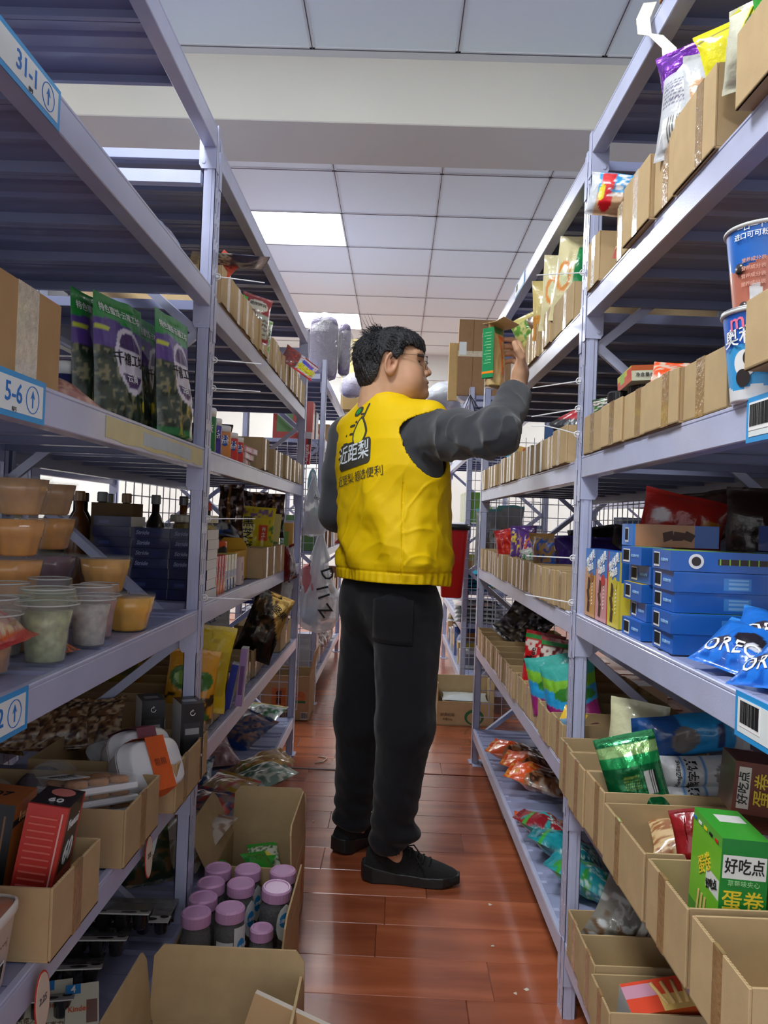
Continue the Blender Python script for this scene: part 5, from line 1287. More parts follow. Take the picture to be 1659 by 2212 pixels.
pouch('dark green bag of stick snacks behind the left post', 'snack bag', .19, .20, .06, P((34, 54, 34), ('r', 0, .62, 1, .8, (70, 110, 50)), ('n', 0, 0, 1, .6, 12, .1, (110, 82, 50)), ('e', .6, .7, .2, .06, (200, 180, 60))), (-.62, 1.98, z), (R_(-34), 0, R_(30)), seed=51, nu=34, nv=40)
o = carton('white price slip card propped behind the left post', 'card', .10, .004, .13, {'f': [(206, 206, 204)]}, (-.66, 1.90, z+.13), (R_(-18), R_(14), R_(20)), name='price_slip'); MB().box((.02, -.0016, .06), (.05, -.0004, .115), bev=.0003).build('printed_patch', BLACKP, o); text('CREAM', .014, BLACKP, o, (.07, -.0008, .06), (0, math.pi/2, 0))
# ---------- the three cartons on the floor
c = carton_open('open brown carton farthest back in the aisle holding green packets', .218, .30, .20, (-.452, 2.02, 0), 0, (('b', .13, 4), ('l', .13, 28), ('r', .13, -3)))
for k, (x, y) in enumerate(((-.40, 2.20), (-.36, 2.16), (-.33, 2.22), (-.31, 2.15), (-.39, 2.12))):
    o = pouch(['green packet rearmost in the back carton', 'green packet in the middle of the back carton', 'white faced green packet against the carton side', 'green packet nearest the carton front right', 'green packet at the left of the back carton'][k], 'snack packet', .09, .10, .025, P((34, 150, 44) if k != 2 else (216, 220, 200), ('n', 0, 0, 1, 1, 20, .16, (20, 110, 34)), ('r', 0, .88, 1, 1, (40, 160, 50)), ('e', .5, .4, .3, .2, (226, 206, 60) if k == 2 else (36, 152, 46))), (x, y, .10+.012*k), (R_(-62), R_(10*(k-2)), R_(30*k-40)), seed=60+k, nu=16, nv=18, wr=.003, group='green packets in the back carton')
for k in range(4): pouch(['green packet at the bottom, back left', 'green packet at the bottom, back right', 'green packet at the bottom, front left', 'green packet at the bottom, front right'][k], 'snack packet', .10, .11, .04, P((30, 140, 40)), (-.42+.10*(k % 2), 2.12+.09*(k//2), .02), (R_(-30), 0, R_(20*k)), seed=70+k, nu=12, nv=12, group='green packets in the back carton')
MB().box((.2186, .05, .03), (.2192, .25, .16)).build('printed_mark', mat('faded_orange_print', (190, 116, 70), .8, var=.3, vscale=40), c)
c = carton_open('brown carton full of pink lidded jars', .243, .30, .19, (-.452, 1.695, 0), 0, (('r', .07, 4), ('b', .05, -2)), cut=.12)
js = [(-.412, 1.955), (-.338, 1.957), (-.250, 1.955), (-.412, 1.878), (-.340, 1.880), (-.412, 1.803), (-.340, 1.760), (-.410, 1.733)]
for k, (x, y) in enumerate(js):
    dz = .045
    t = jar(['pink lidded jar, back left of the jar carton', 'pink lidded jar, back middle of the jar carton', 'pink lidded jar, back right of the jar carton', 'pink lidded jar in the second row, left', 'pink lidded jar in the second row, middle', 'pink lidded jar in the third row, left', 'pink lidded jar at the front, middle', 'pink lidded jar at the front left corner'][k], (x, y, .10), .0345, .150, group='pink lidded jars')
    if k in (1, 4, 6): wrap_label(t, .0350, .03, .12, R_(-62), R_(0), mat('label_white'), 'paper_label', round_=k != 6); disc_m = mat('sky_print', (40, 140, 205), .4); wrap_label(t, .0356, .055, .095, R_(-50), R_(-12), disc_m, 'badge', round_=True); cyl_text(t, '盐津葡萄', .0095, WHITEP, .0362, R_(-31), .075)
    if k == 6: wrap_label(t, .0358, .02, .09, R_(-130), R_(-65), mat('label_white'), 'paper_label'); cyl_text(t, '配料:葡萄', .007, GREYP, .0362, R_(-98), .07)
t = jar('pink lidded jar of dark raisins tilted on top of the others', (-.258, 1.87, .120), .037, .130, body=(34, 30, 32), group='pink lidded jars', rot=(R_(4), R_(3), 0))
wrap_label(t, .0405, .02, .112, R_(-75), R_(-15), mat('label_white'), 'paper_label', round_=True); wrap_label(t, .0411, .055, .092, R_(-66), R_(-28), disc_m, 'badge', round_=True); cyl_text(t, '盐津葡萄', .0105, WHITEP, .0416, R_(-47), .073)
jar('small pink lidded jar standing low at the front of the jar carton', (-.272, 1.785, .085), .028, .105, group='pink lidded jars', lidh=.024)
jar('pink lid seen just above the front carton, under the tilted jar', (-.262, 1.735, .03), .026, .11, group='pink lidded jars')
c = carton_open('large open brown carton in the foreground with a rounded back flap', .285, .33, .20, (-.42, 1.115, 0), 0, (('b', .135, 2), ('l', .13, 7), ('r', .10, -2)), t=.006)
n = MB()
for i in range(46): n.box((-.0004, .004+i*.007, 0), (.0052, .0075+i*.007, .0012))
n.build('corrugated_edge', mat('corrugation_dark', (110, 84, 56), .9), c, False, (0, 0, .2))
o = carton('brown paper envelope standing corner up in the front carton', 'envelope', .17, .012, .31, {'f': [(186, 152, 110)], 'l': [(214, 206, 196)], 't': [(200, 190, 176)]}, (-.30, 1.33, .02), (R_(-5), R_(16), R_(-10)), name='paper_envelope', m=MATTE)
MB().box((-.0008, .001, .0), (.026, .0005, .24)).build('white_band', mat('label_white'), o, False, (0, -.0012, 0)); text('中国', .022, REDP, o, (.012, -.0022, .165), (0, R_(-90), 0), True)
for k in range(5): disc(o, .0045, mat('brown_print'), (.040, -.0008, .05+.04*k))
pouch('crumpled clear bag lying in the front carton', 'plastic bag', .16, .20, .06, P((196, 196, 192), ('r', .3, .3, .7, .6, (225, 225, 222))), (-.36, 1.26, .06), (R_(-20), 0, R_(-20)), seed=77, m=FILM, wr=.012, name='plastic_bag')
# ---------- left rack, far bay
z = LF[1]
pouch('flat navy and white sachet lying across the bins, upper left', 'snack packet', .11, .19, .02, P((60, 66, 92), ('r', 0, .1, 1, .5, (196, 190, 170)), ('n', 0, .1, 1, .6, 30, .12, (50, 50, 60)), ('r', 0, .86, 1, .97, (200, 200, 205))), (-.535, 1.92, z+.115), (R_(-86), 0, R_(-70)), seed=81, wr=.004)
pouch('orange red sachet tilted on the bins at the left post', 'snack packet', .062, .070, .012, P((206, 84, 60), ('n', .15, .15, .85, .85, 50, .06, (110, 50, 44))), (-.470, 1.945, z+.092), (R_(-30), R_(35), R_(10)), seed=82, nu=16, nv=18, wr=.003)
pouch('bright green glossy bag sticking out of a far left bin', 'snack bag', .11, .13, .045, P((46, 170, 60), ('e', .5, .45, .3, .18, (214, 196, 50))), (-.515, 2.28, z+.03), (R_(-8), R_(12), R_(48)), seed=83)
o = pouch('dark red pouch with a cream oval standing in the far left bins', 'snack pouch', .10, .15, .03, P((140, 44, 44), ('e', .5, .76, .36, .13, (196, 190, 170)), ('n', 0, .35, .5, .65, 30, .1, (60, 110, 70)), ('r', .5, .1, .95, .6, (160, 168, 150)), ('l', .52, .15, .93, .5, 8, (90, 60, 56))), (-.470, 2.43, z+.028), (R_(-5), R_(7), R_(34)), seed=84, wr=.004); tx(o, '晒制梅肉', .014, GREYP, 0, .118)
pouch('white and green packet between the dark red pouch and the bins', 'snack packet', .07, .11, .02, P((200, 206, 190), ('n', 0, 0, 1, 1, 20, .05, (120, 160, 50)), ('n', 0, .3, 1, .7, 30, .1, (40, 50, 44))), (-.47, 2.56, z+.03), (R_(-4), R_(8), R_(40)), seed=85)
o = pouch('red and white striped sachet poking out over the far left beam', 'snack packet', .15, .09, .014, P((120, 48, 40), ('r', .45, 0, 1, 1, (190, 200, 205)), ('r', .5, .18, .95, .5, (210, 214, 40)), ('r', .55, .55, .9, .78, (50, 80, 190)), ('r', .45, .0, 1, .12, (205, 40, 44)), ('n', 0, 0, .45, 1, 30, .05, (90, 60, 54)), ('n', 0, 0, 1, 1, 40, .22, (200, 60, 50))), (-.415, 3.02, z+.055), (R_(-30), R_(32), R_(20)), seed=86, wr=.005); tx(o, '点心面', .028, mat('lime_print', (216, 214, 50), .4), .035, .035)
z = LF[2]
gum('green and white chewing gum tub at the left post, third shelf', (-.49, 1.955, z), R_(35), [(34, 120, 60), (30, 90, 50)], .112, .026)
gum('purple chewing gum tub beside the green one', (-.485, 2.025, z), R_(35), [(66, 52, 140), (50, 40, 120)], .095, .020, txt='益')
gum('large orange chewing gum tub on the third left shelf', (-.487, 2.125, z), R_(38), [(208, 130, 62), (24, 80, 160)], .088, .0245)
gum('red and white gum tub right behind the orange one', (-.482, 2.225, z), R_(38), [(198, 44, 40), (24, 80, 160)], .080, .019)
gum('red and white gum tub last in the row', (-.480, 2.305, z), R_(38), [(196, 44, 42), (24, 80, 160)], .076, .018)
for i in range(3): carton(['red roll pack lying on two others, third left shelf', 'red roll pack, middle of the small pile', 'red roll pack, bottom of the small pile'][i], 'candy pack', .07, .16, .018, {'r': [(176, 50, 54), (.1, .2, .5, .8, (216, 190, 190)), (.7, .2, .98, .9, (214, 206, 200))], 't': [(186, 44, 50)], 'f': [(200, 180, 176)]}, (-.53, 2.33, z+.019*(2-i)), (0, 0, R_(-3+4*i)), group='red roll packs')
pouch('black glossy pouch hanging at the back of the far left bay', 'snack bag', .26, .13, .07, P((26, 26, 28)), (-.84, 2.45, z+.02), (0, 0, R_(20)), seed=91, m=FOIL)
o = pouch('foil pouch of ginger candy with orange picture, third left shelf back', 'snack bag', .17, .15, .05, P((60, 56, 54), ('r', 0, 0, .45, .75, (190, 100, 46)), ('n', 0, 0, .45, .75, 14, .08, (214, 140, 80)), ('r', .45, .5, 1, .72, (30, 30, 32)), ('n', .45, 0, 1, .5, 16, .0, (220, 76, 28)), ('r', .45, .0, 1, .03, (150, 60, 30))), (-.72, 2.95, z+.04), (0, 0, R_(8)), seed=92, nu=36, nv=34); tx(o, '生姜糖', .034, WHITEP, .04, .092)
z = LF[3]
fr = [((-.478, 1.975), (30, 44, 110), (216, 216, 220)), ((-.476, 2.015), (30, 44, 110), (200, 60, 50))]+[((-.474, 2.055+.034*i), (186, 34, 30), (224, 110, 50)) for i in range(4)]
for i, ((x, y), c1, c2) in enumerate(fr):
    o = carton(['blue chocolate pack standing by the left post, fourth shelf', 'second blue chocolate pack standing by the left post', 'red chocolate pack next to the blue ones', 'red chocolate pack second from the blue ones', 'red chocolate pack third from the blue ones', 'red chocolate pack next to the milk candy packs'][i], 'candy pack', .05, .028, .105, {'f': [c1, (0, 0, 1, .45, c2), (.1, .5, .9, .8, (214, 200, 60) if i > 1 else (60, 80, 160))], 'r': [c1, (0, .0, 1, .3, c2)], 't': [c1]}, (x-.05, y, z), (0, R_(2), R_(2)), group='standing chocolate packs')
    text('Smarties' if i > 1 else 'Snickers', .016, WHITEP, o, (.0508, .014, .05), (0, R_(-90), math.pi/2), True)
for i in range(4):
    o = carton(['milk candy pack with a blue wave, nearest of four', 'milk candy pack with a blue wave, second of four', 'milk candy pack with a blue wave, third of four', 'milk candy pack with a blue wave, farthest of four'][i], 'candy pack', .05, .034, .1, {'f': [(206, 200, 180), (0, 0, 1, .3, (40, 80, 150))], 'r': [(206, 202, 186), (0, .35, 1, .55, (40, 80, 160)), (.3, .05, .7, .35, (60, 60, 90)), (0, .82, .5, .9, (214, 200, 50)), (.5, .9, 1, .98, (214, 200, 50))], 't': [(214, 206, 60)]}, (-.528, 2.20+.042*i, z), (0, 0, R_(2)), group='milk candy packs')
carton('pale pink drink carton with a brown picture, fourth left shelf', 'drink carton', .07, .085, .085, {'r': [(214, 184, 180), (.3, .5, .6, .8, (140, 90, 70)), (.55, .1, .9, .3, (90, 90, 150))], 'f': [(216, 188, 184)], 't': [(222, 205, 200)]}, (-.545, 2.40, z), (0, 0, R_(4)), name='drink_carton')
t = thing('snack_can', 'orange can with a dark figure behind the pink carton', 'can', (-.56, 2.42, z+.0), (0, 0, 0)); MB().lathe([(.034, 0), (.036, .003), (.036, .13), (.034, .134), (.001, .134)], 26, np.array([(200, 70, 30)]*4, float)).build('can_body', HARD, t, True); wrap_label(t, .0366, .07, .12, R_(-70), R_(10), BLACKP, 'printed_patch', round_=True)
carton_open('shallow yellow display carton behind the candy packs', .10, .20, .10, (-.60, 2.43, z), 0, (('b', .04, 10),), m=mat('yellow_card', (206, 156, 40), .7), name='display_carton')
o = carton('tall flattened brown carton panel at the back of the fourth shelf', 'box', .17, .02, .13, {}, (-.66, 3.02, z+.11), (R_(-6), 0, R_(8)), base=(104, 82, 40), m=CARDC, name='flattened_box')
o = pouch('crumpled white and black bag lying on the bins, fourth left shelf', 'snack bag', .15, .30, .06, P((196, 196, 196), ('n', 0, 0, 1, 1, 8, .12, (40, 44, 54)), ('n', 0, 0, 1, 1, 11, .2, (50, 90, 160)), ('n', 0, .6, 1, 1, 14, .1, (176, 60, 50))), (-.60, 2.62, z+.15), (R_(-82), R_(10), R_(12)), seed=95, wr=.010, nu=30, nv=40)
o = pouch('yellow sachet bag of black sesame paste standing among the bins', 'snack pouch', .16, .21, .04, P((206, 190, 24), ('r', .04, .03, .96, .97, (196, 176, 20)), ('n', .04, .82, .96, .97, 18, .02, (110, 76, 120)), ('r', .58, .40, .80, .68, (200, 60, 40)), ('n', .84, .1, .98, .8, 18, .02, (60, 120, 50))), (-.535, 2.93, z+.04), (R_(-3), R_(2), R_(26)), seed=96, nu=30, nv=40, wr=.004)
for k, ch in enumerate('黑芝麻'): tx(o, ch, .042, BLACKP, -.03, .15-.045*k, name='lettering')
for k, ch in enumerate('养生'): tx(o, ch, .018, mat('pale_print', (230, 220, 190), .5), .031, .125-.02*k)
carton('tall yellow and green carton at the far end of the fourth left shelf', 'box', .04, .07, .19, {'f': [(206, 150, 30), (0, 0, 1, .4, (206, 214, 206)), (0, .3, .5, .8, (110, 160, 60))], 'r': [(206, 156, 40), (0, 0, 1, .3, (206, 206, 206))]}, (-.50, 3.48, z), (0, 0, R_(4)))
carton('yellow carton with an open flap behind the sesame pouch', 'box', .05, .07, .23, {'f': [(200, 180, 30), (.3, .1, .9, .5, (90, 130, 40))], 'r': [(206, 190, 40)]}, (-.54, 3.22, z), (0, R_(4), R_(10)))
pouch('dark red foil packet hanging over the fourth left beam', 'snack packet', .07, .15, .018, P((120, 20, 26), ('r', .45, .0, 1, 1, (190, 188, 186)), ('n', 0, 0, 1, .3, 22, .1, (90, 70, 60))), (-.432, 3.25, z-.045), (R_(6), R_(-14), R_(50)), seed=98, m=FOIL, wr=.006)
for k, (x, y) in enumerate(((-.585, 2.75), (-.60, 3.3), (-.55, 3.5))):
    pouch(['dark brown foil bag hanging top left, fourth shelf', 'dark brown foil bag hanging in the middle, fourth shelf', 'dark brown foil bag hanging on the right, fourth shelf'][k], 'snack bag', .09, .20, .03, P((62, 40, 34), ('r', .4, 0, .5, 1, (150, 104, 50)), ('n', 0, 0, 1, 1, 9, .2, (190, 180, 180))), (x, y, z+.12), (0, 0, R_(10*k)), seed=100+k, m=FOIL, wr=.012, group='dark foil bags hanging at the back')
z = LF[4]
o = pouch('large yellow bag with limes printed on it, fifth left shelf', 'snack bag', .16, .235, .04, P((206, 180, 24), ('e', .22, .93, .04, .03, (60, 56, 30)), ('r', .60, .80, .75, .84, (180, 156, 30)), ('n', 0, .6, .4, .8, 12, .12, (50, 46, 30)), ('r', .45, .2, .95, .7, (186, 160, 24))), (-.530, 2.12, z+.035), (R_(-4), R_(8), R_(22)), seed=110, nu=34, nv=44, wr=.006)
o = pouch('orange bag with a green lime in front of the yellow bag', 'snack bag', .13, .19, .045, P((214, 150, 20), ('e', .38, .62, .34, .17, (70, 120, 40)), ('e', .34, .62, .2, .1, (130, 176, 60)), ('e', .68, .58, .24, .14, (62, 116, 40)), ('n', 0, 0, 1, .4, 14, .08, (60, 50, 20)), ('e', .75, .1, .18, .08, (60, 120, 44))), (-.525, 2.02, z+.03), (R_(-3), R_(6), R_(18)), seed=111, nu=34, nv=44, wr=.005)
carton('slim lilac carton beside the yellow lime bag', 'box', .02, .05, .17, {'f': [(150, 120, 168), (.2, .2, .8, .7, (96, 60, 110))]}, (-.455, 2.30, z+.01), (0, R_(4), R_(5)))
carton('slim blue carton between the lilac one and the yellow bag', 'box', .02, .05, .13, {'f': [(30, 50, 150)]}, (-.485, 2.27, z+.01), (0, R_(10), R_(5)))
o = pouch('white pouch with blue lettering at the back of the fifth left shelf', 'snack pouch', .15, .19, .04, P((168, 172, 176), ('wave', -.2, .1, 4, 0, (176, 178, 180)), ('e', .6, .12, .3, .12, (190, 150, 140))), (-.62, 2.62, z+.10), (0, 0, R_(10)), seed=112); tx(o, '晚安巧', .03, mat('slate_print', (70, 84, 110), .5), .0, .12)
o = pouch('black and gold pouch leaning over the far left bins', 'snack pouch', .14, .25, .035, P((34, 28, 20), ('tri', 1.35, -1.0, (196, 160, 80)), ('n', 0, .4, .6, .9, 12, .1, (90, 70, 40))), (-.505, 2.80, z+.06), (R_(2), R_(20), R_(8)), seed=113, m=FOIL, nv=40, wr=.004); tx(o, '坚果', .03, BLACKP, .035, .19, rz=-.5)
o = pouch('dark grey pouch with a white side at the far end of the fifth left shelf', 'snack pouch', .15, .19, .05, P((96, 84, 80), ('r', .66, 0, 1, 1, (196, 196, 196)), ('r', .66, .2, 1, .4, (160, 50, 44))), (-.535, 3.42, z+.11), (0, R_(6), R_(14)), seed=114, wr=.004); tx(o, '黑糖话梅', .018, mat('dim_print', (60, 54, 54), .5), -.02, .12)
pouch('blue and white wafer pack hanging behind the gold pouch', 'snack packet', .10, .12, .02, P((150, 150, 196), ('n', 0, 0, 1, 1, 16, .02, (50, 70, 190)), ('r', 0, 0, 1, .1, (60, 80, 190))), (-.62, 3.30, z+.20), (0, 0, R_(5)), seed=115)
pouch('yellow citrus bag seen through the left post, fifth shelf back', 'snack bag', .20, .19, .05, P((176, 126, 24), ('e', .6, .45, .36, .3, (90, 90, 60)), ('e', .62, .3, .2, .14, (140, 120, 30))), (-.80, 2.20, z+.03), (0, 0, R_(20)), seed=116)
for k in range(4):
    pouch(['cream and brown candy bag at the back, next to the black cartons', 'candy bag second from the black cartons, at the back', 'candy bag third from the black cartons, at the back', 'candy bag farthest left at the back of the fifth shelf'][k], 'snack bag', .13, .12, .04, P((120, 84, 54), ('n', 0, 0, 1, 1, 14, .06, (186, 160, 126)), ('n', 0, 0, 1, 1, 20, .15, (60, 40, 36))), (-.66-.06*k, 1.74-.02*k, .60), (R_(-40), R_(10*k-10), R_(20*k)), seed=120+k, lump=.008, group='brown candy bags behind the trays')
# bags of sweets on the lowest left shelf
z = LF[5]
SW = [((-.62, 3.42), (R_(-70), 0, R_(-20)), P((196, 200, 196), ('n', 0, 0, 1, 1, 11, .1, (30, 120, 60)), ('n', .2, .3, .8, .8, 20, .05, (110, 120, 112)), ('r', 0, .93, 1, 1, (160, 140, 60)), ('r', 0, 0, 1, .06, (30, 130, 60))), 'green and white spotted sweet bag at the far end of the lowest left shelf'),
      ((-.66, 3.20), (R_(-66), R_(10), R_(-30)), P((110, 110, 124), ('n', 0, 0, 1, 1, 10, .0, (60, 76, 120)), ('n', 0, 0, 1, 1, 16, .15, (170, 130, 110)), ('r', 0, 0, 1, .12, (40, 80, 150))), 'blue edged clear sweet bag behind the green spotted one'),
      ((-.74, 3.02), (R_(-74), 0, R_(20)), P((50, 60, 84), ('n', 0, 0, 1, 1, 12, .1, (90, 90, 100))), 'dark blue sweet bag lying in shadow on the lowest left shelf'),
      ((-.63, 2.92), (R_(-76), 0, R_(30)), P((178, 140, 140), ('n', 0, 0, 1, 1, 20, .1, (150, 110, 112))), 'pink ridged sweet bag on the lowest left shelf'),
      ((-.53, 2.66), (R_(-74), 0, R_(-55)), P((96, 120, 104), ('n', 0, .1, 1, 1, 12, .06, (186, 186, 170)), ('r', 0, 0, 1, .16, (30, 90, 170))), 'blue edged bag of pale sweets in front of the pink one'),
      ((-.56, 2.80), (R_(-72), 0, R_(-65)), P((170, 130, 80), ('n', 0, 0, 1, 1, 14, .05, (200, 160, 90)), ('n', 0, 0, 1, .4, 18, .15, (90, 120, 50))), 'gold edged bag of mixed sweets near the beam'),
      ((-.68, 2.60), (R_(-72), 0, R_(10)), P((40, 80, 130), ('n', 0, 0, 1, 1, 12, .1, (196, 200, 200)), ('n', 0, 0, 1, 1, 9, .2, (60, 110, 60))), 'blue and white sweet bag behind the floor carton'),
      ((-.60, 2.42), (R_(-68), 0, R_(-35)), P((190, 160, 120), ('n', 0, 0, 1, 1, 7, .06, (196, 90, 90)), ('n', 0, 0, 1, 1, 9, .16, (186, 150, 50))), 'yellow and pink fruit jelly bag beside the carton flap'),
      ((-.60, 2.24), (R_(-66), 0, R_(-25)), P((150, 130, 124), ('n', 0, 0, 1, 1, 10, .02, (190, 80, 66)), ('n', 0, 0, 1, 1, 12, .14, (80, 80, 110))), 'clear bag of red and blue gummies by the left post'),
      ((-.58, 2.08), (R_(-70), 0, R_(-20)), P((196, 186, 170), ('n', 0, 0, 1, 1, 12, .12, (150, 120, 100))), 'clear bag of white sweets lowest by the left post')]
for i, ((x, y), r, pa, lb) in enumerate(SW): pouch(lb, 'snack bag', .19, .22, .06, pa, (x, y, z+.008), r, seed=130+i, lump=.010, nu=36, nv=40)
# ---------- right rack, near bay
z = RN[0]
carton('small brown carton on the topmost right shelf at the photo edge', 'box', .12, .07, .09, {}, (RX(1.3)-.004, 1.30, z), (0, 0, 0), base=(150, 112, 76), m=CARDC, name='cardboard_carton')
w_ = MB(); pts = [(0, .115, .02), (.0, .07, .03), (-.02, .04, -.02), (-.022, .02, -.06), (-.008, .0, -.075), (.006, -.03, -.115), (.004, -.05, -.17), (.012, -.06, -.24)]
V = []; 
for (x, y, zz) in pts: V += [(x, y, zz), (x+.018, y-.022, zz-.012)]
w_.add(V, [(2*i, 2*i+1, 2*i+3, 2*i+2) for i in range(len(pts)-1)]); o = w_.build('torn_wrapper', mat('cream_paper', (214, 204, 184), .5, bump=.4, bscale=60), None, False, (RX(1.3)-.010, 1.375, z+.02)); tag(o, 'cream paper strip dangling from the topmost right beam', 'wrapper'); so = o.modifiers.new('s', 'SOLIDIFY'); so.thickness = .0012
z = RN[1]
for i, (y, rz) in enumerate(((1.285, -55), (1.235, -16))):
    o = pouch(['silver biscuit pack with a barcode, left one above the bins', 'silver biscuit pack with a cookie picture, right one above the bins'][i], 'snack pack', .105, .155, .04, P((186, 188, 190), ('l', .5, .5, .95, .75, 9, (80, 80, 84)), ('e', .2, .55, .13, .13, (190, 140, 90)), ('e', .22, .55, .07, .05, (70, 46, 40)), ('bar', .55, .10, .9, .34)) if i else P((186, 188, 190), ('l', .1, .5, .8, .8, 9, (90, 84, 110)), ('bar', .2, .1, .8, .38), ('r', .8, .5, .95, .7, (90, 60, 130))), (RX(y)+.012+.045*i, y+.01*i, z+.078), (R_(-3), R_(4-6*i), R_(rz)), seed=140+i, nu=44, nv=54, wr=.003, group='silver biscuit packs')
pouch('shiny purple foil wrapper behind the silver biscuit packs', 'snack packet', .10, .12, .04, P((106, 40, 150)), (RX(1.3)+.04, 1.305, z+.155), (R_(4), R_(-8), R_(-40)), seed=143, m=FOIL, wr=.008)
o = pouch('bright yellow bag lying across the bins at the upper right', 'snack bag', .17, .085, .05, P((226, 216, 20), ('r', 0, .80, 1, .86, (110, 100, 60)), ('r', 0, .70, 1, .72, (150, 140, 40))), (RX(1.1)+.075, 1.12, z+.128), (R_(6), R_(-14), R_(-24)), seed=144, nv=30)
pouch('yellow and clear bag drooping in front of the bins, upper right', 'snack bag', .08, .11, .035, P((214, 208, 60), ('r', 0, 0, .4, 1, (196, 194, 170)), ('r', .55, .55, .85, .8, (60, 120, 90))), (RX(1.02)+.012, 1.045, z+.055), (R_(4), R_(6), R_(-55)), seed=145, wr=.006)
pouch('lime green bag at the top right corner of the photo', 'snack bag', .10, .12, .04, P((110, 206, 40), ('r', .0, .0, .4, 1, (50, 160, 50))), (RX(.95)+.035, .965, z+.115), (R_(0), R_(-12), R_(-40)), seed=146)
o = pouch('clear striped bread bag jutting into the aisle beside the right post', 'snack bag', .135, .085, .05, P((196, 160, 124), ('r', 0, .5, 1, 1, (60, 150, 205)), ('r', .18, .55, .38, .98, (205, 50, 50)), ('e', .28, .34, .11, .26, (200, 26, 36)), ('r', .0, .0, .12, 1, (196, 200, 204)), ('e', .20, .5, .05, .2, (220, 206, 40)), ('r', .70, .42, 1, .82, (120, 190, 50)), ('n', .3, .4, .7, 1, 16, .12, (226, 226, 226))), (RX(1.6)+.006, 1.62, z+.105), (R_(10), R_(10), R_(-16)), seed=147, nu=44, nv=34)
pouch('gold foil bag leaning behind the taped bins, upper right', 'snack bag', .10, .19, .05, P((196, 184, 110), ('n', 0, 0, 1, 1, 14, .1, (150, 140, 80))), (RX(1.5)+.055, 1.53, z+.05), (R_(-4), R_(22), R_(-40)), seed=148, m=FOIL)
pouch('gold and pink foil strip pack standing in the slim bin by the right post', 'snack packet', .055, .17, .025, P((200, 186, 90), ('r', 0, 0, .25, 1, (214, 110, 100)), ('n', .4, .3, 1, .6, 22, .1, (60, 50, 40))), (RX(1.62)+.025, 1.625, z+.02), (0, R_(16), R_(-45)), seed=149, m=FOIL)
# third level
z = RN[2]
def pcup(label, loc, up):
    t = thing('paper_cup', label, 'cup', loc, (0, 0, 0), 'stacked cookie cups')
    H = .112; cols = []
    def cc(u, zz):
        a = u*2*math.pi; zz = zz*.122/.112
        if up:
            lim = .070+.006*math.sin(a*3+1); c = (36, 104, 190) if zz > lim else (186, 110, 88)
            if ((a-3.95)/.20)**2+((zz-.030)/.014)**2 < 1: c = (226, 226, 226)
            return c
        lim = .050+.006*math.sin(a*2); lim2 = .018+.004*math.sin(a*5)
        c = (36, 96, 190) if zz > lim+.022 else ((60, 156, 214) if zz > lim2 else (224, 226, 226))
        return c
    zs = np.linspace(0, H, 41); MB().lathe([(.0365+.0125*zz/H, zz) for zz in zs], 96, cc).build('cup_wall', BOXP, t, True)
    n = 40; MB().tube([(.0495*math.cos(a), .0495*math.sin(a), H) for a in np.linspace(0, 2*math.pi, n+1)[:-1]], .0028, 8, closed=True).build('rolled_rim', mat('cup_rim', (196, 196, 192), .4), t, True)
    if not up:
        MB().lathe([(.051, H), (.0515, H+.004), (.04, H+.007), (.001, H+.008)], 40, (150, 150, 150)).build('foil_lid', mat('foil_lid', (160, 160, 160), .3, metal=.5), t, True)
        cyl_text(t, 'mini', .030, mat('mini_print', (225, 110, 140), .5), .0475, R_(222), .100, rz=.12); cyl_text(t, '奥利奥', .025, WHITEP, .0462, R_(224), .080, rz=.1)
        # generic cookie printed on the cup front
        def oval(a0, z0, ra, rz_, m, off, nm='printed_patch'):
            pts = []; F = []; n = 22; r = .0365+.0125*z0/H+off
            V = [(r*math.cos(a0), r*math.sin(a0), z0)]
            for k in range(1, 4):
                for i in range(n): th = 2*math.pi*i/n; aa = a0+ra*k/3*math.cos(th); zz = z0+rz_*k/3*math.sin(th); rr = .0365+.0125*zz/H+off; V.append((rr*math.cos(aa), rr*math.sin(aa), zz))
            for i in range(n): F.append((0, 1+i, 1+(i+1) % n))
            for k in range(2):
                for i in range(n): q = 1+k*n; F.append((q+i, q+n+i, q+n+(i+1) % n, q+(i+1) % n))
            MB().add(V, F).build(nm, m, t, True)
        oval(R_(216), .046, .36, .017, WHITEP, .0006); oval(R_(226), .052, .22, .011, mat('cookie_print', (50, 42, 42), .5), .0010)
        oval(R_(212), .028, .24, .011, mat('cookie_print', (50, 42, 42), .5), .0014)
    else:
        cyl_text(t, '一口一个', .009, WHITEP, .0490, R_(222), .108); cyl_text(t, '进口可可粉', .009, WHITEP, .0487, R_(222), .098)
        for k in range(4): cyl_text(t, '营养成分表', .006, mat('pale_brown_print', (214, 160, 140), .5), .0452, R_(226), .068-.010*k)
        for a, zz in ((202, .06), (206, .012), (240, .014)): 
            b = MB(); rr = .0375+.0125*zz/H; b.lathe([(.007, 0), (.007, .0012), (.001, .0013)], 14, (50, 40, 40)); o = b.build('printed_cookie', HARD, t, True, (rr*math.cos(R_(a)), rr*math.sin(R_(a)), zz), (0, math.pi/2, R_(a)))
    return t
pcup('lower blue paper cup printed mini, standing on the middle right shelf', (.460, 1.005, z), False)
pcup('upper blue and brown paper cup stacked on the mini cup', (.461, 1.005, z+.106), True)
b = jar('small clear jar with a black lid beside the right post', (RX(1.66)+.035, 1.665, z+.03), .024, .085, (26, 26, 28), (176, 160, 120), group='black lidded jars', fill=.8, lidh=.022)
jar('larger clear jar with a black lid carrying the salad box', (RX(1.58)+.07, 1.60, z+.03), .036, .088, (24, 24, 26), (150, 130, 90), group='black lidded jars', fill=.7, lidh=.028)
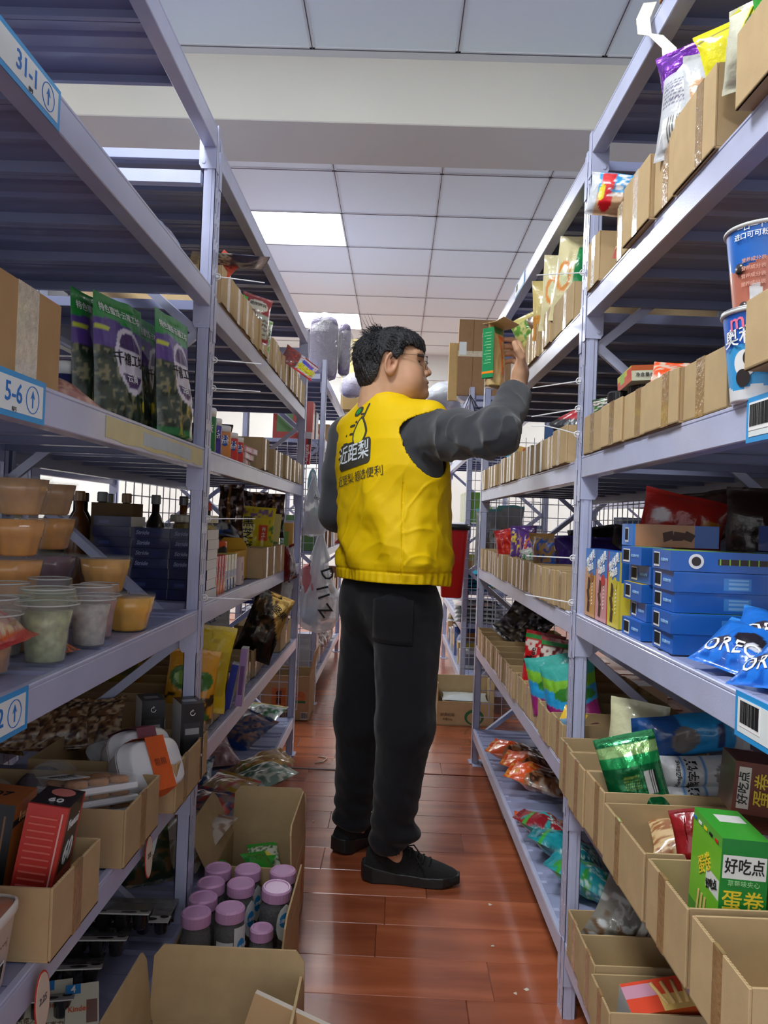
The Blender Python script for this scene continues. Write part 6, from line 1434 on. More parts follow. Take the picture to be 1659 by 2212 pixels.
o = carton('bright fruit print packet lying on the black lidded jars', 'snack box', .105, .14, .03, {'l': [(206, 190, 60), (0, 0, 1, .6, (214, 90, 50)), (.2, .3, .5, 1, (150, 190, 60)), (.7, .3, 1, .9, (214, 60, 50))], 'f': [(206, 206, 176), (0, .65, 1, 1, (190, 90, 40)), (.5, .8, 1, 1, (110, 150, 50)), (.08, .12, .92, .6, (214, 214, 190))], 't': [(120, 160, 60), (.1, .1, .9, .9, (190, 120, 50))]}, (RX(1.5)+.020, 1.53, z+.124), (0, R_(-3), R_(-5)))
text('净含量/Net Weight 130', .009, GREYP, o, (.052, -.0008, .011), (0, 0, 0), False)
pouch('orange and clear crinkled pack beside the fruit print packet', 'snack packet', .11, .09, .03, P((206, 180, 160), ('n', 0, 0, 1, 1, 14, -.02, (220, 80, 30))), (RX(1.36)+.045, 1.36, z+.055), (R_(-30), R_(6), R_(-30)), seed=152, wr=.008)
o = pouch('black packet with a yellow letter B by the right post', 'snack packet', .11, .095, .03, P((30, 40, 34), ('r', .45, .1, .95, .65, (206, 176, 40)), ('r', .5, .15, .9, .6, (40, 30, 34)), ('n', 0, 0, .5, 1, 20, .1, (60, 110, 50)), ('l', .0, .7, 1, 1, 6, (190, 180, 170))), (RX(1.70)+.05, 1.70, z+.03), (R_(-4), R_(-6), R_(-30)), seed=153); tx(o, 'B', .05, YELP, .022, .036)
for i, (x, y, c) in enumerate(((.16, 1.74, (110, 40, 30)), (.22, 1.60, (120, 118, 120)), (.22, 1.46, (126, 122, 124)), (.24, 1.32, (120, 110, 108)))):
    o = carton(['dark red header card standing deep on the third right shelf', 'grey header card with a round seal, leftmost at the back', 'grey header card with a round seal, middle at the back', 'grey header card with a round seal, rightmost at the back'][i], 'snack bag', .10, .012, .15, {'f': [c, (0, 0, 1, .28, (150, 84, 40))]}, (RX(y)+x, y, z+.03+.01*i), (R_(-4), R_(-6+3*i), R_(-12)), group='header cards at the back of the third right shelf', m=MATTE, name='header_card')
    b = MB(); b.tube([(.05+.022*math.cos(a), -.0012, .10+.022*math.sin(a)) for a in np.linspace(0, 6.283, 21)[:-1]], .0012, 5, closed=True); b.build('seal_ring', mat('seal_print', (70, 54, 54), .5), o); text('良品', .018, MATS['seal_print'], o, (.05, -.001, .10))
# fourth level: blue wafer cartons
z = RN[3]
BL = (24, 92, 176); BL2 = (40, 120, 200)
for i, (y0, y1, c, pc) in enumerate(((1.725, 1.812, (206, 150, 80), (150, 100, 60)), (1.635, 1.72, (214, 150, 150), (190, 60, 60)), (1.55, 1.628, (214, 196, 60), (196, 180, 60)))):
    o = carton(['standing blue wafer carton with an orange picture, against the right post', 'standing blue wafer carton with a pink picture, middle of three', 'standing blue wafer carton with a yellow picture, nearest of three'][i], 'snack box', .034, y1-y0, .152, {'l': [BL2, (0, 0, 1, .62, c), (0, .55, .5, .72, c), (.36, .62, .7, .66, BL2)], 'f': [c, (0, .6, 1, 1, BL), (0, .0, .12, 1, pc)], 't': [BL]}, (RX(y0)+.016, y0, z), (0, 0, RZ), group='standing blue wafer cartons')
    text('奥利奥', .024, WHITEP, o, (-.0008, (y1-y0)*.5, .128), (0, R_(-24), -math.pi/2), True); text('巧脆卷', .017, WHITEP, o, (-.0008, (y1-y0)*.5, .108), (0, R_(-14), -math.pi/2), True)
    disc(o, .013, mat('choc_disc_%d' % i, pc, .5), (-.0008, (y1-y0)*.34, .088), (0, 0, -math.pi/2)); 
    for k in range(3): patch(o, [(-.004, -.014), (-.009, .012), (.006, .014), (.010, -.010)], mat('choc_roll', (74, 48, 38), .5), (-.0008, (y1-y0)*.6+.003*(k % 2), .022+.026*k), (0, R_(20-36*(k % 2)), -math.pi/2), name='printed_roll')
    for k in range(7): disc(o, .0022, WHITEP, (-.001, (y1-y0)*.26, .03+.0075*k), (0, 0, -math.pi/2))
FL = {'f': [BL, (.0, .9, 1, 1, (30, 104, 190)), (.40, .15, .62, .75, (60, 130, 200)), (.44, .2, .60, .32, (120, 170, 215)), (.44, .42, .60, .54, (120, 170, 215)), (.44, .62, .60, .70, (120, 170, 215))], 'l': [(28, 96, 184)], 't': [(30, 100, 190), (.1, .1, .9, .9, (110, 170, 60))]}
def wafer(label, x, y, zz, rz, w=.20, d=.10, g='lying blue wafer cartons', top=None, face=None):
    F = dict(FL)
    if top: F['t'] = [top]
    if face: F['f'] = face
    o = carton(label, 'snack box', w, d, .0325, F, (x, y, zz), (0, 0, R_(rz)), group=g)
    barcode(o, .030, .024, (-.0005, d*.72, .016), (0, 0, -math.pi/2), int(y*991+zz*7771)); text('J5脆卷', .012, mat('pale_blue_print', (150, 190, 225), .5), o, (w*.88, -.0008, .016), (0, 0, 0), True)
    text('保质期12个月', .006, mat('pale_blue_print'), o, (-.0008, d*.30, .016), (0, 0, -math.pi/2), False)
    return o
nm = ['topmost', 'second', 'third', 'fourth', 'lowest']
for i in range(4): wafer('%s blue wafer carton of the front stack, under the panda strip carton' % nm[i+1], RX(1.25)+.016+(0, .004, -.004, .002)[i], 1.262+(0, .006, -.004, .0)[i], z+.0335*(3-i), (0, 1, -1.5, 0)[i])
o = wafer('top blue wafer carton of the front stack, with a green stick picture', RX(1.25)+.010, 1.262, z+.0335*4, -2, top=(126, 176, 60), face=[BL])
MB().box((.075, -.0012, .012), (.16, -.0004, .021)).build('printed_stick', mat('stick_print', (60, 44, 34), .5), o)
for k in range(6): MB().box((.077+.015*k, -.0016, .0115), (.079+.015*k, -.0008, .0215)).build('printed_ring', mat('ring_print', (130, 190, 60), .5), o)
disc(o, .012, WHITEP, (.040, -.0012, .0165)); disc(o, .0075, mat('cookie_print'), (.040, -.0018, .0165))
for i in range(4): wafer('%s blue wafer carton of the rear stack beside the standing ones' % nm[i], RX(1.4)+.014+(.012, 0, .008, -.002)[i], 1.40+(.0, .01, .004, .0)[i], z+.0335*(3-i), (3, 0, -2, 1)[i], .20, .11, 'rear stack of blue wafer cartons', top=[None, (214, 190, 60), None, (30, 100, 190)][i])
wafer('short blue wafer carton turned end on over the rear stack', RX(1.4)+.010, 1.405, z+.0335*4, 6, .06, .09, 'rear stack of blue wafer cartons')
o = carton('brown wafer carton with chocolate rolls lying at the back of the fourth right shelf', 'snack box', .17, .10, .045, {'f': [(176, 124, 84), (.72, 0, 1, 1, BL), (0, 0, .03, 1, BL2)], 'l': [BL2], 't': [(30, 96, 180)]}, (RX(1.62)+.055, 1.60, z+.165), (0, 0, R_(-4)), group='brown wafer cartons')
for k in range(3): patch(o, [(-.012, -.009), (-.008, .010), (.012, .008), (.009, -.008)], mat('choc_roll'), (.07+.02*k, -.0008, .022), (0, R_(20*(k-1)), 0), name='printed_roll')
barcode(o, .03, .03, (-.0005, .05, .022), (0, 0, -math.pi/2), 9)
for k in range(3): carton(['brown and blue wafer carton under the brown one', 'second brown and blue wafer carton under the brown one', 'lowest brown and blue wafer carton under the brown one'][k], 'snack box', .19, .10, .052, {'f': [(170, 120, 82), (.7, 0, 1, 1, BL)], 'l': [BL2], 't': [BL]}, (RX(1.62)+.06, 1.60+.01*k, z+.054*(2-k)), (0, 0, R_(2*k-3)), group='brown wafer cartons')
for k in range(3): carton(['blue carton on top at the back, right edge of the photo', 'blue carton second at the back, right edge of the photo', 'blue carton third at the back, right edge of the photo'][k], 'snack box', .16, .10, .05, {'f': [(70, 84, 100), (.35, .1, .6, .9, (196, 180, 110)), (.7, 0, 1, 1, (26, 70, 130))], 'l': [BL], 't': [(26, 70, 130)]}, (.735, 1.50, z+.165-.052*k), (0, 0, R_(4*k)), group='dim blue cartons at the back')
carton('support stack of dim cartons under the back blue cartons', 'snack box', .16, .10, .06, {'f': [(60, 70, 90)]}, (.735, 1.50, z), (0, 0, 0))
pouch('red snack pouch standing at the back of the fourth right shelf', 'snack pouch', .20, .12, .05, P((176, 40, 30), ('e', .2, .5, .12, .14, (206, 190, 190)), ('r', .7, .3, .95, .6, (190, 120, 30))), (.66, 1.85, z+.165), (0, R_(12), R_(-8)), seed=160)
for k in range(3): pouch(['dark brown pouch with pointed corners at the back, left one', 'dark brown pouch with pointed corners at the back, middle one', 'dark brown pouch with pointed corners at the back, right one'][k], 'snack pouch', .19, .20, .06, P((52, 30, 26), ('n', 0, 0, 1, .5, 12, .1, (84, 50, 36))), (.78+.04*k, 1.90-.16*k, z+.10), (0, R_(-8+10*k), R_(-12)), seed=161+k, group='dark brown pouches at the back')
OB = [((RX(1.1)+.030, 1.10, .006), (R_(-62), R_(8), R_(-52)), 0), ((RX(1.0)+.030, .985, .006), (R_(-60), R_(-6), R_(-64)), 1), ((RX(1.05)+.095, 1.10, .030), (R_(-66), R_(10), R_(-30)), 2), ((RX(.98)+.10, .99, .040), (R_(-62), 0, R_(-50)), 3)]
for i, (l, r, k) in enumerate(OB):
    o = pouch(['blue cookie bag leftmost of the pile on the fourth right shelf', 'blue cookie bag lowest and nearest on the fourth right shelf', 'blue cookie bag on top with a dark cookie picture', 'blue cookie bag on top at the right edge of the photo'][k], 'snack bag', .115, .12, .045, P((34, 112, 206), ('e', .62, .42, .20, .15, (40, 36, 44)), ('e', .70, .34, .10, .06, (206, 206, 214)), ('e', .3, .3, .12, .1, (60, 50, 60)), ('r', 0, .93, 1, 1, (60, 140, 220)), ('n', 0, 0, 1, .3, 14, .14, (20, 80, 170))), (l[0], l[1], z+l[2]), r, seed=170+k, nu=40, nv=44, wr=.005, group='blue cookie bags')
    tx(o, 'OREO', .030, WHITEP, -.004, .030, rz=.1)
# fifth level
z = RN[4]
pouch('pale cream bag with a grain picture standing by the right post', 'snack bag', .12, .225, .05, P((196, 194, 156), ('e', .72, .34, .3, .16, (150, 110, 60)), ('n', .45, .2, 1, .5, 30, .05, (110, 80, 44))), (RX(1.62)+.075, 1.625, z+.02), (R_(-3), R_(3), R_(-30)), seed=180, nu=30, nv=40)
o = pouch('sky blue bag with a crumpled white end lying on the biscuit rolls', 'snack bag', .085, .24, .07, P((44, 150, 214), ('r', 0, .86, 1, 1, (206, 206, 206)), ('r', 0, 0, 1, .35, (36, 84, 150)), ('e', .5, .38, .3, .12, (120, 116, 116)), ('r', .2, .66, .8, .74, (40, 60, 110))), (RX(1.5)+.045, 1.53, z+.190), (R_(0), R_(84), R_(8)), seed=181, nu=34, nv=44, wr=.006)
for k in range(4):
    o = pouch(['white biscuit roll with blue bands, uppermost', 'white biscuit roll with blue bands, second from the top', 'white biscuit roll with blue bands, third from the top', 'white biscuit roll with blue bands, lowest'][k], 'snack pack', .062, .225, .055, P((206, 208, 210), ('r', 0, .26, 1, .28, (60, 140, 205)), ('r', 0, .44, 1, .46, (60, 140, 205)), ('r', 0, 0, 1, .08, (56, 150, 214) if k == 0 else (206, 208, 210)), ('e', .5, .62, .34, .09, (130, 128, 126)), ('n', 0, .8, 1, 1, 20, .1, (170, 170, 172))), (RX(1.44)+.065+.006*k, 1.50, z+.140-.050*k), (0, R_(88), R_(4)), seed=182+k, nu=30, nv=50, wr=.003, group='white biscuit rolls')
    tx(o, '熊字饼', .024, BLACKP, 0, .078, rz=math.pi, sx=.8)
    if k == 0: tx(o, 'XiongZiBing', .010, BLACKP, .0, .050, rz=math.pi)
for k in range(2): pouch(['sky blue crimped packet end between the cream bag and the rolls', 'sky blue packet low in the bin behind the green bag'][k], 'snack packet', .07, .13, .03, P((50, 160, 220), ('r', 0, .8, 1, 1, (206, 210, 214)), ('r', .3, .4, .7, .6, (206, 206, 210))), (RX(1.55)+.05+.03*k, 1.56-.03*k, z+.085-.06*k), (R_(-25), R_(20), R_(-30)), seed=190+k)
o = pouch('glossy green foil bag with a barcode leaning out of its bin', 'snack bag', .115, .190, .04, P((10, 96, 52), ('r', 0, .80, 1, .90, (150, 190, 120)), ('r', 0, .70, 1, .80, (30, 150, 80)), ('r', 0, .93, 1, 1, (16, 110, 60)), ('bar', .68, .42, .88, .64), ('l', .32, .48, .6, .62, 6, (120, 150, 70)), ('l', .25, .1, .85, .34, 8, (60, 130, 60)), ('r', .36, .38, .52, .46, (20, 104, 58))), (RX(1.49)+.062, 1.455, z+.03), (R_(-8), R_(-17), R_(-14)), seed=192, m=FOIL, nu=60, nv=80, wr=.004)
o = pouch('yellow and brown packet with white characters in the second bin', 'snack packet', .08, .14, .03, P((206, 190, 60), ('r', .1, .1, 1, .85, (120, 40, 30)), ('r', .25, .3, .85, .6, (216, 210, 200))), (RX(1.6)+.045, 1.575, z+.03), (R_(-4), 0, R_(-35)), seed=193); tx(o, '云见', .03, BLACKP, .0, .062)
pouch('brown wafer pieces in a clear bag inside the wide bin', 'snack bag', .15, .10, .05, P((206, 176, 130), ('n', 0, 0, 1, 1, 16, .05, (150, 96, 60)), ('r', .75, .2, .95, .4, (40, 30, 30))), (RX(1.3)+.10, 1.33, z+.045), (R_(-70), 0, R_(-10)), seed=194, lump=.01)
pouch('dark red crinkled packet behind the green biscuit carton', 'snack packet', .05, .085, .03, P((134, 24, 28)), (RX(1.2)+.045, 1.21, z+.085), (R_(-10), R_(-16), R_(-30)), seed=195, wr=.007)
G1 = (96, 176, 40); G2 = (30, 128, 50)
def hcd(o, w, h, face, s=1.):
    pass
o = carton('green biscuit stick carton with white lettering in its cardboard bin', 'snack box', .062, .115, .155, {'f': [G2, (.04, .66, .96, .86, (224, 224, 218))], 'l': [(112, 186, 44), (.0, .9, 1, 1, (90, 170, 60)), (.0, .0, .5, .18, (60, 140, 40)), (.55, .45, .98, .62, (222, 222, 216))], 't': [(60, 160, 50), (.3, .55, .9, .8, (222, 222, 216))], 'r': [G1]}, (RX(1.05)+.012, 1.058, z+.036), (R_(0), R_(2), R_(-3)))
text('好吃点', .022, BLACKP, o, (.031, -.0008, .118), (0, 0, 0), True, sx=.8); text('草莓味夹心', .0085, mat('pale_green_print', (150, 206, 140), .5), o, (.031, -.0008, .096)); text('蛋卷', .028, mat('gold_print', (226, 196, 50), .4), o, (.031, -.0008, .072), (0, 0, 0), True)
text('好吃点', .014, BLACKP, o, (-.0008, .028, .080), (0, R_(-20), -math.pi/2), True); text('蛋卷', .026, mat('gold_print'), o, (-.0008, .058, .095), (0, R_(-30), -math.pi/2), True); text('好吃点', .014, BLACKP, o, (.042, .077, .1508), (-math.pi/2, 0, 0), True); text('蛋卷', .022, mat('gold_print'), o, (.030, .045, .1508), (-math.pi/2, 0, 0), True)
for k in range(3): patch(o, [(-.003, -.025), (-.003, .025), (.003, .027), (.003, -.025)], mat('biscuit_print', (226, 190, 120), .5), (-.0008, .05+.013*k, .028), (0, R_(8), -math.pi/2), name='printed_stick'); 
for k in range(5): patch(o, [(0, 0), (0, .004), (.012, .004), (.012, 0)], [BLUEP, WHITEP, YELP, BLACKP, REDP][k], (-.0008, .112-.022*k, .142), (0, 0, -math.pi/2), name='colour_chip')
carton('second green carton at the right edge behind the front one', 'snack box', .06, .115, .15, {'f': [(80, 160, 50)], 'l': [G1]}, (RX(1.05)+.10, 1.065, z+.006), (0, 0, R_(-2)))
for k, (x, y, dz, lb) in enumerate(((.07, 1.175, .080, 'front brown biscuit carton with round dots, behind the green carton'), (.10, 1.22, .165, 'upper brown biscuit carton with pale stick picture at the right edge'), (.09, 1.185, .0, 'brown biscuit carton underneath the front brown one'))):
    o = carton(lb, 'snack box', .15, .075, .080, {'f': [(110, 52, 36), (.04, .1, .16, .9, (214, 208, 196)), (.78, 0, .8, 1, (150, 100, 70))], 'l': [(96, 44, 32)], 't': [(120, 60, 42), (.0, .0, .05, 1, (140, 80, 60))]}, (RX(y)+x, y, z+dz+.004), (R_(0), R_(4), R_(-8)), group='brown biscuit cartons')
    text('好吃点', .017, BLACKP, o, (.015, -.0008, .04), (0, R_(-90), 0), True); text('蛋卷', .026, mat('gold_print'), o, (.043, -.0008, .04), (0, R_(-90), 0), True)
    for j in range(4): disc(o, .005, mat('cream_print', (216, 206, 180), .5), (.062+.006*(j % 2), -.0008, .014+.017*j)); patch(o, [(-.002, 0), (-.002, .045), (.002, .045), (.002, 0)], mat('roll_print', (150, 110, 70), .5), (.068+.006*(j % 2), -.0007, .016+.015*j), (0, R_(70), 0), name='printed_stick')
# sixth level
z = RN[5]
o = pouch('clear bag with a Korean style label in the lowest right bin', 'snack bag', .18, .165, .07, P((120, 116, 108), ('n', 0, 0, 1, .45, 9, .02, (96, 70, 46)), ('n', 0, 0, 1, 1, 8, .16, (176, 178, 176)), ('r', .52, .22, .86, .98, (218, 214, 198)), ('r', .62, .3, .635, .9, (130, 50, 50))), (RX(1.7)+.085, 1.70, z+.035), (R_(-16), R_(26), R_(-10)), seed=200, nu=50, nv=50, wr=.008)
tx(o, '黑糖麦芽饼', .022, BLACKP, .058, .10, rz=-math.pi/2); tx(o, '고급영양', .015, mat('brown_print'), .032, .10, rz=-math.pi/2)
pouch('yellow round biscuit lying at the bottom of the empty bin', 'snack packet', .09, .06, .02, P((214, 190, 120)), (RX(1.6)+.08, 1.575, z+.02), (R_(-70), 0, 0), seed=201)
o = carton('red and orange snack packet with sticks at the bottom edge of the photo', 'snack box', .20, .06, .085, {'f': [(214, 90, 40)], 't': [(214, 70, 40), (.3, .0, .7, .5, (226, 190, 110)), (.0, .5, .3, .9, (196, 140, 160)), (.75, .3, 1, .8, (196, 150, 170))]}, (RX(1.45)+.03, 1.44, z+.018), (R_(24), R_(-8), R_(6)))
for k in range(6): MB().tube([(.07+.012*k, .010, .0855), (.055+.020*k, .052, .0855)], .0035, 8).build('printed_stick', mat('biscuit_print'), o, True)
# ---------- right rack, far bay
z = RF[1]
for i, (y, x, h) in enumerate(((2.18, .03, .17), (2.30, .03, .16), (2.42, .035, .12))):
    pouch(['cream and green pouch tallest above the far right bins', 'cream pouch with an orange diamond beside the tallest one', 'cream and brown pouch lower among the far right bins'][i], 'snack pouch', .10, h+.07, .045, P((206, 196, 150), ('r', .62, 0, .95, .86, (30, 130, 70)), ('e', .3, .5, .22, .18, (206, 130, 50)), ('e', .3, .5, .14, .12, (196, 196, 150))) if i < 2 else P((196, 176, 110), ('r', 0, .0, 1, .4, (190, 130, 50))), (RX(y)+x, y, z+.055), (R_(-3), R_(6-4*i), R_(-25+12*i)), seed=210+i, nu=30, nv=40, group='cream and green pouches')
pouch('green leaf print pack open at the top beside the raised hand', 'snack pouch', .11, .14, .05, P((190, 184, 110), ('n', 0, 0, 1, 1, 14, .0, (84, 140, 40)), ('r', 0, .86, 1, 1, (206, 190, 110))), (RX(2.62)+.045, 2.64, z+.065), (R_(0), R_(-24), R_(-20)), seed=214)
pouch('small kraft paper pack tilted at the top of the far right bins', 'snack packet', .06, .08, .015, P((176, 150, 100)), (RX(2.4)+.02, 2.50, z+.13), (0, R_(40), R_(-20)), seed=215, nu=14, nv=16)
pouch('brown kraft pack standing behind the leaf print pack', 'snack packet', .07, .10, .015, P((110, 84, 60)), (RX(2.5)+.07, 2.60, z+.10), (0, R_(-30), R_(-10)), seed=216, nu=14, nv=16)
bin_(1, 2.62, 2.72, z, .095, .3, 'cardboard bin right behind the raised hand', tape=(.5,), group='bins on the second far right shelf')
bin_(1, 2.73, 2.83, z, .095, .3, 'cardboard bin partly hidden by the held bag', tape=(.5,), group='bins on the second far right shelf')
z = RF[2]
for k in range(2): carton(['upper cream and red book box leaning in the far right bins', 'lower cream and red book box leaning in the far right bins'][k], 'box', .13, .10, .02, {'l': [(206, 170, 90)], 'f': [(206, 170, 90), (.15, .2, 1, .8, (196, 70, 40))], 't': [(196, 66, 40)]}, (RX(2.7)+.006, 2.78-.02*k, z+.105-.022*k), (0, R_(12), R_(-8)), group='cream and red book boxes')
t = carton('dark blue card with a round hole at the far right bins', 'card', .11, .006, .075, {'f': [(30, 84, 150)]}, (RX(2.4)+.03, 2.42, z+.075), (0, 0, R_(-8)), name='header_card'); disc(t, .008, BLACKP, (.055, -.0008, .035))
carton('pale blue folded paper corner in the far right bins', 'card', .06, .004, .05, {'f': [(90, 180, 206)]}, (RX(2.9)+.01, 2.93, z+.075), (0, R_(-40), R_(-20)), name='paper_corner')
pouch('black bag with a red corner behind the last bin on the third shelf', 'snack bag', .12, .14, .04, P((34, 32, 36), ('tri', 1.1, -.5, (170, 34, 40))), (RX(2.1)+.10, 2.10, z+.03), (0, R_(-30), R_(-20)), seed=218)
for k in range(2): pouch(['brown woven sack at the back of the third far right shelf, left', 'brown woven sack at the back of the third far right shelf, right'][k], 'sack', .20, .17, .07, P((110, 86, 56), ('n', 0, 0, 1, 1, 60, .1, (150, 124, 84))), (RX(3)+.25+.1*k, 3.0-.4*k, z+.02), (0, 0, R_(-10)), seed=219+k, name='woven_sack', group='brown woven sacks')
z = RF[3]
CB = [((.035, 3.02), (.07, .14), (196, 30, 34), (214, 60, 40), 'red foil candy bag at the left of the fourth far right shelf'), ((.045, 2.82), (.08, .15), (84, 50, 130), (220, 190, 60), 'purple and yellow candy bag next to the red one'), ((.05, 2.68), (.07, .11), (206, 206, 210), (190, 40, 50), 'white and red twisted candy wrapper in the far right bins'),
      ((.055, 2.58), (.08, .08), (196, 200, 196), (30, 140, 70), 'white and green candy wrapper in the far right bins'), ((.05, 2.42), (.08, .13), (150, 116, 76), (30, 80, 170), 'clear bag of nuts with a blue strip in the far right bins'), ((.06, 2.72), (.09, .14), (90, 56, 140), (206, 120, 60), 'small purple candy bag behind the white wrapper')]
for i, ((x, y), (w_, h), c1, c2, lb) in enumerate(CB):
    pouch(lb, 'snack bag', w_+.02, h, .04, P(c1, ('n', 0, 0, 1, 1, 14, .12, c2), ('r', 0, .9, 1, 1, c1)), (RX(y)+x, y, z+.055), (R_(-8+5*i), R_(12*((i % 3)-1)), R_(-20-8*i)), seed=222+i, wr=.007, lump=.004)
pouch('large purple bag lying behind the fourth shelf bins', 'snack bag', .30, .15, .10, P((62, 42, 122), ('e', .72, .45, .10, .10, (150, 60, 110))), (RX(2.35)+.22, 2.42, z+.03), (R_(-8), 0, R_(-10)), seed=230, nu=36)
pouch('pinkish nut bag lying behind the purple one', 'snack bag', .26, .08, .06, P((150, 110, 100), ('n', 0, 0, 1, 1, 24, .05, (190, 160, 150))), (RX(2.1)+.18, 2.22, z+.02), (R_(-30), 0, R_(-10)), seed=231, lump=.008)
for k in range(2): pouch(['dark tent shaped bag above the purple bag, left', 'dark tent shaped bag above the purple bag, right'][k], 'snack bag', .16, .19, .05, P((36, 30, 34)), (RX(2.6)+.30, 2.75-.35*k, z+.02), (0, R_(-10+20*k), R_(-10)), seed=232+k, group='dark bags behind the purple bag')
z = RF[4]
for i, (x, y) in enumerate(((.05, 2.46), (.075, 2.33))):
    o = pouch(['red coffee pouch with a green top, left of two', 'red coffee pouch with a green top, right of two'][i], 'snack pouch', .13, .185, .05, P((190, 26, 30) if i == 0 else (120, 24, 28), ('r', 0, .88, 1, .95, (40, 130, 60)), ('r', 0, .95, 1, 1, (150, 30, 34)), ('n', 0, .55, .9, .86, 12, .08, (214, 200, 190)), ('n', .0, .3, .4, .75, 10, .12, (30, 22, 24))), (RX(y)+x, y, z+.055), (R_(-3), R_(4), R_(-32+8*i)), seed=240+i, nu=34, nv=44, gusset=True, group='red coffee pouches', name='stand_up_pouch'); tx(o, 'Coffee', .026, BLACKP, -.03, .10, rz=math.pi/2)
for i, (x, y) in enumerate(((.055, 2.21), (.075, 2.09))):
    n = 30; pa = P((150, 40, 110), ('wave', .42, -.16, 3.1, 0, (40, 150, 206)), ('wave', .66, -.14, 3.1, 0, (120, 180, 50)), ('wave', .84, -.12, 3.1, 0, (60, 160, 150)), ('e', .62, .50, .36, .12, (50, 120, 44)), ('e', .62, .14, .22, .1, (90, 140, 60)))
    pouch(['rounded green blue and purple bag, left of two on the fifth far right shelf', 'rounded green blue and purple bag, right of two on the fifth far right shelf'][i], 'snack bag', .16, .165, .06, pa, (RX(y)+x, y, z+.045), (R_(-6), R_(-14), R_(-34)), seed=244+i, nu=40, nv=40, seal=(.0, .02), group='rounded colourful bags')
pouch('small blue and yellow sachet in the bin beside the right post', 'snack packet', .06, .05, .012, P((110, 150, 180), ('tri', .2, .6, (220, 180, 50))), (RX(1.98)+.03, 1.98, z+.068), (R_(-30), R_(20), R_(-20)), seed=247, nu=14, nv=14)
pouch('silver and black crumpled bag at the far end of the fifth right shelf', 'snack bag', .20, .20, .05, P((90, 88, 92), ('n', 0, 0, 1, 1, 9, .1, (36, 34, 38)), ('n', 0, 0, 1, 1, 14, .2, (190, 190, 194))), (RX(3.4)+.10, 3.35, z+.07), (R_(-14), R_(36), R_(-12)), seed=248, m=FOIL, wr=.010)
z = RF[5]
OR = [((.065, 3.10), -60, 'orange bag of pretzels farthest on the lowest right shelf'), ((.10, 2.92), -40, 'orange bag of pretzels in the middle, lying on its side'), ((.085, 2.74), -55, 'orange bag of pretzels nearest, with white swirls')]
for i, ((x, y), rz, lb) in enumerate(OR):
    pouch(lb, 'snack bag', .15, .24, .075, P((160, 104, 66), ('n', 0, 0, 1, .66, 12, .04, (196, 176, 156)), ('n', 0, 0, 1, .66, 16, .14, (70, 44, 34)), ('wave', .62, .08, 6, 1, (226, 84, 20)), ('n', 0, .6, 1, 1, 10, .2, (236, 150, 60))), (RX(y)+x+.16, y+.02, z+.02+.01*i), (R_(-78), R_(-6), R_(78+rz*.2)), seed=250+i, nu=36, nv=46, lump=.008, wr=.007, group='orange pretzel bags')
pouch('small orange tipped pack of a bun lying on the lowest right shelf', 'snack packet', .07, .16, .04, P((196, 140, 90), ('r', 0, .84, 1, 1, (214, 90, 40)), ('l', 0, 0, .25, .8, 14, (90, 80, 76)), ('r', .0, .0, .22, .8, (206, 200, 196))), (RX(2.5)+.16, 2.53, z+.012), (R_(-84), 0, R_(82)), seed=254)
for i, (x, y, c1, c2, lb) in enumerate(((.15, 2.34, (140, 30, 40), (40, 150, 150), 'dark red and teal bag on the lowest right shelf'), (.17, 2.20, (30, 140, 150), (16, 90, 96), 'teal bag with pale strokes behind the right post'), (.18, 2.02, (40, 150, 160), (60, 150, 60), 'teal and green bag nearest behind the right post'))):
    pouch(lb, 'snack bag', .15, .22, .07, P(c1, ('n', 0, 0, 1, 1, 10, .08, c2), ('n', 0, 0, 1, .6, 30, .2, (190, 214, 206)), ('r', 0, .8, 1, .86, (60, 160, 60)), ('r', 0, .9, 1, 1, c1)), (RX(y)+x+.03, y, z+.012), (R_(-72), R_(8), R_(66)), seed=256+i, nu=34, nv=44, wr=.007)
# held packet
o = pouch('tan and green snack bag with a folded top held in the raised hand', 'snack pouch', .088, .190, .050, P((186, 156, 100), ('r', .48, .2, .92, .84, (206, 92, 36)), ('e', .70, .52, .15, .24, (190, 160, 104)), ('n', .55, .1, .95, .5, 22, .05, (140, 130, 70)), ('r', .3, .86, .95, .97, (50, 110, 60))), (.276, 2.318, 1.535), (R_(-2), R_(2), R_(52)), seed=260, nu=36, nv=60, wr=.0035, seal=(.03, .0), gusset=True, back=P((186, 156, 100)), name='snack_pouch')
sidep = MB(); sp = [(.0, 0), (.0, .15), (.032, .155), (.032, 0)]
pn = MB(); pn.box((-.046, -.019, .022), (-.041, .019, .172), bev=.002); pn.build('green_side_panel', mat('green_film', (24, 132, 76), .35, coat=.3, bump=.2, bscale=60), o)
pn = MB(); pn.box((-.0465, -.0195, .034), (-.0405, .0195, .044), bev=.002); pn.build('orange_band', mat('orange_film', (232, 130, 30), .35), o)
pn = MB(); pn.add([(-.044, -.022, .186), (.044, -.026, .186), (.046, .02, .186), (-.044, .02, .186), (-.034, -.045, .200), (.050, -.05, .196)], [(0, 1, 5, 4), (0, 3, 2, 1)]); f = pn.build('folded_top', mat('tan_film', (186, 152, 96), .4, coat=.2), o); f.modifiers.new('s', 'SOLIDIFY').thickness = .0015
for k in range(11): MB().box((-.0468, -.012, .066+.009*k), (-.046, .012-.004*(k % 3), .0675+.009*k)).build('small_print', mat('pale_green_print', (120, 190, 140), .5), o)
# ================================================================== behind and beyond
rnd = random.Random(11)
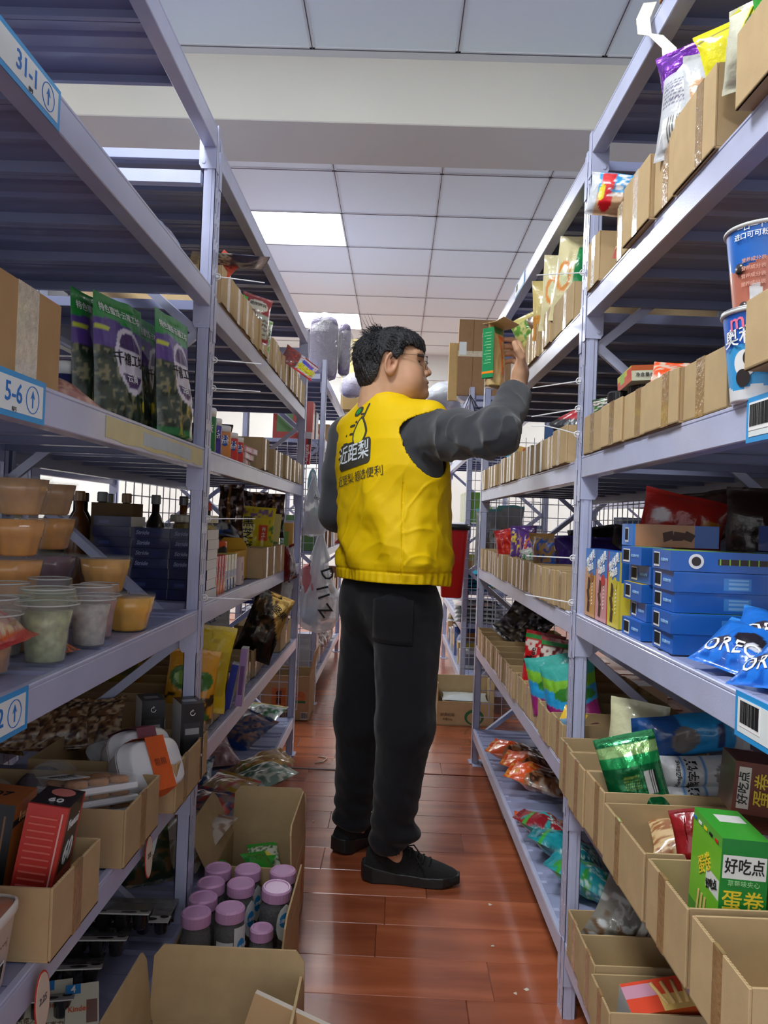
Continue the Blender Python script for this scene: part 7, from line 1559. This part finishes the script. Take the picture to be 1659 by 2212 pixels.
# bottles and gum cartons on the fourth shelf just past the left post
zf = LF[3]
BX = [(-.93, 2.10), (-.865, 2.12), (-.80, 2.11), (-.905, 2.20), (-.835, 2.21), (-.765, 2.20), (-.70, 2.26), (-.63, 2.30), (-.93, 2.31), (-.56, 2.30), (-.86, 2.32)]
for i, (x, y) in enumerate(BX):
    dark = i % 3 != 1
    bottle(['dark sauce bottle nearest the left edge, behind the jelly tubs', 'amber capped bottle second from the left behind the jelly tubs', 'dark bottle third in the front row behind the jelly tubs', 'dark bottle in the second row, leftmost', 'clear amber bottle in the second row', 'dark bottle in the second row, beside the tan carton', 'dark bottle rising behind the tan carton', 'bottle just right of the tan carton', 'dark bottle at the very back left', 'red capped sauce bottle beside the yellow oil tub', 'dark bottle at the back, half hidden'][i],
           (x, y, zf), .031, .265 if i != 9 else .25, [(30, 26, 26), (150, 110, 60), (110, 116, 120), (60, 60, 64)][i % 4] if i != 9 else (176, 40, 36), (30, 20, 17) if dark else (110, 66, 32), group='sauce bottles behind the jelly tubs', lab=mat('bottle_label', (84, 78, 56), .6) if dark else None)
for c in range(3):
    for r in range(8 if c == 0 else 7):
        o = carton('navy gum carton, %s layer of the %s stack by the left post' % (ORD[r], ['left', 'middle', 'right'][c]), 'gum box', .094, .11, .0245, {'f': [(18, 28, 74), (.15, .25, .42, .6, (50, 62, 116)) if r % 2 else (.55, .2, .8, .8, (18, 34, 86))], 't': [(24, 36, 90)]}, (-.752+.0965*c, 1.925+.004*(r % 3), zf+.0252*r), (0, 0, R_(rnd.uniform(-1.5, 1.5))), group='navy gum cartons by the left post')
        if c and r > 2: text('Stride', .014, mat('silver_print', (150, 158, 186), .4), o, (.028, -.0008, .012), (0, 0, 0), True, shear=.3)
o = carton('tan open carton standing among the bottles', 'box', .11, .08, .235, {}, (-.80, 2.035, zf), base=(104, 84, 60), m=CARDC, name='cardboard_carton')
t = jar('wide clear tub of yellow oil beside the sauce bottles', (-.555, 2.14, zf), .068, .225, (196, 190, 170), (190, 160, 24), 'tub', fill=.85, name='oil_tub', lidh=.02)
# filler rows on the other racks: cartons, tubs and bags a few pixels high
PAL = [(196, 176, 60), (176, 60, 50), (60, 90, 150), (206, 206, 200), (150, 110, 76), (90, 130, 70), (186, 150, 110), (120, 120, 130), (200, 130, 60), (170, 170, 176)]
CN = ['ochre', 'red', 'blue', 'white', 'brown', 'green', 'tan', 'grey', 'orange', 'silver']
def filler(x0, x1, y0, y1, z, hmax, where, grp, seed, step=.16, dens=.9, side=1):
    r = random.Random(seed); y = y0; k = 0; cols = PAL
    while y < y1-step*.5:
        w_ = r.uniform(.55, .92)*step; h = r.uniform(.45, 1)*hmax; c = r.choice(cols); d = min(abs(x1-x0), .30)
        if r.random() < dens:
            kind = r.random()
            if kind < .7: carton('%s carton, %s along %s' % (CN[cols.index(c)], ORD[min(k, 29)], where), 'box', d, w_, h, {'l': [c, (.15, .3, .85, .7, r.choice(cols))], 'f': [c, (.1, .2, .5, .8, r.choice(cols))], 'r': [c, (.15, .3, .85, .7, r.choice(cols))]}, (x0, y, z), (0, 0, 0), group=grp)
            else: pouch('%s snack bag, %s along %s' % (CN[cols.index(c)], ORD[min(k, 29)], where), 'snack bag', w_, h, .06, P(c, ('n', 0, 0, 1, 1, 9, .08, r.choice(cols))), ((x0 if side > 0 else x1)+(.04 if side > 0 else -.04), y+w_/2, z), (0, 0, R_(-90 if side > 0 else 90)), seed=seed+k, nu=14, nv=16, group=grp+' (bags)')
        y += step; k += 1
for li, z in enumerate((.18, .60, .90, 1.32, 1.68)): filler(-1.35, -1.06, .6, 4.0, z, .22, 'on the %s shelf behind the left rack' % ORD[li], 'goods on the rack behind the left rack', 300+li, .17, side=-1)
for li, z in enumerate((.2, .6, 1.0, 1.33, 1.7)): filler(-3.15, -2.76, 1.5, 5.1, z, .26, 'on the %s shelf beyond the left rack' % ORD[li], 'goods beyond the left rack', 320+li, .22, side=-1)
for li, z in enumerate((.2, .6, 1.0, 1.35, 1.75)): filler(1.78, 2.1, 1.4, 6.9, z, .22, 'on the %s shelf beyond the right rack' % ORD[li], 'goods beyond the right rack', 340+li, .24, .8)
for li, z in enumerate((.18, .6, .95, 1.36, 1.70)): filler(1.0, 1.3, .9, 4.0, z, .24, 'on the %s shelf behind the right rack' % ORD[li], 'goods on the rack behind the right rack', 360+li, .2, .85)
for (y0, y1, z0, z1, c, n_) in ((1.20, 1.80, -.046, -.006, (196, 186, 140), 'yellowish paint stain'), (1.38, 1.70, -.040, -.012, (170, 182, 192), 'pale tape residue')):
    r9 = random.Random(int(y0*10)); pts = [(y0+(y1-y0)*i/14, z1-r9.uniform(0, .004)) for i in range(15)]+[(y1-(y1-y0)*i/14, z0+r9.uniform(0, .004)) for i in range(15)]
    o = MB().poly([(a, b) for a, b in pts], .0003).build('paint_stain', mat('stain_%d' % c[0], c, .45, var=.08, vscale=18), RL, False, (.0004 if c[0] > 180 else .0008, 0, LN[2]), (0, 0, math.pi/2)); o['label'] = n_
# far left rack
for i, (y, w_, h, c) in enumerate(((4.85, .16, .16, (150, 130, 116)), (5.06, .14, .20, (196, 196, 190)), (5.25, .12, .12, (176, 176, 172)))):
    carton(['brown printed sack box on the lowest far left shelf', 'plain white carton on the lowest far left shelf', 'low white carton on the lowest far left shelf'][i], 'box', .25, w_, h, {'r': [c]}, (-.74, y, .162), name='cardboard_carton')
for i in range(5): pouch(['white flower bunch pack at the front of the lowest far left shelf', 'white flower bunch pack second on the lowest far left shelf', 'white flower bunch pack third on the lowest far left shelf', 'white flower bunch pack fourth on the lowest far left shelf', 'white flower bunch pack last on the lowest far left shelf'][i], 'flower pack', .14, .14, .07, P((206, 200, 190), ('n', 0, 0, 1, 1, 12, .1, (150, 140, 130))), (-.52, 5.45+.2*i, .165), (0, 0, R_(60)), seed=400+i, lump=.02, nu=20, nv=20, group='white flower packs')
filler(-.72, -.47, 4.85, 6.6, .55, .2, 'on the second far left shelf', 'goods on the second far left shelf', 371, .16, side=-1)
filler(-.72, -.47, 4.85, 6.6, .93, .22, 'on the middle far left shelf', 'goods on the middle far left shelf', 372, .12, side=-1)
filler(-.80, -.55, 4.9, 6.6, 1.62, .26, 'on the upper far left shelf', 'goods on the upper far left shelf', 373, .2, side=-1)
def roll(label, loc, r, h, c, bulge=.0, rx=0):
    t = thing('wrapped_roll', label, 'roll', loc, (rx, 0, 0))
    b = MB(); b.lathe([(r*.55, 0), (r*.9, .012), (r, .05), (r*1.02, h*.5), (r, h-.05), (r*.85, h-.012), (r*.4, h)], 30, c, flute=7, fa=.02).build('foam_roll', mat('foam_roll', (122, 112, 140), .7, bump=1., bscale=90, var=.15, vscale=50), t, True)
    V, F = mesh_sdf(lambda P_: SDF.ell(P_, (0, 0, h/2), (r*1.35, r*1.35, h*.56))+vnoise(P_, 14, 3)*.035+vnoise(P_, 40, 5)*.010, (-r*1.8, -r*1.8, -.06), (r*1.8, r*1.8, h+.08), .016, 'w')
    obj('plastic_wrap', np_mesh('plastic_wrap', V, F), mat('bubble_film', (206, 204, 206), .12, alpha=.38, coat=.8, bump=1., bscale=120, spec=.8), t)
    return t
roll('big bubble wrapped grey foam roll on top of the far left rack', (-.505, 4.95, 2.01), .088, .40, (120, 110, 130))
roll('slim bubble wrapped roll beside the big one', (-.375, 4.98, 2.05), .038, .33, (120, 110, 130))
t = thing('wrapped_bundle', 'yellow wrapped bundle farther along the top of the far left rack', 'bundle', (-.50, 6.35, 2.01)); MB().box((0, 0, .20), (.19, .25, .60), (206, 186, 120), bev=.03).build('bundle_body', HARD, t); MB().box((.005, .005, 0), (.185, .245, .20), (120, 96, 54), bev=.02).build('lower_bundle', HARD, t)
roll('dark purple wrapped bundle under the yellow one', (-.36, 5.6, 2.01), .07, .16, (84, 70, 96))
# hooks at the end of the left rack
hang_bag('clear carrier bag of packets hanging at the end of the left rack, upper', (-.415, 3.835, 1.33), .155, .10, .29, [(-.02, -.19, .05, .05, (150, 50, 44)), (.02, -.17, .06, .03, (60, 150, 90)), (.0, -.22, .08, .05, (90, 96, 84)), (-.03, -.24, .06, .04, (150, 110, 84)), (.03, -.22, .05, .06, (60, 66, 90))], 0, 3, top=.5)
hang_bag('large clear carrier bag with black brush lettering hanging below', (-.375, 3.90, 1.06), .21, .13, .50, [(-.05, -.24, .09, .17, (190, 110, 110)), (.04, -.38, .13, .11, (196, 130, 96)), (-.04, -.42, .08, .08, (110, 150, 176)), (.05, -.28, .06, .06, (206, 190, 180))], 0, 5, top=.5)
bg = [o for o in COL.objects if o.get('label', '').startswith('large clear carrier')][0]
for k, (s, x, z_, r) in enumerate((('D', .045, -.20, 1.2), ('1', .02, -.27, 1.3), ('1', .03, -.31, 1.2), ('Z', .04, -.38, .9))): text(s, .085, BLACKP, bg, (x, -.069, z_), (0, r, 0), True, name='brush_mark')
bg = [o for o in COL.objects if o.get('label', '').startswith('clear carrier bag')][0]; text('lemon', .03, BLACKP, bg, (.045, -.045, -.11), (0, .5, 0)); disc(bg, .02, YELP, (.062, -.052, -.155), (0, .6, 0), .6)
o = carton('red toothpaste carton hanging at the end of the left rack', 'toothpaste', .036, .02, .16, {'f': [(196, 30, 36), (0, .8, 1, 1, (206, 206, 206)), (.5, .62, 1, .8, (60, 30, 34))], 'r': [(150, 24, 30)]}, (-.475, 3.84, 1.395), (0, R_(2), 0)); text('Colgate', .028, WHITEP, o, (.017, -.0008, .055), (0, R_(-90), 0), True)
t = thing('toothbrush_pack', 'pale blue toothbrush pack hanging under the toothpaste', 'toothbrush', (-.425, 3.88, 1.20)); MB().poly([(.024*math.cos(a), .09+.088*math.sin(a)) for a in np.linspace(0, 6.283, 29)[:-1]][::-1], .008).build('blister_card', mat('brush_card', (130, 176, 190), .35, coat=.4), t); MB().tube([(0, -.012, .02), (0, -.014, .10), (.002, -.012, .15)], [.004, .003, .004], 8).build('brush_handle', mat('brush_handle', (150, 60, 50), .4), t); MB().box((-.005, -.018, .135), (.006, -.010, .16), bev=.002).build('brush_head', WHITE, t)
MB_o = MB().tube([(0, 0, 0), (0, 0, 1.3)], .005, 8).build('red_pole', mat('red_pole', (96, 20, 34), .5), None, False, (-.462, 3.80, .75)); tag(MB_o, 'thin dark red pole at the end of the left rack', 'pole')
carton_open('printed fruit carton with a raised flap behind the left rack end', .26, .28, .25, (-.71, 4.36, 0), R_(0), (('r', .14, 10), ('l', .12, 40)), name='fruit_carton')
o = [x for x in COL.objects if x.get('label', '').startswith('printed fruit carton')][0]
MB().box((.05, -.0008, .07), (.13, -.0002, .18), bev=.0002).build('printed_patch', mat('faded_orange_print'), o); text('個', .035, BLACKP, o, (.09, -.002, .145), (0, 0, 0), True); text('員', .035, BLACKP, o, (.09, -.002, .105), (0, 0, 0), True); barcode(o, .10, .04, (.10, -.001, .03), (0, 0, 0), 5); barcode(o, .04, .04, (.235, -.001, .03), (0, 0, 0), 6)
disc(o, .03, mat('faded_orange_print'), (.21, -.0012, .135)); patch(o, [(-.03, 0), (-.03, .014), (.03, .014), (.03, 0)], mat('dark_green_print', (50, 110, 70), .7), (.21, -.002, .10))
# far right rack
o = carton('tall flattened carton standing on top of the far right rack', 'box', .33, .05, .47, {}, (.345, 4.88, 1.935), (R_(2), 0, 0), base=(150, 118, 86), m=CARDC, name='flattened_carton'); MB().box((-.002, -.0012, .24), (.332, -.0004, .275)).build('tape', TAPEC, o); MB().box((.09, -.0012, 0), (.093, -.0004, .47)).build('crease', mat('corrugation_dark'), o); MB().box((.004, -.0016, .25), (.05, -.0006, .33)).build('paper_slip', mat('label_white'), o)
carton('narrow tan carton strip standing beside the flattened carton', 'box', .055, .03, .36, {}, (.29, 4.885, 1.90), (0, 0, 0), base=(196, 164, 110), m=CARDC, name='carton_strip')
for i, (x, y, s) in enumerate(((.32, 5.5, .14), (.47, 5.3, .13), (.36, 6.0, .13))):
    t = thing('wrapped_sack', ['plastic wrapped grey sack left of the carton strip, far top', 'plastic wrapped grey sack behind the narrow tan strip', 'plastic wrapped grey sack farthest on the far right rack'][i], 'sack', (x, y, 1.94)); 
    V, F = mesh_sdf(lambda P_: SDF.ell(P_, (0, 0, s*.7), (s, s, s*.75))+vnoise(P_, 12, i)*.05+vnoise(P_, 34, i)*.012, (-s*1.4, -s*1.4, -.03), (s*1.4, s*1.4, s*1.7), .016, 's'); obj('sack_body', np_mesh('sack_body', V, F), mat('grey_wrap', (168, 172, 178), .25, coat=.5, var=.2, vscale=12), t)
for i in range(11): c = [(206, 206, 196), (170, 196, 110), (206, 176, 160), (150, 186, 80)][i % 4]; carton('%s slim pale green book standing on the far right rack' % ORD[i], 'book', .14, .036, .19, {'l': [c, (.3, .1, .7, .9, (216, 216, 206))], 'f': [(110, 160, 60)]}, (.43, 4.90+.042*i, 1.142), (0, 0, 0), name='book', group='pale green books on the far right rack')
carton('lime green board behind the white bottles, far right rack', 'box', .30, .02, .12, {'f': [(130, 170, 60)]}, (.47, 5.60, 1.142))
for i in range(3): bottle(['white bottle nearest the post on the far right rack', 'white bottle in the middle on the far right rack', 'white bottle farthest on the far right rack'][i], (.50+.09*i, 5.5, 1.142), .03, .12, (206, 206, 206), (200, 204, 206), group='white bottles on the far right rack')
t = thing('red_bucket', 'red bucket with a black rim hanging beside the vest', 'bucket', (.335, 4.60, .70)); MB().lathe([(.055, 0), (.06, .004), (.085, .40), (.088, .405)], 30, (186, 26, 26), sq=4).build('bucket_body', HARD, t, True); MB().lathe([(.098, .395), (.100, .425), (.09, .43), (.001, .43)], 30, (24, 24, 26), sq=4).build('rim', HARD, t, True); MB().tube([(.0, .09, .40), (.0, .14, .42), (0, .16, .38)], .006, 6).build('hanger', HARD, t, True)
for i in range(5): pouch(['teal folded bag uppermost on the far right rack', 'teal folded bag second from the top, far right rack', 'teal folded bag third from the top, far right rack', 'teal folded bag fourth from the top, far right rack', 'teal folded bag lowest, far right rack'][i], 'folded bag', .22, .18, .03, P((60, 150, 176), ('n', 0, 0, 1, 1, 10, .12, (40, 110, 130))), (.52, 4.86, .722+.025*(4-i)), (R_(-86), 0, R_(3*i)), seed=410+i, group='teal folded bags', nu=18, nv=18)
for i in range(5): pouch(['white flat pack uppermost under the teal bags', 'white flat pack second under the teal bags', 'white flat pack third under the teal bags', 'grey flat pack fourth under the teal bags', 'grey flat pack lowest under the teal bags'][i], 'flat pack', .30, .22, .03, P((190, 196, 196), ('n', 0, 0, 1, 1, 10, .16, (216, 100, 60) if i == 0 else (150, 156, 160))), (.52, 4.86, .522+.026*(4-i)), (R_(-86), 0, R_(-3*i)), seed=420+i, group='flat packs on the far right rack', nu=18, nv=18)
filler(.44, .74, 5.05, 6.5, .722, .22, 'on the third far right shelf', 'goods on the third far right shelf', 381, .17); filler(.44, .74, 5.05, 6.5, .202, .22, 'on the lowest far right shelf', 'goods on the lowest far right shelf', 382, .17); filler(.44, .74, 5.0, 6.5, 1.602, .24, 'on the upper far right shelf', 'goods on the upper far right shelf', 383, .2)
t = thing('bubble_bag', 'crumpled clear bubble bag on the floor end of the far right rack', 'plastic bag', (.36, 4.72, .21)); V, F = mesh_sdf(lambda P_: SDF.ell(P_, (0, 0, .14), (.08, .08, .14))+vnoise(P_, 16, 8)*.05+vnoise(P_, 45, 9)*.015, (-.13, -.13, -.02), (.13, .13, .32), .012, 'b'); obj('bag_film', np_mesh('bag_film', V, F), FILM, t)
c = carton_open('cut open carton of white packs at the foot of the far right rack', .32, .26, .235, (.265, 4.40, 0), R_(2), (), cut=.135, name='cut_carton'); b = MB(); b.lathe([(.045, 0), (.05, 0), (.05, .0008), (.045, .0008)], 20, (60, 120, 90)); 
disc(c, .055, mat('dark_green_print'), (.21, -.0008, .05), (0, 0, 0), .8); disc(c, .040, CARD, (.21, -.0014, .045), (0, 0, 0), .8, n=20); text('鲜果纸箱', .02, mat('faded_print', (130, 104, 76), .8), c, (.06, -.002, .06)); text('净重25kg', .014, mat('faded_print'), c, (.06, -.002, .035))
for i in range(5): pouch(['white foam pack uppermost in the cut open carton', 'white foam pack second in the cut open carton', 'white foam pack third in the cut open carton', 'white foam pack fourth in the cut open carton', 'white foam pack at the bottom of the cut open carton'][i], 'foam pack', .26, .20, .03, P((190, 196, 194)), (.425, 4.45, .01+.030*(4-i)), (R_(-88), 0, R_(2*i-3)), seed=430+i, group='white foam packs', nu=18, nv=18)
t = thing('hanging_cord', 'black cords hanging off the far right post', 'cord', (.43, 4.775, 1.9))
for k in range(4): MB().tube([(-.01, 0, .02), (-.05+.04*k, 0, -.10), (-.09+.06*k, 0, -.22), (-.02+.03*k, 0, -.26)], .003, 5).build('cord_strand', BLACKP, t, True)
for i, (x, z_) in enumerate(((.45, .93), (.56, .95))): pouch(['clear zip bag with brown contents hanging by the far right post', 'second clear zip bag with brown contents hanging farther in'][i], 'zip bag', .13, .28, .04, P((150, 150, 148), ('n', .1, .1, .9, .6, 10, .0, (110, 84, 64)), ('r', 0, .95, 1, 1, (90, 160, 160))), (x, 3.835+.02*i, z_), (0, 0, 0), seed=440+i, wr=.008, name='zip_bag', group='hanging zip bags')
# litter on the floor
def scrap(label, pts, r, m, nm='floor_scrap'): o = MB().tube(pts, r, 5).build(nm, m, None, True); tag(o, label, 'scrap')
scrap('curled pale string lying on the floor before the left rack end', [(-.335, 3.62, .003), (-.30, 3.64, .004), (-.285, 3.70, .003), (-.315, 3.72, .003), (-.33, 3.71, .003)], .0028, mat('pale_scrap', (206, 196, 176), .7), 'floor_string')
rs = random.Random(5)
for k, (x, y) in enumerate(((-.26, 3.69), (.30, 2.12), (.36, 1.93), (.33, 1.91), (.31, 1.78), (-.27, 2.93), (.32, 2.35), (.21, 2.55), (.12, 2.9))):
    b = MB(); n = 6; b.add([(x+.006*rs.uniform(.5, 1.4)*math.cos(a), y+.006*rs.uniform(.5, 1.4)*math.sin(a), .0012) for a in np.linspace(0, 6.28, n+1)[:-1]]+[(x, y, .003)], [(i, (i+1) % n, n) for i in range(n)]+[tuple(range(n-1, -1, -1))])
    tag(b.build('floor_crumb', mat('pale_scrap')), ['pale crumb beside the curled string', 'pale crumb near the right rack, below the round mark', 'flat pale crumb near the bottom right rack', 'crumb touching the flat pale one', 'small white crumb lowest beside the right rack', 'pale crumb left of the back shoe', 'pale crumb to the right of the front shoe', 'tiny pale crumb by the shoe toe', 'tiny pale crumb behind the front shoe'][k], 'crumb')
